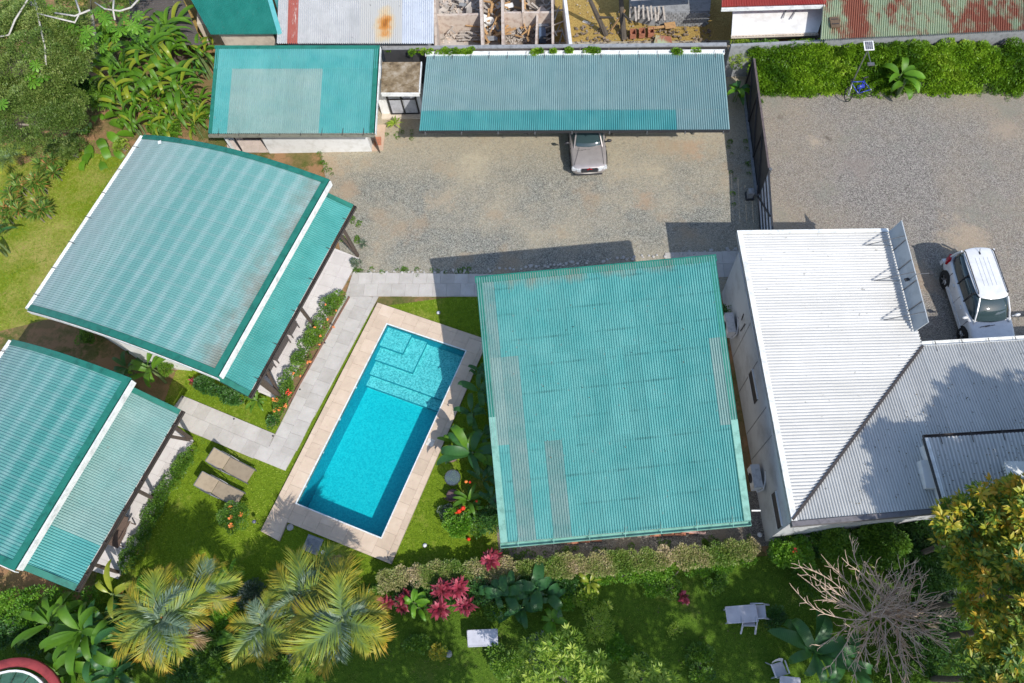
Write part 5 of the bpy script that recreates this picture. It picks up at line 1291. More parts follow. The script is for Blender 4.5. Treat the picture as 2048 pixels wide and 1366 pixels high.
for (x,y,z) in [(55,115,5.6),(72,130,5.6),(60,150,5.5),(85,155,5.6),(68,165,5.4),(48,120,5.5),(112,38,5.8),(125,30,5.7),(138,48,5.7),(120,50,5.8),(60,28,5.6),(175,62,5.6),(185,80,5.6),(168,75,5.6),(195,70,5.6),(190,22,5.7),(205,30,5.6),(210,38,5.6),(200,15,5.6),(245,40,5.5),(262,50,5.5),(240,60,5.4),(230,75,5.4),(272,55,5.4),(215,42,5.4),(70,0,5.6),(82,8,5.6),(4,208,5.2),(142,55,5.6),(100,45,5.7),(285,75,5.3),(150,60,5.5),(220,55,5.4),(252,28,5.6),(235,20,5.6),(275,30,5.5),(165,90,5.4),(205,95,5.3),(230,92,5.2),(95,20,5.7),(30,20,5.6),(50,95,5.6),(75,105,5.6)]:
    lobed(cec, A(x,y,z+rnd.uniform(-.2,.1)), rnd.uniform(.24,.36), BRIGHT)
# heliconia clump
HL = set_mats([paddle(1.0,.17,d,9,rg,.22,i+40,ri) for i,(d,rg,ri) in enumerate([(1.0,.15,.9),(1.4,.22,1.05),(.7,.10,.7),(1.7,.15,1.1)])],{'h':BANL,'y':BANY})
HELS = [(300,105,2.8,17,1.8,'tallest heliconia clump of long ribbed leaves in the middle of the stand'),(345,55,2.4,13,1.6,'heliconia clump with upright leaves against the dark grey roof'),
 (245,150,2.3,15,1.7,'heliconia clump with long leaves reaching west towards the olive tree'),(350,160,2.3,16,1.6,'heliconia clump with arching leaves nearest the utility building wall'),
 (292,205,1.7,15,1.4,'low heliconia clump just north of the arched roof'),(345,215,1.5,14,1.3,'low heliconia clump between the utility building and the arched roof'),
 (240,205,1.5,12,1.3,'low heliconia clump next to the big philodendron leaves'),(300,160,2.5,16,1.6,'dense heliconia clump in the centre of the lower half of the stand'),
 (385,200,1.3,11,1.1,'narrow heliconia clump squeezed against the utility building wall'),(270,70,2.2,12,1.4,'heliconia clump at the top left of the stand below the cecropia leaves')]
HELS += [(320,90,2.6,16,1.7,'heliconia clump in the upper middle of the stand'),(210,120,2.0,14,1.5,'heliconia clump at the west side of the stand by the pale trunk'),(390,110,2.0,13,1.3,'heliconia clump beside the north west corner of the utility building'),
 (320,250,1.1,12,1.0,'low heliconia clump touching the north eave of the arched roof'),(385,245,1.0,10,1.0,'low heliconia clump below the utility building corner'),(270,240,1.2,12,1.1,'low heliconia clump beside the arched roof corner')]
for px,py,zc,n,L,lab in HELS:
    banana(px,py,zc*.85,n+6,L,lab,'heliconia',HL['h']*4+HL['y'],stems=4,spread=.55,group='heliconia clumps by the utility building',name='heliconia',el=(-.05,.5))
banana(395,130,1.0,8,.8,'low broad leaved plant between the heliconias and the utility building','plant',PADM['dark'],stems=2,name='broad_leaf_plant')
t_ = thing('philodendron','philodendron with big glossy dark green leaves on bare soil by the arched roof','philodendron',A(195,265,0))
for (x,y,z,s_,a) in [(205,240,1.0,.95,.6),(185,258,.9,.9,2.4),(212,262,.8,.85,-.6),(180,285,.6,.9,-1.6),(205,290,.6,.8,-1.2),(160,240,.8,.8,2.8),(250,230,.9,.8,.9),(172,318,.4,.7,-1.8),(200,320,.3,.75,-1.0),(150,290,.5,.7,3.3),(225,300,.5,.7,-.5),(190,248,1.0,.9,1.5),(215,245,1.0,.9,-.1),(175,272,.8,.9,2.0),(198,275,.7,.9,-1.1),(228,270,.8,.9,.3),(235,250,.9,.85,1.2),(162,262,.7,.8,3.0),(185,305,.5,.8,-2.2)]:
    me = rnd.choice(WPADM['ban']*2+WPADM['bright']); o = bpy.data.objects.new('leaf',me); sc.collection.objects.link(o); o.parent = t_; o.matrix_parent_inverse = INV[t_.name]
    o.location = A(x,y,z*.5); o.rotation_euler = (rnd.uniform(-.25,.25),.75,a); o.scale = (s_*.95,s_*1.35,s_*.9)
bush('shrub','small yellow green shrub at the corner of the arched roof','shrub',243,293,.42,.6,LIME,900,(.06,.04))
def strap_plant(label, px, py, z, n, L, mat, wd=.05, name='dracaena', cat='plant', heads=1, spread=.3, group=None, tonebase=None):
    c = A(px,py,z); t_ = thing(name,label,cat,(c.x,c.y,0),0,group)
    for h_ in range(heads):
        o = Vector((rnd.uniform(-1,1),rnd.uniform(-1,1),rnd.uniform(-.3,.2)))*spread if h_ else Vector(); q = c+o; q.z = max(.1,q.z)
        a = rng.random(n)*6.283; el = rng.uniform(-.1,1.1,n)
        D = np.stack([np.cos(a)*np.cos(el),np.sin(a)*np.cos(el),np.sin(el)],1); C = np.tile(np.array(q),(n,1))+D*.03
        ln = L*rng.uniform(.7,1.1,n); V=[];F=[];T=[]
        S = nrm(np.cross(D,[0,0,1.])); P0=C; P1=C+D*ln[:,None]*.55; P2=C+D*ln[:,None]*.95-np.array([0,0,.22])*ln[:,None]
        w_ = wd*rng.uniform(.8,1.2,n)[:,None]
        V = np.stack([P0-S*w_*.25,P0+S*w_*.25,P1+S*w_*.5,P1-S*w_*.5,P2],1).reshape(-1,3); b_ = np.arange(n)[:,None]*5
        F = np.concatenate([b_+[0,1,2],b_+[0,2,3],b_+[3,2,4]],0); me = np_mesh('leaves',V,F,3); tn = rng.random(n); setattrs(me,np.repeat(tn,5)); link('leaf_rosette',me,mat,t_)
        if z > .25: mb = MB(); mb.tube([Vector((q.x,q.y,0)),q],[.025,.015],5); mb.build('stem', BARK, t_)
    return t_
DRAC = leafmat('dracaena_leaf', [(.05,.13,.015),(.12,.25,.03),(.24,.36,.06),(.45,.18,.06)], .3)
for (px,py,lab) in [(35,375,'spiky dracaena clump on the west lawn, the left one'),(78,365,'spiky dracaena clump on the west lawn, the right one'),(25,418,'low spiky dracaena with reddish leaves at the lawn edge'),(75,412,'small reddish dracaena south of the two big clumps'),(95,330,'dracaena at the foot of the olive tree')]:
    strap_plant(lab,px,py,.7,60,.55,DRAC,.06,heads=6,spread=.45)
banana(-15,478,1.2,9,1.0,'broad leaved plant cut by the west edge of the photo, casting shade on the lawn','plant',PADM['dark'],stems=2,name='broad_leaf_plant')
palmf = thing('fern_palm','low feathery palm under the olive tree at the west edge','palm',A(20,320,0))
for k in range(9):
    o = bpy.data.objects.new('frond',rnd.choice(FRM['mid'])); sc.collection.objects.link(o); o.parent = palmf; o.matrix_parent_inverse = INV[palmf.name]
    o.location = A(18,318,.9); o.rotation_euler = (0,rnd.uniform(-.2,.2),k*.7); o.scale = (1.2,1.2,1.2)
bush('shrub','olive shrub between the olive tree and the philodendron','shrub',115,300,.6,.9,OLIVE,700,(.09,.04))
bush('shrub','leafy shrub at the top edge beside the dark grey roof','shrub',150,180,.9,1.6,DEEP,600,(.12,.06))

bush('shrub','olive shrub over the foot of the corner tree beside the lawn','shrub',140,298,.7,1.1,OLIVE,700,(.10,.04))
bush('shrub','second olive shrub at the north edge of the west lawn','shrub',105,335,.55,.8,OLIVE,700,(.10,.04))
bush('shrub','bright undergrowth between the olive tree and the heliconia stand','shrub',200,195,.9,1.3,MID,600,(.13,.06))
bush('shrub','bright undergrowth at the foot of the cecropia limbs','shrub',215,90,1.0,1.8,BRIGHT,500,(.14,.07))
bush('shrub','mixed green undergrowth below the heliconia stand','shrub',330,260,.8,.7,MID,600,(.12,.06))
bush('shrub','mixed green undergrowth by the utility building west wall','shrub',395,225,.6,.8,MID,600,(.12,.05))
# between the two arched houses
bush('shrub','small shrub against the south wall of the first arched house, its west end','shrub',172,672,.42,.6,MID,700,(.09,.05))
banana(252,735,.9,10,.9,'young banana plant with dark leaves in the gap between the arched roofs','banana plant',PADM['dark'],stems=2)
banana(302,742,1.3,11,1.1,'banana plant with one tall upright leaf against the white wall','banana plant',PADM['ban'],stems=2)
bush('shrub','fern like shrub beside the banana plant with the upright leaf','shrub',345,728,.5,.7,MID,900,(.16,.03))
strap_plant('small dark red dracaena on the lawn south of the first arched house',388,764,.2,34,.30,REDL,.06)
hedge('low leafy border under the south eave of the first porch roof',[A(402,768),A(450,790),A(498,812)],.45,.45,DEEP,600,(.10,.06),'shrubs','leafy_border')
banana(512,800,.5,8,.5,'small strap leaved plant at the south end of the first porch','plant',PADM['mid'],name='border_plant')
bush('shrub','flowering shrub at the south end of the first planter, with salmon flowers','shrub',555,815,.42,.55,MID,800,(.07,.04),flower=ORF,nfl=4)
bush('shrub','low dark shrub at the tip of the lawn beside the path bend','shrub',545,845,.25,.35,DEEP,900,(.08,.04))
bush('shrub','little shrub by the north post of the first porch','shrub',712,528,.22,.35,SILV,900,(.10,.03))
strap_plant('grassy tuft in the gravel beside the first porch',726,488,.08,26,.30,SILV,.03,name='grass_tuft')
strap_plant('yellow tuft of grass behind the north post of the first porch',690,480,.15,26,.30,LIME,.03,name='grass_tuft')
# planters along the porches
hedge('planter hedge with orange flowers between the first porch and the path',[A(676,600),A(650,645),A(612,712),A(575,778),A(566,795)],.62,.50,MID,620,(.07,.04))
t_ = thing('flower_bed','orange and red blossoms scattered over the first planter hedge','flowers',A(620,700,0))
for (x,y,big) in [(672,622,0),(655,640,0),(668,655,0),(640,672,0),(652,610,0),(618,725,1),(640,690,0),(600,752,0),(577,785,2),(572,812,1),(588,748,0),(630,655,0)]:
    q = A(x,y,.58); mb = MB()
    for k in range(4+6*big):
        a = rnd.random()*6.283; r_ = .05+.05*big; p = q+Vector((math.cos(a)*r_*rnd.random(),math.sin(a)*r_*rnd.random(),rnd.uniform(-.02,.05))); mb.lathe([(.001,0),(.035,.015),(.001,.03)],p,5)
    mb.build('blossom', REDF if big == 2 else ORF, t_)
mb = MB(); mb.bar(A(699,594,.08),A(560,838,.08),.05,.12); tag(mb.build('planter_kerb', plain('brown_kerb',(.22,.12,.08),.9)),'thin brown kerb between the planter hedge and the path','kerb')
flat_poly('planter_soil',[A(678,590),A(699,594),A(560,838),A(548,800),A(560,785)],.03,plain('planter_earth',(.20,.13,.07),1.0,scale=8))
hedge('green planter hedge between the second porch and the lawn with the loungers',[A(392,892),A(360,950),A(318,1025),A(285,1085),A(258,1138)],.60,.5,MID,620,(.07,.04))

# garden by the pool
bush('flowering_shrub','round yellow green shrub with orange fruits on the lawn south of the loungers','shrub',470,1035,.62,1.0,MID,900,(.06,.04),flower=ORF,nfl=5)
banana(945,905,1.2,15,1.15,'large plant with broad paddle leaves right of the pool, its leaves shading the deck','plant',PADM['dark']+PADM['ban'],stems=2,spread=.25,wscale=1.25,name='broad_leaf_plant')
banana(958,780,1.0,9,.9,'dark leaved plant squeezed against the pool house wall by the north part of the deck','plant',PADM['dark'],stems=2,spread=.2,wscale=1.2,name='broad_leaf_plant')
banana(945,830,.8,9,.8,'dark leaved plant in the pool house shade, between two larger plants','plant',PADM['dark'],stems=2,spread=.25,wscale=1.2,name='broad_leaf_plant')
banana(935,1000,.7,10,.65,'plant with narrow bright leaves and red flower spikes beside the garden chair','plant',PADM['ban'],stems=2,spread=.2,name='red_flower_plant')
banana(965,960,.7,9,.7,'dark narrow leaved plant against the pool house wall behind the glass table','plant',PADM['dark'],stems=2,spread=.25,name='dark_plant')
bush('shrub','dark feathery shrub at the south west corner of the pool house','shrub',975,1040,.45,.7,DEEP,800,(.16,.04))
bush('croton','rounded variegated shrub with yellow tips on the lawn east of the pool','shrub',915,1045,.52,.9,BRIGHT,900,(.09,.05))
bush('shrub','brownish shrub beside the variegated shrub','shrub',893,1025,.30,.4,SILV,800,(.08,.05))
t_ = thing('flowers','bright red flower spikes among the leaves beside the garden chair','flowers',A(930,1015,0))
for (x,y,z_,s_) in [(926,1016,.8,.10),(918,1022,.7,.10),(948,1020,.7,.06),(953,1002,.8,.05),(932,963,.8,.07),(940,964,.8,.06),(952,908,1.0,.06),(912,1026,.6,.07),(937,1078,.1,.08)]:
    q = A(x,y,z_); mb = MB(); mb.lathe([(.001,-.03),(s_,.0),(s_*.5,s_),(.001,s_*1.4)],q,7); mb.build('flower', REDF if rnd.random() < .7 else ORF, t_)

for px,py,z_,n_,L_,mt_,lab in [(965,870,.8,9,.7,'dark','dark paddle leaved plant hugging the pool house wall above the biggest plant'),(915,880,.6,8,.6,'ban','bright paddle leaved plant on the pool side of the biggest plant'),
 (975,920,.8,9,.7,'dark','dark paddle leaved plant hugging the pool house wall below the biggest plant'),(960,740,.7,8,.6,'dark','small dark plant at the north east corner of the pool deck'),(950,1020,.6,10,.5,'ban','narrow leaved plant between the red flowers and the wall'),(975,1000,.9,9,.6,'dark','dark plant against the wall behind the red flowers')]:
    banana(px,py,z_,n_,L_,lab,'plant',PADM[mt_],stems=2,spread=.2,wscale=1.2,name='broad_leaf_plant')
bush('shrub','leafy green shrub filling the bed beside the croton','shrub',955,1050,.4,.6,MID,700,(.10,.05))
# garden hedge along the south of the site
def pinktone(C): 
    return .22*np.sin(C[:,0]*1.9)+.12*np.sin(C[:,0]*5.1+C[:,1]*3)+.16
hedge('long clipped hedge with pale pinkish leaves between the pool house and the lower garden',[A(762,1168),A(900,1150),A(1050,1143),A(1200,1133),A(1350,1121),A(1505,1104)],.82,.80,PALEH,1000,(.075,.04),dens=8,tone=pinktone,cr=(.16,.22),hr=(.86,.93))
hedge('green skirt of shrubs along the lower side of the pale hedge',[A(800,1200),A(900,1190),A(1060,1180),A(1150,1165)],.8,.6,DEEP,520,(.10,.05),'shrubs','shrub_row')
hedge('bright rim of the clipped hedge facing the lower garden',[A(1100,1163),A(1250,1154),A(1400,1138),A(1510,1122)],.35,.60,BRIGHT,520,(.08,.04),'shrubs','shrub_row')
hedge('light green shrub row beyond the second house at the west edge',[A(-20,1205),A(60,1215),A(130,1222),A(205,1218)],1.3,1.1,BRIGHT,420,(.10,.05))
hedge('darker lower shrub mass under the light green shrub row',[A(-20,1262),A(60,1270),A(120,1275)],.9,.8,DEEP,420,(.12,.06),'shrubs','shrub_row')
def cordy(label,px,py,z,n=40,L=.45):
    return strap_plant(label,px,py,z,n,L,REDL,.11,'cordyline','cordyline',heads=2,spread=.22,group='red cordylines along the hedge')
cordy('lone crimson cordyline in front of the pale hedge',980,1122,.9)
cordy('crimson cordyline at the upper left of the red group',884,1178,1.0); cordy('crimson cordyline at the upper right of the red group',915,1176,1.0)
cordy('crimson cordyline at the lower left of the red group',878,1218,.8); cordy('crimson cordyline at the lower right of the red group',935,1210,.8)
cordy('small dark red cordyline left of the lime plant',775,1208,.6,30,.35); cordy('small dark red cordyline directly behind the lime plant',803,1212,.6,30,.35); cordy('narrow dark red cordyline near the palms',806,1198,.8,22,.3)
cordy('tiny red cordyline in the shade of the lower garden near the hedge',1366,1192,.2,20,.22)
banana(825,1205,1.0,12,.5,'lime green plant with whorled leaves between the dark red cordylines','plant',WPADM['bright'],stems=3,spread=.3,name='lime_plant')
for i,(px,py,z,n,L) in enumerate([(1020,1180,.9,11,.8),(1075,1175,.9,11,.8),(1045,1215,.7,10,.7),(990,1185,.8,9,.7),(1105,1200,.7,9,.7)]):
    banana(px,py,z,n,L,['dark broad leaved plant below the hedge, west end of its row','dark broad leaved plant below the hedge, tallest of its row','dark broad leaved plant below the hedge, nearest the lawn','dark broad leaved plant beside the red cordylines','dark broad leaved plant below the hedge, east end of its row'][i],'plant',PADM['dark']+WPADM['dark'],stems=2,spread=.3,wscale=1.3,group='dark plants below the hedge',name='broad_leaf_plant')
banana(1105,1240,.6,9,.5,'blue green young plant at the edge of the lower lawn','plant',WPADM['bright'],name='young_plant')
banana(1180,1165,.8,8,.5,'yellow green plant growing out of the hedge gap','plant',PADM['yel'],name='young_plant')
strap_plant('yellow grassy plant at the lawn edge below the hedge',1215,1210,.3,24,.3,LIME,.05,name='grass_tuft')
bush('shrub','light green shrub under the east part of the hedge, yellow side','shrub',1305,1170,.45,.6,BRIGHT,700,(.07,.05))
bush('shrub','mid green shrub touching the light green one under the hedge','shrub',1340,1175,.35,.5,MID,700,(.07,.05))
bush('shrub','isolated bright green shrub on the lower lawn nearer the bare tree','shrub',1433,1165,.36,.4,MID,800,(.07,.05))
bush('shrub','small yellow green sapling on the lower lawn','shrub',1352,1258,.28,.4,LIME,500,(.06,.03))
bush('shrub','small yellow clipped shrub beside a stone on the lower lawn','shrub',877,1308,.28,.4,YELLOW,1300,(.07,.04))
q = A(898,1308); mb = MB(); mb.lathe([(.001,-.02),(.13,.0),(.12,.14),(.05,.22),(.001,.23)],(q.x,q.y,0),9); tag(mb.build('garden_stone', BLOCK),'grey stone beside the small yellow shrub','stone')
for px,py,r_,h_,mt_,lab in [(250,1290,.8,.9,DEEP,'dark shrub between the bananas and the largest left palm'),(430,1310,.8,.8,MID,'green shrub at the bottom edge between the palm groups'),(380,1345,.7,.6,DEEP,'dark low shrub at the bottom edge under the left palm'),
 (590,1250,.6,.9,BRIGHT,'bright green shrub between the two right palms'),(450,1230,.5,.8,BRIGHT,'bright shrub in the gap between the palm groups'),(740,1240,.5,.6,DEEP,'dark shrub just right of the largest right palm'),(500,1190,.5,.7,SILV,'grey green shrub behind the small narrow palm'),(1000,1215,.5,.6,MID,'mid green shrub right of the red cordylines'),(1130,1195,.5,.6,BRIGHT,'bright shrub at the east end of the dark plants')]:
    bush('shrub',lab,'shrub',px,py,r_,h_,mt_,600,(.11,.05))
bush('shrub','silvery white flecked shrub under the palms','shrub',612,1300,.75,.7,SILV,700,(.12,.03))
bush('shrub','green undergrowth below the left palms','shrub',470,1290,.7,.7,DEEP,500,(.12,.05))
bush('shrub','green undergrowth below the right palm, west side','shrub',560,1270,.6,.8,DEEP,500,(.12,.05))
banana(160,1262,1.8,16,1.3,'banana plant with long leaves spreading west over the shrub row','banana plant',PADM['ban'],stems=2,spread=.4)
banana(180,1290,1.6,20,1.3,'banana plant with dark glossy leaves by the red curved roof','banana plant',PADM['dark']+PADM['ban'],stems=3,spread=.5)
banana(225,1335,1.3,14,1.1,'banana plant at the bottom edge below the largest left palm','banana plant',PADM['dark'],stems=2,spread=.4)
banana(222,1188,2.0,4,1.0,'two tall yellow banana leaves beside the corner of the second house','banana plant',PADM['yel'])
bush('shrub','shrub with a few orange flowers under the yellow banana leaves','shrub',250,1195,.45,.6,MID,700,(.10,.05),flower=ORF,nfl=2)
tree('leafy_tree','bright yellow green tree crown at the bottom edge, wider one left of centre',1110,1345,3.2,1.5,.9,.8,LIME,26,420,(.14,.035),rosette=6,minr=.25,maxr=.5)
tree('leafy_tree','small yellow green tree crown at the bottom edge right of the wider one',1300,1352,3.0,.65,.5,.5,LIME,9,420,(.13,.04),rosette=6,minr=.2,maxr=.35)
bush('shrub','tall feathery yellow green shrub lit by the sun in the middle of the lower garden','shrub',1195,1250,.55,1.5,LIME,700,(.10,.025))
bush('shrub','dark grey green shrub in deep shade beside the feathery one','shrub',1085,1300,.6,1.0,SILV,500,(.12,.03))
for px,py,r_,h_,mt_,lab in [(1240,1290,.5,.6,BRIGHT,'bright low shrub on the lower lawn left of the small crown'),(1400,1330,.6,.5,MID,'green shrub at the bottom edge right of the small crown'),(1170,1200,.45,.7,LIME,'lime shrub below the hedge gap'),(830,1290,.4,.4,MID,'small green shrub left of the yellow clipped one'),
 (1010,1320,.6,.7,MID,'green shrub at the bottom edge left of the wide bright crown'),(1550,1240,.4,.5,DEEP,'dark shrub between the tilted chairs and the bare tree'),(1280,1340,.5,.6,MID,'green shrub under the small bottom crown'),(1620,1160,.6,.8,MID,'green shrub in front of the bright corner shrub'),(960,1165,.5,.9,DEEP,'dark green shrub between lone cordyline and the red group')]:
    bush('shrub',lab,'shrub',px,py,r_,h_,mt_,600,(.10,.05))
for px,py,z_,n_,L_,mt_,lab in [(100,1250,1.5,14,1.2,'ban','banana plant with bright leaves at the west end of the shrub row'),(215,1240,1.3,12,1.0,'dark','banana plant squeezed between the shrub row and the largest left palm'),(140,1330,1.2,14,1.2,'ban','banana plant at the bottom edge beside the red rimmed kiosk'),
 (455,1150,.7,9,.6,'ban','small banana plant behind the palm with blue grey fronds'),(470,1275,.8,10,.7,'ban','small banana plant in the gap between the palm groups'),(570,1165,.6,9,.5,'mid','small leafy plant by the round drain cover')]:
    banana(px,py,z_,n_,L_,lab,'banana plant',PADM[mt_],stems=2,spread=.3)
for px,py,r_,h_,mt_,lab in [(300,1180,.5,.6,BRIGHT,'bright shrub right below the second porch end'),(350,1310,.7,.7,MID,'mid green shrub underneath the largest left palm'),(640,1310,.7,.7,BRIGHT,'bright shrub underneath the largest right palm'),(560,1330,.7,.6,MID,'mid green shrub at the bottom edge below the small palm'),(745,1195,.4,.8,MID,'mid green shrub where the hedge meets the palms')]:
    bush('shrub',lab,'shrub',px,py,r_,h_,mt_,600,(.11,.05))
# weeds creeping over the gravel edges
cs=[];rs=[]
for (x0,y0,x1,y1,n_) in [(705,540,950,543,26),(1515,185,1522,330,16),(1540,192,2040,190,40),(1492,200,1500,380,14),(770,272,840,268,8),(640,310,665,350,10),(705,415,720,500,14),(1010,1112,1500,1078,40),(1460,270,1470,420,8)]:
    for k in range(n_):
        f = rnd.random(); q = A(x0+(x1-x0)*f+rnd.gauss(0,4),y0+(y1-y0)*f+rnd.gauss(0,4),.02); cs.append(tuple(q)); rs.append(rnd.uniform(.05,.11))
C,D,T = clump_points(cs,rs,2200,up_bias=.8); n = len(C)
tag(leafcloud('weeds',C,D,.07*rng.uniform(.6,1.3,n),.02*rng.uniform(.7,1.3,n),MID,None,T),'small weeds along the edges of the gravel',None,kind='stuff')
# south side of the white building
bush('shrub','bright leafy shrub at the south west corner of the white building','shrub',1580,1110,.75,1.3,BRIGHT,700,(.10,.06),flower=REDF,nfl=1)
bush('shrub','dark green shrub along the south wall of the white building, west one','shrub',1680,1082,.9,1.7,MID,650,(.10,.06))
bush('shrub','dark green shrub along the south wall of the white building, middle one','shrub',1760,1085,1.0,1.9,MID,650,(.10,.06))
bush('shrub','dark green shrub along the south wall of the white building, east one','shrub',1840,1085,.9,1.7,DEEP,650,(.10,.06))
hedge('dark leafy undergrowth along the foot of the white building south wall',[A(1545,1098),A(1700,1098),A(1880,1080)],1.0,.9,DEEP,420,(.11,.06),'shrubs','shrub_row')
# mango like trees at the right
yt = [(1945,1068,4.9,.85,.7,.9,15,'tree with yellow leaf rosettes beside the low corner of the white roofs'),(2060,1035,5.8,1.2,.9,1.2,26,'tall yellow topped tree at the east edge over the raised roof'),
      (1995,1180,5.0,1.1,1.2,1.4,22,'dark green tree with lit yellow tips east of the bare tree'),(2060,1250,6.0,1.2,1.5,1.6,26,'orange yellow tree at the east edge beside the bare tree'),(2015,1350,5.2,1.3,1.0,1.4,22,'yellow flecked tree at the bottom right corner'),
      (2175,1000,5.7,1.3,1.1,1.3,26,'yellow tipped tree just outside the east edge beside the raised roof'),(2330,960,6.6,1.5,1.3,1.5,26,'yellow tipped tree further east of the raised roof')]
for (px,py,z,rx,ry,rz,n_,lab) in yt:
    tree('yellow_tree',lab,px,py,z,rx,ry,rz,YELLOW,n_,170,(.17,.06),rosette=11,group='yellow tipped trees at the east side',minr=.3,maxr=.6)
bush('fern','pale fern fronds in the shade east of the bare tree','fern',1895,1215,.5,.9,SILV,500,(.30,.05))
bush('shrub','dark undergrowth right below the yellow tipped trees','shrub',1880,1290,1.1,1.2,DEEP,380,(.14,.05))
bush('shrub','dark undergrowth north east of the bare tree','shrub',1850,1150,.9,1.2,DEEP,380,(.14,.05))
bush('shrub','mossy low shrub at the bottom edge below the bare tree','shrub',1800,1350,.9,.7,MID,380,(.12,.04))
banana(1625,1305,1.0,15,1.35,'large blue green paddle leaved plant left of the bare tree','plant',PADM['dark'],stems=2,spread=.2,wscale=1.3,name='broad_leaf_plant')
banana(1690,1320,.8,7,1.2,'paddle leaved plant partly under the bare tree branches','plant',PADM['dark'],wscale=1.3,name='broad_leaf_plant')
# bare tree
bt = thing('bare_tree','leafless grey pink tree with a burst of thin curling branches in the lower right garden','tree',A(1840,1222,0))
PINKB = plain('dry_bark',(.56,.42,.32),.9,var=.15,scale=9,dirt=(.36,.27,.20))
ctr = A(1762,1228,2.7)
mb = MB(); mb.tube([A(1840,1226,0),A(1822,1227,1.6),A(1795,1227,2.4),ctr],[.13,.12,.09,.05],8); mb.build('trunk', PINKB, bt, True)
for k in range(66):
    a = 2*math.pi*k/66+rnd.uniform(-.08,.08); asp = 1.0+(.35 if math.cos(a) < 0 else 0)
    L = rnd.uniform(1.15,1.95)*asp*(1.0 if k%3 else .6); st = A(rnd.uniform(1728,1825),1230+rnd.uniform(-8,8),rnd.uniform(2.3,3.1))
    p = Vector(st); d = Vector((math.cos(a),math.sin(a)*.85,rnd.uniform(-.1,.55))).normalized(); pts=[p]; n_=7; bend = rnd.uniform(-.30,.30)
    for j in range(n_):
        d = (d+Vector((-d.y,d.x,0))*bend*.5+Vector((rnd.uniform(-.1,.1),rnd.uniform(-.1,.1),rnd.uniform(-.03,.09)))).normalized(); p = p+d*L/n_; pts.append(Vector(p))
    mb = MB(); mb.tube(pts,[.014*(1-j/(n_+1))+.007 for j in range(n_+1)],5)
    for j in range(2,n_+1):
        for r_ in range(rnd.choice((2,3,3))):
            e = (pts[j]-pts[j-1]).normalized(); e = (e+Vector((rnd.uniform(-1,1),rnd.uniform(-1,1),rnd.uniform(-.2,.8)))*.8).normalized(); q = pts[j]; l2 = rnd.uniform(.12,.40)
            m_ = q+e*l2; f_ = m_+(e+Vector((rnd.uniform(-.5,.5),rnd.uniform(-.5,.5),.5))).normalized()*l2*.6
            mb.tube([q,m_,f_],[.011,.008,.006],4)
    mb.build('branch', PINKB, bt)
# creeper hedge on the north wall of the parking area
def hd(C): return .22*np.sin(C[:,0]*1.1)+.24*np.sin(C[:,0]*2.9+np.sin(C[:,1]*3)*2)*np.cos(C[:,1]*3)+.2
t_ = thing('creeper_hedge','bright green creeper covering the wall and bank above the parking area','hedge',A(1780,150,0))
cs=[];rs=[]
for k in range(620):
    x = rnd.uniform(1508,2130); f = rnd.random(); y = 180-92*f+rnd.uniform(-4,6); z_ = .12+1.75*f; q = A(x,y,z_); cs.append((q.x,q.y,z_-.12)); rs.append(rnd.uniform(.2,.36))
C,D,T = clump_points(cs,rs,620,up_bias=.6); T = np.clip(T*.55+hd(C),0,1); n = len(C)
leafcloud('foliage',C,D,.11*rng.uniform(.6,1.3,n),.06*rng.uniform(.7,1.3,n),HEDGE,t_,T)
mb = MB(); mb.add([A(1506,186,0),A(2130,184,0),A(2130,90,1.6),A(1506,92,1.6)],[(0,1,2,3)]); mb.build('bank', plain('bank_earth',(.05,.07,.02),1.0), t_)
banana(1812,155,1.2,20,.85,'broad leaved plant growing out of the creeper hedge next to the bicycle','plant',WPADM['ban']+WPADM['bright'],stems=3,spread=.35,name='broad_leaf_plant')
banana(1478,180,.8,12,.62,'pale leaved plant at the east end of the carport','plant',WPADM['dark']+WPADM['bright'],stems=2,spread=.15,name='broad_leaf_plant')
hedge('tall weedy creepers in the corner between carport and fence',[A(1468,160),A(1475,110)],.8,1.5,LIME,700,(.12,.035),'weeds','weeds')
hedge('weedy creeper strip beside the fence head',[A(1500,150),A(1492,110)],.3,1.5,MID,400,(.10,.03),'weeds','weeds')
t_ = thing('vine','bright vine trailing over the boundary wall and the carport gutter','vine',A(900,100,0))
cs=[];rs=[]
for (x0,x1,n_,zz) in [(846,945,16,2.5),(1066,1082,4,2.5),(1098,1110,3,2.5),(1135,1142,3,2.5),(1170,1195,5,2.5),(1335,1362,4,2.5),(820,850,3,2.3),(772,785,2,2.2),(1380,1400,2,2.4)]:
    for k in range(n_):
        q = A(rnd.uniform(x0,x1),rnd.uniform(99,106),zz); cs.append(tuple(q)); rs.append(rnd.uniform(.09,.17))
C,D,T = clump_points(cs,rs,2200); n = len(C); leafcloud('foliage',C,D,.08*rng.uniform(.6,1.3,n),.05*rng.uniform(.7,1.3,n),HEDGE,t_,T)
mb = MB(); mb.tube([A(820,100,2.4),A(900,100,2.45),A(1000,100,2.42),A(1195,101,2.42)],.012,4); mb.build('stem', BARK, t_)
strap_plant('small yellow green fan leaved plant on the gravel by the concrete shed',790,248,.3,22,.50,LIME,.07,name='fan_plant')
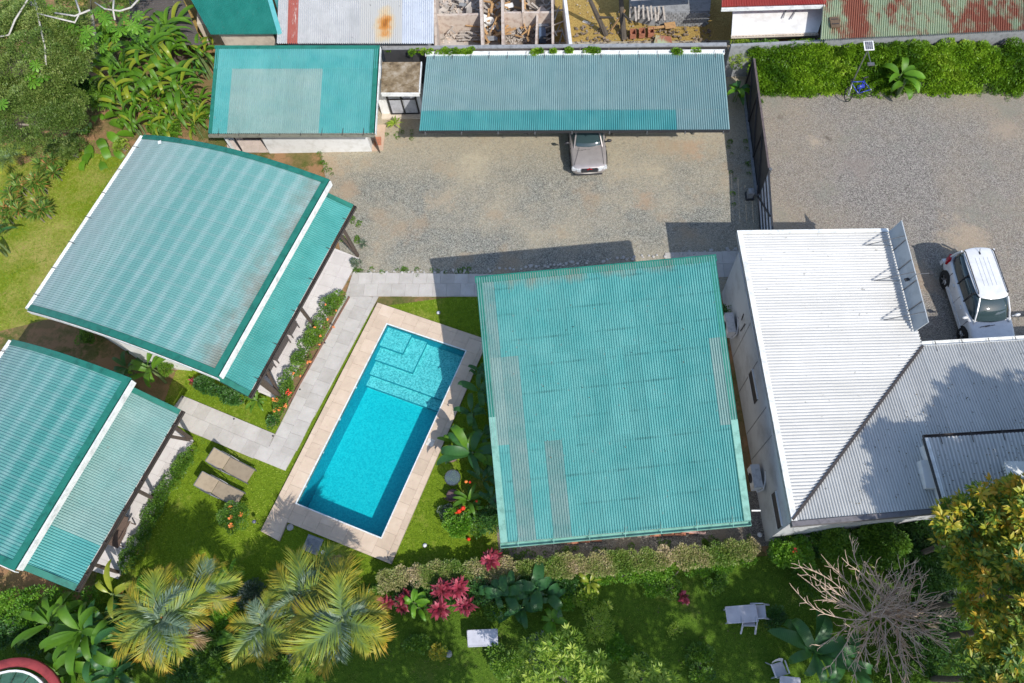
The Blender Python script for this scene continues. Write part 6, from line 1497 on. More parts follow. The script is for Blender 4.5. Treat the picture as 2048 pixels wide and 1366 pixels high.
# trees beyond the bottom of the photo that shade the lower garden
shade = [(-9,-5.5,7,2.6),(-4.5,-5,7.5,2.6),(-1.3,-5.5,7.5,2.0),(6.2,-5,8,2.2),(9.5,-5.5,8.5,2.8),(14,-4.5,8.5,2.6),(19.5,-1.5,8.5,2.4),(20.5,3.5,8.5,2.3)]
for i,(x,y,z,r_) in enumerate(shade):
    tree('shade_tree',['broad tree south of the lower garden beyond its west end','broad tree south of the lower garden behind the palms','broad tree south of the lower garden below the cordylines','broad tree south of the lower garden opposite the pool house','broad tree south of the lower garden behind the bare tree','broad tree south east of the yellow tipped trees','broad tree east of the white building, southern one','broad tree east of the white building, northern one'][i],0,0,0,r_,r_*.8,1.6,MID,34,28,(.30,.15),world=Vector((x,y,z)),minr=.6,maxr=1.0,group='large trees outside the frame')
# ================================================================== vehicles
def paint(name, col, rough=.25, metal=.0, coat=.6):
    m,t,b = newmat(name); n_ = noise(t,3,5,.7)
    c = ramp(t,[(.35,tuple(k*.86 for k in col)),(.6,col)],n_); t.links.new(c,b.inputs['Base Color'])
    b.inputs['Roughness'].default_value = rough; b.inputs['Metallic'].default_value = metal
    b.inputs['Coat Weight'].default_value = coat; b.inputs['Coat Roughness'].default_value = .08; return m
CARGLASS = plain('car_glass',(.035,.06,.065),.03,var=0,spec=1.0)
RIMM = plain('alloy_rim',(.32,.32,.33),.35,.7,scale=12)
LAMPW = plain('headlamp_glass',(.62,.64,.66),.08,scale=12); LAMPR = plain('tail_lamp',(.45,.01,.02),.15,scale=12)
CHROME = plain('chrome',(.6,.6,.6),.12,1.0,var=0)
def loft(secs, mat, name, parent, sub=2, cap=True):
    n_ = len(secs[0]); V=[p for s_ in secs for p in s_]
    F=[(i*n_+j,i*n_+(j+1)%n_,(i+1)*n_+(j+1)%n_,(i+1)*n_+j) for i in range(len(secs)-1) for j in range(n_)]
    if cap: F += [tuple(range(n_))[::-1],tuple(range((len(secs)-1)*n_,len(secs)*n_))]
    me = bpy.data.meshes.new(name); me.from_pydata(V,[],F); me.update()
    bm = bmesh.new(); bm.from_mesh(me); bmesh.ops.recalc_face_normals(bm,faces=bm.faces); bm.to_mesh(me); bm.free()
    o = link(name,me,mat,parent,True)
    if sub: md = o.modifiers.new('smooth','SUBSURF'); md.levels = sub; md.render_levels = sub
    return o
def bodysec(x, ws, wb, wt, zs, zm, zb, zt):
    h = [(ws,zs),(wb,zs+.12),(wb,zm),(wb*.985,zb),(wt,zt-.015)]
    return [(x,y,z) for y,z in h]+[(x,0,zt)]+[(x,-y,z) for y,z in h[::-1]]+[(x,0,zs)]
def rrect(x0,x1,w0,w1,z,bul=.06):
    """cabin outline, front is x1"""
    return [(x0-bul,0,z),(x0,-w0*.7,z),(x0+.10,-w0,z),((x0+x1)/2,-(w0+w1)/2-.01,z),(x1-.12,-w1,z),(x1,-w1*.75,z),(x1+bul*1.6,0,z),(x1,w1*.75,z),(x1-.12,w1,z),((x0+x1)/2,(w0+w1)/2+.01,z),(x0+.10,w0,z),(x0,w0*.7,z)]
def wheel(parent, x, y, r=.35, wd=.22):
    s_ = 1 if y > 0 else -1; t_ = MB(); n_=24; prof=[(r*.62,-wd/2),(r*.93,-wd/2),(r,-wd*.32),(r,wd*.32),(r*.93,wd/2),(r*.62,wd/2)]
    V=[];F=[]
    for q,(rr,yy) in enumerate(prof):
        for j in range(n_): a=2*math.pi*j/n_; V.append((x+rr*math.cos(a),y+yy,r+rr*math.sin(a)))
    for q in range(len(prof)-1):
        for j in range(n_): F.append((q*n_+j,q*n_+(j+1)%n_,(q+1)*n_+(j+1)%n_,(q+1)*n_+j))
    t_.add(V,F); ty = t_.build('wheel', RUBBER, parent, True)
    rm = MB(); yo = y+s_*wd*.38
    rm.tube([(x,yo-s_*.1,r),(x,yo,r)],[r*.64,r*.62],20)
    for k in range(5):
        a = k*1.2566; rm.bar((x+.04*math.cos(a),yo+s_*.01,r+.04*math.sin(a)),(x+r*.6*math.cos(a),yo+s_*.015,r+r*.6*math.sin(a)),.05,.03,Vector((0,1,0)))
    rm.build('rim', RIMM, ty)
def car(name, label, cat, loc, rz, P):
    t_ = thing(name,label,cat,(0,0,0)); col = P['paint']; L0,L1,Wd = P['rear'],P['front'],P['w']/2
    S=[]
    for (x,ws,wb,wt,zs,zm,zb,zt) in P['secs']: S.append(bodysec(x,ws*Wd,wb*Wd,wt*Wd,zs,zm,zb,zt))
    loft(S,col,'body',t_)
    (bx0,bx1),(tx0,tx1),zb,zt_ = P['base'],P['top'],P['belt'],P['roof']; wb_,wt_ = P['wb'],P['wt']
    lv=[rrect(bx0,bx1,wb_,wb_,zb-.04),rrect(bx0,bx1,wb_,wb_,zb),rrect(bx0+(tx0-bx0)*.55,bx1+(tx1-bx1)*.5,(wb_+wt_)/2+.03,(wb_+wt_)/2+.03,(zb+zt_)/2),rrect(tx0,tx1,wt_+.01,wt_+.01,zt_-.05)]
    loft(lv,CARGLASS,'windows',t_,1)
    lv=[rrect(tx0-.05,tx1+.03,wt_+.03,wt_+.03,zt_-.075),rrect(tx0-.03,tx1+.02,wt_+.02,wt_+.02,zt_-.02),rrect(tx0+.12,tx1-.12,wt_-.10,wt_-.10,zt_+.015),rrect(tx0+.5,tx1-.5,wt_-.35,wt_-.35,zt_+.025)]
    loft(lv,col,'roof',t_,2)
    # pillars
    for s_ in (-1,1):
        mb = MB(); mb.tube([(bx1+.02,s_*wb_*.86,zb-.01),(bx1+(tx1-bx1)*.5+.03,s_*((wb_+wt_)/2*.86+.01),(zb+zt_)/2+.02),(tx1-.03,s_*wt_*.86,zt_-.03)],.035,6); mb.build('pillar', col, t_)
        mb = MB(); mb.tube([(bx0+.05,s_*(wb_-.03),zb-.01),(bx0+(tx0-bx0)*.55+.05,s_*((wb_+wt_)/2+.0),(zb+zt_)/2),(tx0+.08,s_*wt_,zt_-.03)],.045,6); mb.build('pillar', col if P['lightpillars'] else BLACKPLASTIC, t_)
        for f in P['bpillars']:
            x_ = bx0+(bx1-bx0)*f; mb = MB(); mb.tube([(x_,s_*(wb_+.012),zb),(x_-.02,s_*((wb_+wt_)/2+.045),(zb+zt_)/2),(x_-.04,s_*(wt_+.02),zt_-.05)],.028,6); mb.build('pillar', BLACKPLASTIC, t_)
        mx_ = bx1-.22; mb = MB(); mb.lathe([(.001,-.075),(.09,-.06),(.11,.0),(.09,.06),(.001,.075)],(0,0,0),10)
        mb.v=[(mx_+v[1]*.55,s_*(Wd+.13)+v[0]*1.15,zb+.10+v[2]) for v in mb.v]; mb.bar((mx_,s_*(Wd-.05),zb+.03),(mx_,s_*(Wd+.08),zb+.08),.05,.04); mb.build('mirror', P['mirror'], t_, True)
        for x_ in P['handles']:
            mb = MB(); mb.bar((x_-.09,s_*(Wd+.012),zb-.17),(x_+.09,s_*(Wd+.012),zb-.17),.03,.03); mb.build('door_handle', P['mirror'], t_)
        for x_ in P['doors']:
            mb = MB(); mb.bar((x_,s_*(Wd-.012),.45),(x_,s_*(Wd-.022),zb-.02),.03,.012,Vector((1,0,0))); mb.build('door_seam', BLACKPLASTIC, t_)
        mb = MB(); mb.bar((-P['wbx'],s_*(Wd-.01),.36),(P['wbx'],s_*(Wd-.01),.36),.05,.16); mb.build('sill', P['trim'], t_)
        for x_ in (P['wbx'],-P['wbx']):
            mb = MB(); mb.tube([(x_,s_*(Wd-.20),.37),(x_,s_*(Wd+.004),.37)],[.41,.41],22); mb.build('wheel_arch', RUBBER, t_)
            wheel(t_,x_,s_*(Wd-.085))
        xf,zf = L1,P['lampz']
        mb = MB(); mb.bar((xf-.07,s_*(Wd*.45),zf+.02),(xf-.20,s_*(Wd*.92),zf+.02),.20,.16); mb.build('headlight', LAMPW, t_)
        mb = MB(); mb.bar((L0+.05,s_*(Wd*.80),zb-.12),(L0+.32,s_*(Wd*.965),zb-.10),.10,.34); mb.build('tail_light', LAMPR, t_)
        mb = MB(); mb.tube([(bx1+.12,s_*.1,zb-.0),(bx1+.20,s_*.1-.42,zb+.03)],.012,4); mb.build('wiper', BLACKPLASTIC, t_)
    mb = MB(); mb.bar((L1-.045,-Wd*.44,zf+.03),(L1-.045,Wd*.44,zf+.03),.20,.15); gr = mb.build('grille', BLACKPLASTIC, t_)
    bs_ = [[(L1-.30,-Wd*.99,.30),(L1-.30,-Wd*.99,.52),(L1-.42,-Wd*.99,.52),(L1-.42,-Wd*.99,.30)]]
    bs_ = []
    for y,xo in ((-1,-.42),(-.93,-.14),(-.6,.0),(0,.05),(.6,.0),(.93,-.14),(1,-.42)):
        x_ = L1+xo; bs_.append([(x_,y*Wd,.28),(x_,y*Wd,.55),(x_-.16,y*Wd*.97,.56),(x_-.16,y*Wd*.97,.28)])
    loft(bs_,P['bumper'],'front_bumper',t_,1)
    mb = MB(); mb.bar((L1+.035,-.6,.40),(L1+.035,.6,.40),.06,.05); mb.build('bumper_strip', BLACKPLASTIC, t_)
    mb = MB(); mb.bar((L0+.02,-Wd*.92,.42),(L0+.02,Wd*.92,.42),.18,.26); mb.build('rear_bumper', P['bumper'], t_)
    t_.location = loc; t_.rotation_euler = (0,0,rz); return t_,gr
WP = paint('white_car_paint',(.74,.75,.76)); SP = paint('champagne_car_paint',(.43,.39,.38),.3,.35)
# white estate car beside the sign
fw = A(1926,673,.33)-A(1890,560,.33); yaw = math.atan2(fw.y,fw.x); mid_ = (A(1926,673,.33)+A(1890,560,.33))/2
fd = Vector((math.cos(yaw),math.sin(yaw),0)); lf = Vector((-fd.y,fd.x,0)); lf_e = lf if lf.x > 0 else -lf
loc = mid_+lf_e*.84; loc.z = .016
suv,_ = car('parked_car','white estate car with roof rails, its bonnet in the shade of the white roof','car',loc,yaw,dict(paint=WP,rear=-2.15,front=2.2,w=1.78,
  secs=[(-2.18,.70,.80,.72,.45,.6,.8,.95),(-2.1,.86,.93,.86,.30,.65,.98,1.06),(-1.2,.90,1.0,.92,.28,.7,1.02,1.09),(0,.90,1.0,.92,.26,.7,1.01,1.08),(.95,.90,1.0,.90,.27,.7,.98,1.06),(1.7,.88,.98,.84,.28,.65,.88,.97),(2.08,.80,.90,.74,.32,.6,.78,.86),(2.2,.62,.72,.60,.38,.55,.7,.76)],
  base=(-2.05,1.08),top=(-1.95,.32),belt=1.03,roof=1.72,wb=.80,wt=.63,lightpillars=True,bpillars=(.42,.68),mirror=WP,handles=(-.75,.25),doors=(-1.25,-.15,.95),trim=WP,wbx=1.3,lampz=.70,bumper=WP))
for s_ in (-1,1):
    mb = MB(); mb.tube([(-1.85,s_*.56,1.735),(-1.75,s_*.56,1.775),(.05,s_*.56,1.765),(.15,s_*.56,1.72)],.022,6); mb.build('roof_rail', BLACKPLASTIC, suv)
for y in (-.24,-.08,.08,.24):
    mb = MB(); mb.bar((-1.5,y,1.745),(-.2,y,1.745),.02,.012); mb.build('roof_rib', paint('rib',(.6,.61,.62)), suv)
mb = MB(); mb.tube([(-1.72,0,1.74),(-1.85,0,1.86)],.012,5); mb.box((-1.70,0,1.745),(.12,.05,.03)); mb.build('antenna', BLACKPLASTIC, suv)
# silver car under the carport
fr_,bk = A(1179,347,.45),A(1172,262,.45); fd2 = (fr_-bk); fd2.z=0; yaw2 = math.atan2(fd2.y,fd2.x); fd2.normalize()
loc2 = fr_-fd2*2.12; loc2.z=.012
sed,gr = car('parked_car','champagne silver car nosing out from under the carport roof','car',loc2,yaw2,dict(paint=SP,rear=-2.1,front=2.1,w=1.70,
  secs=[(-2.12,.70,.80,.72,.45,.6,.75,.88),(-2.0,.86,.93,.84,.30,.62,.86,.96),(-1.1,.90,1.0,.90,.26,.64,.90,.99),(0,.90,1.0,.90,.24,.64,.90,.98),(.85,.90,1.0,.90,.25,.64,.88,.965),(1.5,.88,.98,.86,.26,.6,.80,.89),(1.95,.82,.93,.80,.30,.56,.72,.80),(2.12,.66,.78,.66,.36,.5,.62,.70)],
  base=(-1.55,.98),top=(-1.0,.18),belt=.93,roof=1.40,wb=.76,wt=.56,lightpillars=True,bpillars=(.5,),mirror=BLACKPLASTIC,handles=(-.65,.3),doors=(-.95,.05,.95),trim=BLACKPLASTIC,wbx=1.25,lampz=.62,bumper=plain('bumper_cream',(.55,.52,.47),.4)))
mb = MB()   # three red diamonds on the grille, meeting at a point
for a in (90,210,330):
    u = Vector((0,math.cos(R(a)),math.sin(R(a)))); v = Vector((0,-u.z,u.y)); c = Vector((2.03,0,.71))
    mb.add([c,c+u*.06+v*.036,c+u*.12,c+u*.06-v*.036],[(0,1,2,3),(3,2,1,0)])
mb.v=[(2.085+(v[2]-.71)*-1.0,v[1]*1.25,.735+(v[2]-.71)*.05) for v in mb.v]
mb.build('emblem', plain('emblem_red',(.55,.02,.03),.3,var=0), gr)
mb = MB(); mb.bar((1.02,-.42,.985),(1.88,-.70,.80),.012,.008); mb.build('bonnet_seam', BLACKPLASTIC, sed)
mb = MB(); mb.bar((1.02,.62,.975),(1.9,.66,.79),.012,.008); mb.build('bonnet_seam', BLACKPLASTIC, sed)

# ================================================================== furniture and small things
FAB = plain('taupe_sling',(.30,.24,.165),.85,scale=5,dirt=(.24,.19,.13)); LEGM = plain('grey_aluminium',(.20,.20,.21),.4,.5,scale=9)
def lounger(label):
    t_ = thing('sun_lounger',label,'sun lounger',(0,0,0),0,'sun loungers on the lawn'); ba = R(40); bl=.78; dx,dz=-math.cos(ba)*bl,math.sin(ba)*bl
    mb = MB(); mb.bar((0.01,0,.36),(1.28,0,.36),.60,.025); mb.build('seat', FAB, t_)
    mb = MB(); mb.bar((-.01,0,.37),(dx,0,.37+dz),.60,.025); mb.build('backrest', FAB, t_)
    for s_ in (-1,1):
        mb = MB(); mb.tube([(1.3,s_*.32,.34),(-.75,s_*.32,.34)],.022,6); mb.build('rail', LEGM, t_)
        mb = MB(); mb.tube([(0,s_*.315,.36),(dx,s_*.315,.37+dz)],.018,6); mb.build('backrest_rail', LEGM, t_)
        mb = MB(); mb.tube([(-.45,s_*.34,.34),(-.40,s_*.36,.56),(.10,s_*.36,.56),(.42,s_*.34,.35)],.018,6); mb.build('armrest', LEGM, t_)
        for x_ in (1.15,-.6): mb = MB(); mb.tube([(x_,s_*.31,.34),(x_+.03,s_*.31,.0)],.022,6); mb.build('leg', LEGM, t_)
    mb = MB(); mb.tube([(dx,-.31,.37+dz),(dx,.31,.37+dz)],.02,6); mb.build('crossbar', LEGM, t_)
    return t_
l1 = lounger('taupe sun lounger nearer the path'); l2 = copy_tree(l1); l2['label'] = 'taupe sun lounger nearer the fruit shrub'
for l,(fx,fy,cx,cy) in ((l1,(502,952.5,452.5,927)),(l2,(480.5,999,430,974))):
    F_,C_ = A(fx,fy,.37),A(cx,cy,.37); l.location = (C_.x,C_.y,0); l.rotation_euler = (0,0,math.atan2((F_-C_).y,(F_-C_).x))
    k = (F_-C_).length/1.29; l.scale = (k,k,1)
# glass table and chairs
t_ = thing('glass_table','round clear glass garden table between the two wicker garden chairs','table',A(905,955,.72)-Zv*.72)
c = A(905,955,.70); m,t,b = newmat('table_glass'); tb = N(t,'ShaderNodeBsdfTransparent'); tb.inputs[0].default_value=(.62,.70,.74,1); g_=N(t,'ShaderNodeBsdfGlossy'); g_.inputs['Roughness'].default_value=.05; d_=N(t,'ShaderNodeBsdfDiffuse'); d_.inputs[0].default_value=(.25,.30,.33,1)
mx=N(t,'ShaderNodeMixShader'); mx.inputs[0].default_value=.25; t.links.new(tb.outputs[0],mx.inputs[1]); t.links.new(d_.outputs[0],mx.inputs[2]); mx2=N(t,'ShaderNodeMixShader'); mx2.inputs[0].default_value=.15; t.links.new(mx.outputs[0],mx2.inputs[1]); t.links.new(g_.outputs[0],mx2.inputs[2]); t.links.new(mx2.outputs[0],t.nodes['Material Output'].inputs[0])
mb = MB(); mb.cyl(c-Zv*.01,.30,.012,28); mb.build('table_top', m, t_)
V=[]; mb = MB(); mb.tube([c+Vector((.31*math.cos(a/14*6.283),.31*math.sin(a/14*6.283),0)) for a in range(15)],.014,5); mb.build('rim', DARK, t_)
for k in range(4):
    a=.785+k*1.571; mb = MB(); mb.tube([c+Vector((.27*math.cos(a),.27*math.sin(a),0)),Vector((c.x+.24*math.cos(a),c.y+.24*math.sin(a),0))],.014,5); mb.build('leg', DARK, t_)
MAUVE = plain('mauve_wicker',(.20,.12,.12),.8,scale=20,dirt=(.12,.07,.07),bmp=.4)
def wchair(px,py,rz,label):
    c = A(px,py,.42); t_ = thing('garden_chair',label,'chair',(c.x,c.y,0),rz,'wicker garden chairs'); iv = Matrix.Translation((c.x,c.y,0))@Matrix.Rotation(rz,4,'Z')
    def add(mb,nm,mt): mb.v=[tuple(iv@Vector(v)) for v in mb.v]; mb.build(nm,mt,t_,True)
    mb = MB(); mb.lathe([(.001,.44),(.20,.43),(.25,.40),(.22,.37),(.001,.36)],(0,0,0),14); add(mb,'seat',MAUVE)
    V=[];F=[]; n_=12
    for k in range(n_+1):
        a=R(20)+R(140)*k/n_
        for z_,r_ in ((.42,.25),(.62,.30),(.85-.10*abs(k-n_/2)/(n_/2),.33)): V.append((r_*math.cos(a),r_*math.sin(a),z_))
    F=[(k*3+j,k*3+3+j,k*3+4+j,k*3+1+j) for k in range(n_) for j in (0,1)]; mb = MB(); mb.add(V,F); add(mb,'backrest',MAUVE)
    for k in range(4):
        a=.785+k*1.571; mb=MB(); mb.tube([(.2*math.cos(a),.2*math.sin(a),.38),(.25*math.cos(a),.25*math.sin(a),0)],.014,5); add(mb,'leg',DARK)
wchair(903,912,R(10),'mauve garden chair north of the glass table, partly under a leaf'); wchair(905,990,R(190),'mauve garden chair south of the glass table')
# round lawn lights and covers
for (x,y,r_,lab) in [(877,626,.075,'small round white lamp in the shaded grass north east of the pool'),(646,1105,.075,'small round white lamp in the grass below the pool deck'),(850,1091,.075,'small round white lamp in the grass south east of the pool'),(1519,1070,.085,'round white cover in the dark gravel by the white building')]:
    c = A(x,y); t_ = thing('ground_light',lab,'light',(c.x,c.y,0)); mb=MB(); mb.lathe([(r_,0),(r_,.06),(r_*.55,.085),(.001,.09)],(c.x,c.y,0),14); mb.build('lens', WHITEPLASTIC, t_,True); mb=MB(); mb.lathe([(r_*1.2,0),(r_*1.2,.03),(r_,.035)],(c.x,c.y,0),14); mb.build('ring', STEEL, t_)
c = A(581,1055); mb=MB(); mb.cyl((c.x,c.y,.01),.13,.05,20); tag(mb.build('drain_cover', plain('stone_disc',(.42,.40,.37),.9)),'round pale cover in the notch of the pool deck','cover')
for (x,y) in [(366,794),(468,838),(546,872),(650,686),(600,779)]:
    c = A(x,y,.06); mb=MB(); mb.cyl((c.x,c.y,.055),.035,.03,10); tag(mb.build('path_light', BLACKPLASTIC),{366:'small black path light at the west end of the garden path',468:'small black path light halfway along the west branch of the path',546:'small black path light at the bend of the path',650:'small black path light by the middle of the planter',600:'small black path light by the south part of the planter'}[x],'light')
t_ = thing('inspection_cover','weathered grey concrete cover with ridges in the grass south of the pool','cover',A(625,1090)); q=[A(*k,.05) for k in ((617,1068),(647,1079),(634,1111),(604,1099))]
mb=MB(); mb.slab(q,.06); mb.build('slab', BLOCK, t_)
for k in range(5):
    a,b_=q[0].lerp(q[3],.12+.18*k),q[1].lerp(q[2],.12+.18*k); mb=MB(); mb.bar(a.lerp(b_,.1)+Zv*.012,a.lerp(b_,.9)+Zv*.012,.04,.03); mb.build('ridge', BLOCK, t_)
c=A(508,1043,.5); t_=thing('garden_lamp','small dark garden lamp on a thin stake by the lawn edge of the deck','lamp',(c.x,c.y,0)); mb=MB(); mb.tube([(c.x,c.y,0),(c.x,c.y,.5)],.012,5); mb.build('stake', DARK, t_); mb=MB(); mb.lathe([(.001,.56),(.07,.52),(.07,.46),(.001,.45)],(c.x,c.y,0),10); mb.build('head', plain('lamp_blue',(.10,.10,.16),.4), t_)
# lower garden tables and chairs
def tabl(label,q,z,mat,th=.03,leg=.04):
    pts=[A(*k,z) for k in q]; c=sum(pts,Vector())/4; t_=thing('garden_table',label,'table',(c.x,c.y,0)); mb=MB(); mb.slab(pts,th); mb.build('table_top', mat, t_)
    mb=MB()
    for i in range(4): mb.bar(pts[i].lerp(c,.03)+Zv*.004,pts[(i+1)%4].lerp(c,.03)+Zv*.004,.04,.012)
    mb.build('rim', mat, t_)
    for p in pts: l=p.lerp(c,.16); mb=MB(); mb.bar((l.x,l.y,0),(l.x,l.y,z-th),leg,leg,Vector((1,0,0))); mb.build('leg', mat, t_)
    return t_
TW=plain('weathered_white_plastic',(.52,.52,.58),.6,scale=3,dirt=(.42,.42,.47))
tabl('plain white rectangular table alone in the shaded lower garden',((934,1261),(995,1258),(996,1291),(936,1294)),.55,TW,.05)
tabl('white plastic table with two tilted chairs in the lower garden',((1450,1214),(1511,1209),(1517,1243),(1455,1247)),.70,TW)
def pchair(label,loc,rz,tilt=0.0):
    t_=thing('plastic_chair',label,'chair',(0,0,0),0,'white plastic garden chairs'); 
    mb=MB(); mb.prism([(-.22,-.20),(.22,-.20),(.20,.22),(-.20,.22)],.40,.425); mb.build('seat',TW,t_)
    V=[];F=[];n_=8
    for k in range(n_+1):
        x_=-.20+.40*k/n_; h_=.82-.10*abs(k-n_/2)**2/16*4*.3; yy=.24-.05*(1-((k-n_/2)/(n_/2))**2)*-1
        V+=[(x_,yy-.02,.42),(x_,yy+.02,.62),(x_,yy+.06,h_)]
    F=[(k*3+j,k*3+3+j,k*3+4+j,k*3+1+j) for k in range(n_) if k%2==0 or True for j in (0,1)]; mb=MB(); mb.add(V,F); mb.build('backrest',TW,t_)
    for s_ in (-1,1):
        mb=MB(); mb.tube([(s_*.26,-.20,.0),(s_*.245,-.18,.60),(s_*.25,.24,.64)],[.022,.022,.026],6); mb.build('armrest',TW,t_)
        mb=MB(); mb.tube([(s_*.25,.32,0),(s_*.21,.22,.42)],.022,6); mb.build('leg',TW,t_)
        mb=MB(); mb.tube([(s_*.24,-.20,.0),(s_*.22,-.18,.40)],.024,6); mb.build('leg',TW,t_)
    t_.location=loc; t_.rotation_euler=(tilt,0,rz); return t_
p=A(1491,1259,0); pchair('white plastic chair tipped against the south side of the table',(p.x,p.y,.20),0,R(-34))
p=A(1526,1226,0); pchair('white plastic chair tipped against the east end of the table',(p.x,p.y,.20),math.pi/2,R(-34))
p=A(1552,1340,0); pchair('white plastic chair at the bottom edge beside the paddle leaved plant',(p.x,p.y,.0),.3)
tabl('corner of a white table at the bottom edge next to the lone chair',((1560,1352),(1600,1356),(1600,1392),(1560,1392)),.6,TW)
# porch furniture
WICK=plain('dark_wicker',(.10,.085,.08),.8,scale=25,bmp=.4)
def armchair(label,px,py,rz,w_=.62,parent_z=.1):
    c=A(px,py,.1); t_=thing('porch_chair',label,'chair',(c.x,c.y,.1),rz,'dark wicker porch seats'); iv=Matrix.Translation((c.x,c.y,.1))@Matrix.Rotation(rz,4,'Z')
    def add(mb,nm,mt): mb.v=[tuple(iv@Vector(v)) for v in mb.v]; mb.build(nm,mt,t_)
    mb=MB(); mb.box((0,0,.36),(w_,.58,.10)); add(mb,'seat',WICK)
    mb=MB(); mb.bar((-w_/2,.30,.62),(w_/2,.30,.62),.06,.55); add(mb,'backrest',WICK)
    for s_ in (-1,1):
        mb=MB(); mb.bar((s_*w_/2,-.28,.56),(s_*w_/2,.30,.58),.06,.04); add(mb,'armrest',WICK)
        for y_ in (-.25,.27): mb=MB(); mb.bar((s_*(w_/2-.03),y_,0),(s_*(w_/2-.03),y_,.55),.04,.04,Vector((1,0,0))); add(mb,'leg',WICK)
ang=math.atan2(dE1.y,dE1.x)+math.pi/2
armchair('dark wicker armchair on the first porch, northern one',583,662,ang,.6); armchair('dark wicker bench on the first porch, between the two armchairs',560,702,ang,1.1); armchair('dark wicker armchair on the first porch, southern one',536,742,ang,.6)
c=A(243,1062,.3); rz=math.atan2(dS2.y,dS2.x); t_=thing('deck_chair','brown reclining deck chair in the shade on the second porch','chair',(c.x,c.y,.1),rz); iv=Matrix.Translation((c.x,c.y,.1))@Matrix.Rotation(rz,4,'Z')
def addw(mb,nm,mt): mb.v=[tuple(iv@Vector(v)) for v in mb.v]; mb.build(nm,mt,t_)
BRW=plain('brown_wicker',(.13,.085,.065),.8,scale=20,bmp=.4)
mb=MB(); mb.bar((0,0,.32),(.62,0,.30),.56,.06); addw(mb,'seat',BRW); mb=MB(); mb.bar((-.02,0,.34),(-.55,0,.72),.56,.05); addw(mb,'backrest',BRW)
for s_ in (-1,1):
    mb=MB(); mb.bar((-.45,s_*.31,.52),(.40,s_*.31,.50),.06,.04); addw(mb,'armrest',BRW)
    for x_ in (-.4,.5): mb=MB(); mb.bar((x_,s_*.28,0),(x_,s_*.28,.34),.04,.04,Vector((1,0,0))); addw(mb,'leg',BRW)
# bicycle
def bicycle():
    p0,p1=A(1702,194,.33),A(1746,184,.33); p0.z=p1.z=0; d=(p1-p0); yaw_=math.atan2(d.y,d.x); t_=thing('bicycle','blue bicycle with silver tubes leaning into the creeper hedge','bicycle',((p0+p1)/2),yaw_)
    lean=R(-38); iv=Matrix.Translation((p0+p1)/2)@Matrix.Rotation(yaw_,4,'Z')@Matrix.Rotation(lean,4,'X')@Matrix.Scale(1.08,4)
    def add(mb,nm,mt,par=None,sm=True): mb.v=[tuple(iv@Vector(v)) for v in mb.v]; return mb.build(nm,mt,par or t_,sm)
    BL=plain('blue_frame',(.03,.05,.34),.3,scale=10); SI=plain('silver_tube',(.6,.6,.62),.3,.6)
    for x_,tw in ((-.52,.5),(.52,0)):
        mb=MB(); pts=[(x_+.31*math.cos(a/20*6.283)*math.cos(tw),.31*math.cos(a/20*6.283)*math.sin(tw),.33+.31*math.sin(a/20*6.283)) for a in range(21)]; mb.tube(pts,.024,6); w_=add(mb,'wheel',RUBBER)
        mb=MB()
        for k in range(10): a=k*.628; mb.tube([(x_,0,.33),(x_+.30*math.cos(a)*math.cos(tw),.30*math.cos(a)*math.sin(tw),.33+.30*math.sin(a))],.004,3)
        mb.lathe([(.03,.30),(.03,.36)],(x_,0,0),8); add(mb,'spokes',SI,w_)
    mb=MB()
    for a,b_ in (((-.38,0,.78),(-.08,0,.28)),((-.38,0,.84),(.20,0,.74)),((.20,0,.80),(-.08,0,.28)),((-.08,0,.28),(.52,0,.33)),((.20,0,.72),(.52,0,.33))): mb.tube([a,b_],.026,6)
    mb.box((.05,0,.55),(.34,.05,.16)); add(mb,'frame',BL)
    mb=MB(); mb.tube([(-.52,.05,.33),(-.38,.04,.80),(-.38,-.04,.80),(-.52,-.05,.33)],.018,5); add(mb,'fork',SI)
    mb=MB(); mb.tube([(-.40,0,.82),(-.42,0,.95)],.016,5); mb.tube([(-.36,-.30,.98),(-.44,-.1,.96),(-.44,.1,.96),(-.36,.30,.98)],.014,5); add(mb,'handlebar',DARK)
    mb=MB(); mb.tube([(.20,0,.78),(.21,0,.90)],.014,5); mb.add([(.08,-.02,.91),(.08,.02,.91),(.34,.09,.93),(.34,-.09,.93)],[(0,1,2,3),(3,2,1,0)]); mb.box((.24,0,.91),(.22,.15,.05)); add(mb,'saddle',BLACKPLASTIC)
    mb=MB(); mb.lathe([(.09,-.005),(.09,.005)],(0,0,0),14); mb.v=[(v[0]-.08,v[2]+.04,v[1]+.28) for v in mb.v]; mb.tube([(-.08,.08,.28),(.02,.08,.14)],.01,4); mb.tube([(-.08,-.08,.28),(-.18,-.08,.42)],.01,4); add(mb,'cranks',SI)
bicycle()
# solar lamp on a pole
c=A(1738,91,3.0); t_=thing('solar_lamp','solar lamp with a small framed panel on a thin pole in the creeper hedge','lamp',(c.x,c.y,0))
mb=MB(); mb.tube([(c.x+.1,c.y+.12,0),(c.x+.1,c.y+.12,2.9)],.035,8); mb.build('pole', STEEL, t_)
pn=Vector((.05,-.25,1)).normalized(); u=Vector((1,0.05,0)); u=(u-pn*u.dot(pn)).normalized(); v=pn.cross(u)
def quad(cx,cy,w_,h_,z_): 
    o=c+u*cx+v*cy+pn*z_; return [o-u*w_/2-v*h_/2,o+u*w_/2-v*h_/2,o+u*w_/2+v*h_/2,o-u*w_/2+v*h_/2]
mb=MB(); mb.slab(quad(0,0,.44,.46,0),.03); pf=mb.build('panel_frame', WHITE_TRIM, t_)
mb=MB()
for i in range(4):
    for j in range(6): mb.slab(quad(-.135+.09*i,-.165+.066*j,.078,.056,.006),.004)
mb.build('solar_cells', plain('solar_cell',(.06,.07,.10),.2), pf)
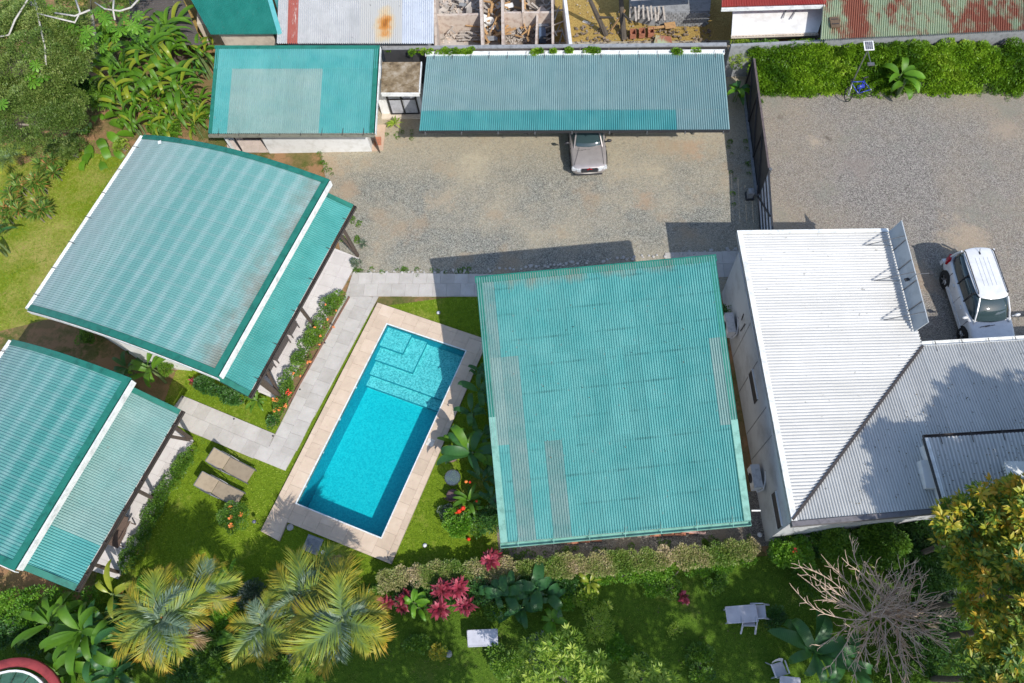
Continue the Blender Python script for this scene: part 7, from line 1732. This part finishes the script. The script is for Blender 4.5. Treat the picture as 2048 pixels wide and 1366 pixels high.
mb=MB(); mb.bar((c.x+.1,c.y+.12,2.6),(c.x+.16,c.y-.55,2.5),.03,.03); mb.box((c.x+.17,c.y-.6,2.48),(.30,.16,.06)); mb.build('lamp_head', STEEL, t_)
# dark potted plant by the upper air conditioner
c=wpt(1463,618,.25); t_=thing('wall_plant','dark plant growing above the northern air conditioner on the white building','plant',(c.x,c.y,c.z-.3))
k=150; C=np.tile(np.array(c),(k,1))+rng.normal(0,.09,(k,3)); leafcloud('foliage',C,rng.normal(0,1,(k,3)),np.full(k,.10),np.full(k,.05),DEEP,t_)
mb=MB(); mb.lathe([(.08,-.35),(.11,-.15),(.10,-.15)],c,10); mb.build('pot', DARK, t_)
# round kiosk with red rim at the bottom left corner
ck=A(2,1452,2.15); ck.z=0; t_=thing('round_kiosk','round kiosk with a red curved rim and green panelled roof at the bottom left corner','kiosk',ck); R0=(A(10,1318,2.2)-Vector((ck.x,ck.y,2.2))).length*1.0
KR=plain('red_rim',(.32,.05,.05),.5,scale=3); KG=plain('kiosk_green',(.16,.36,.24),.5,scale=3,dirt=(.08,.2,.14))
cc_=Vector((ck.x,ck.y,0)); mb=MB(); mb.lathe([(R0-.30,2.05),(R0,2.15),(R0+.02,2.0),(R0-.25,1.9)],cc_,40); mb.build('rim',KR,t_,True)
for k in range(20):
    a0,a1=k*.31416,(k+1)*.31416-.02; r1=R0-.45
    mb=MB(); mb.add([cc_+Vector((0.01*math.cos(a0),.01*math.sin(a0),2.75)),cc_+Vector((r1*math.cos(a0),r1*math.sin(a0),2.15)),cc_+Vector((r1*math.cos(a1),r1*math.sin(a1),2.15))],[(0,1,2),(2,1,0)]); mb.build('roof_panel',KG,t_)
mb=MB(); mb.lathe([(R0-.45,2.12),(R0-.45,2.19),(R0-.38,2.19),(R0-.38,2.12)],cc_,40); mb.build('gutter_ring',WHITE_TRIM,t_)
mb=MB(); mb.lathe([(R0-.6,0),(R0-.6,2.1)],cc_,32); mb.build('wall',CREAMWALL,t_)
# leaves fallen on the white roofs and here and there
def litter(label,quad_,n,planefn,mat,L=.07):
    C=[];
    for k in range(n):
        a,b_=rnd.random(),rnd.random(); p=quad_[0].lerp(quad_[1],a).lerp(quad_[3].lerp(quad_[2],a),b_); C.append((p.x,p.y,p.z+.035))
    C=np.array(C); D=rng.normal(0,1,(n,3)); D[:,2]*=.15; o=leafcloud('fallen_leaves',C,D,L*rng.uniform(.5,1.4,n),L*.45*rng.uniform(.6,1.3,n),mat,None); return tag(o,label,'leaves',kind='stuff')
DRY=leafmat('dry_leaf',[(.04,.03,.02),(.10,.07,.04),(.22,.15,.06)],.1)
q=[A(1850,760,3.05),A(2100,745,3.05),A(2120,975,3.5),A(1640,1015,3.55)]
litter('dark dead leaves scattered over the shaded south white roof',[p+Zv*.03 for p in q],190,None,DRY)
litter('dark dead leaves scattered over the raised white roof',[Vector(p)+Zv*.03 for p in r] if False else [A(1870,900,4.17),A(2200,880,4.17),A(2220,985,4.17),A(1895,995,4.17)],200,None,DRY)
litter('dry leaves and pebbles on the parking gravel',[A(1540,190,.02),A(2100,190,.02),A(2100,600,.02),A(1700,440,.02)],60,None,DRY,.05)
litter('dry leaves on the gravel yard',[A(700,300,.02),A(1450,280,.02),A(1450,440,.02),A(720,520,.02)],60,None,DRY,.04)
litter('a few dry leaves on the pool house roof',[A(1000,600,4.36),A(1420,560,4.36),A(1470,1000,2.92),A(1040,1040,2.92)],34,None,DRY,.06)
litter('fallen leaves on the lower lawn',[A(760,1250,.03),A(1560,1200,.03),A(1560,1360,.03),A(760,1360,.03)],160,None,DRY,.06)
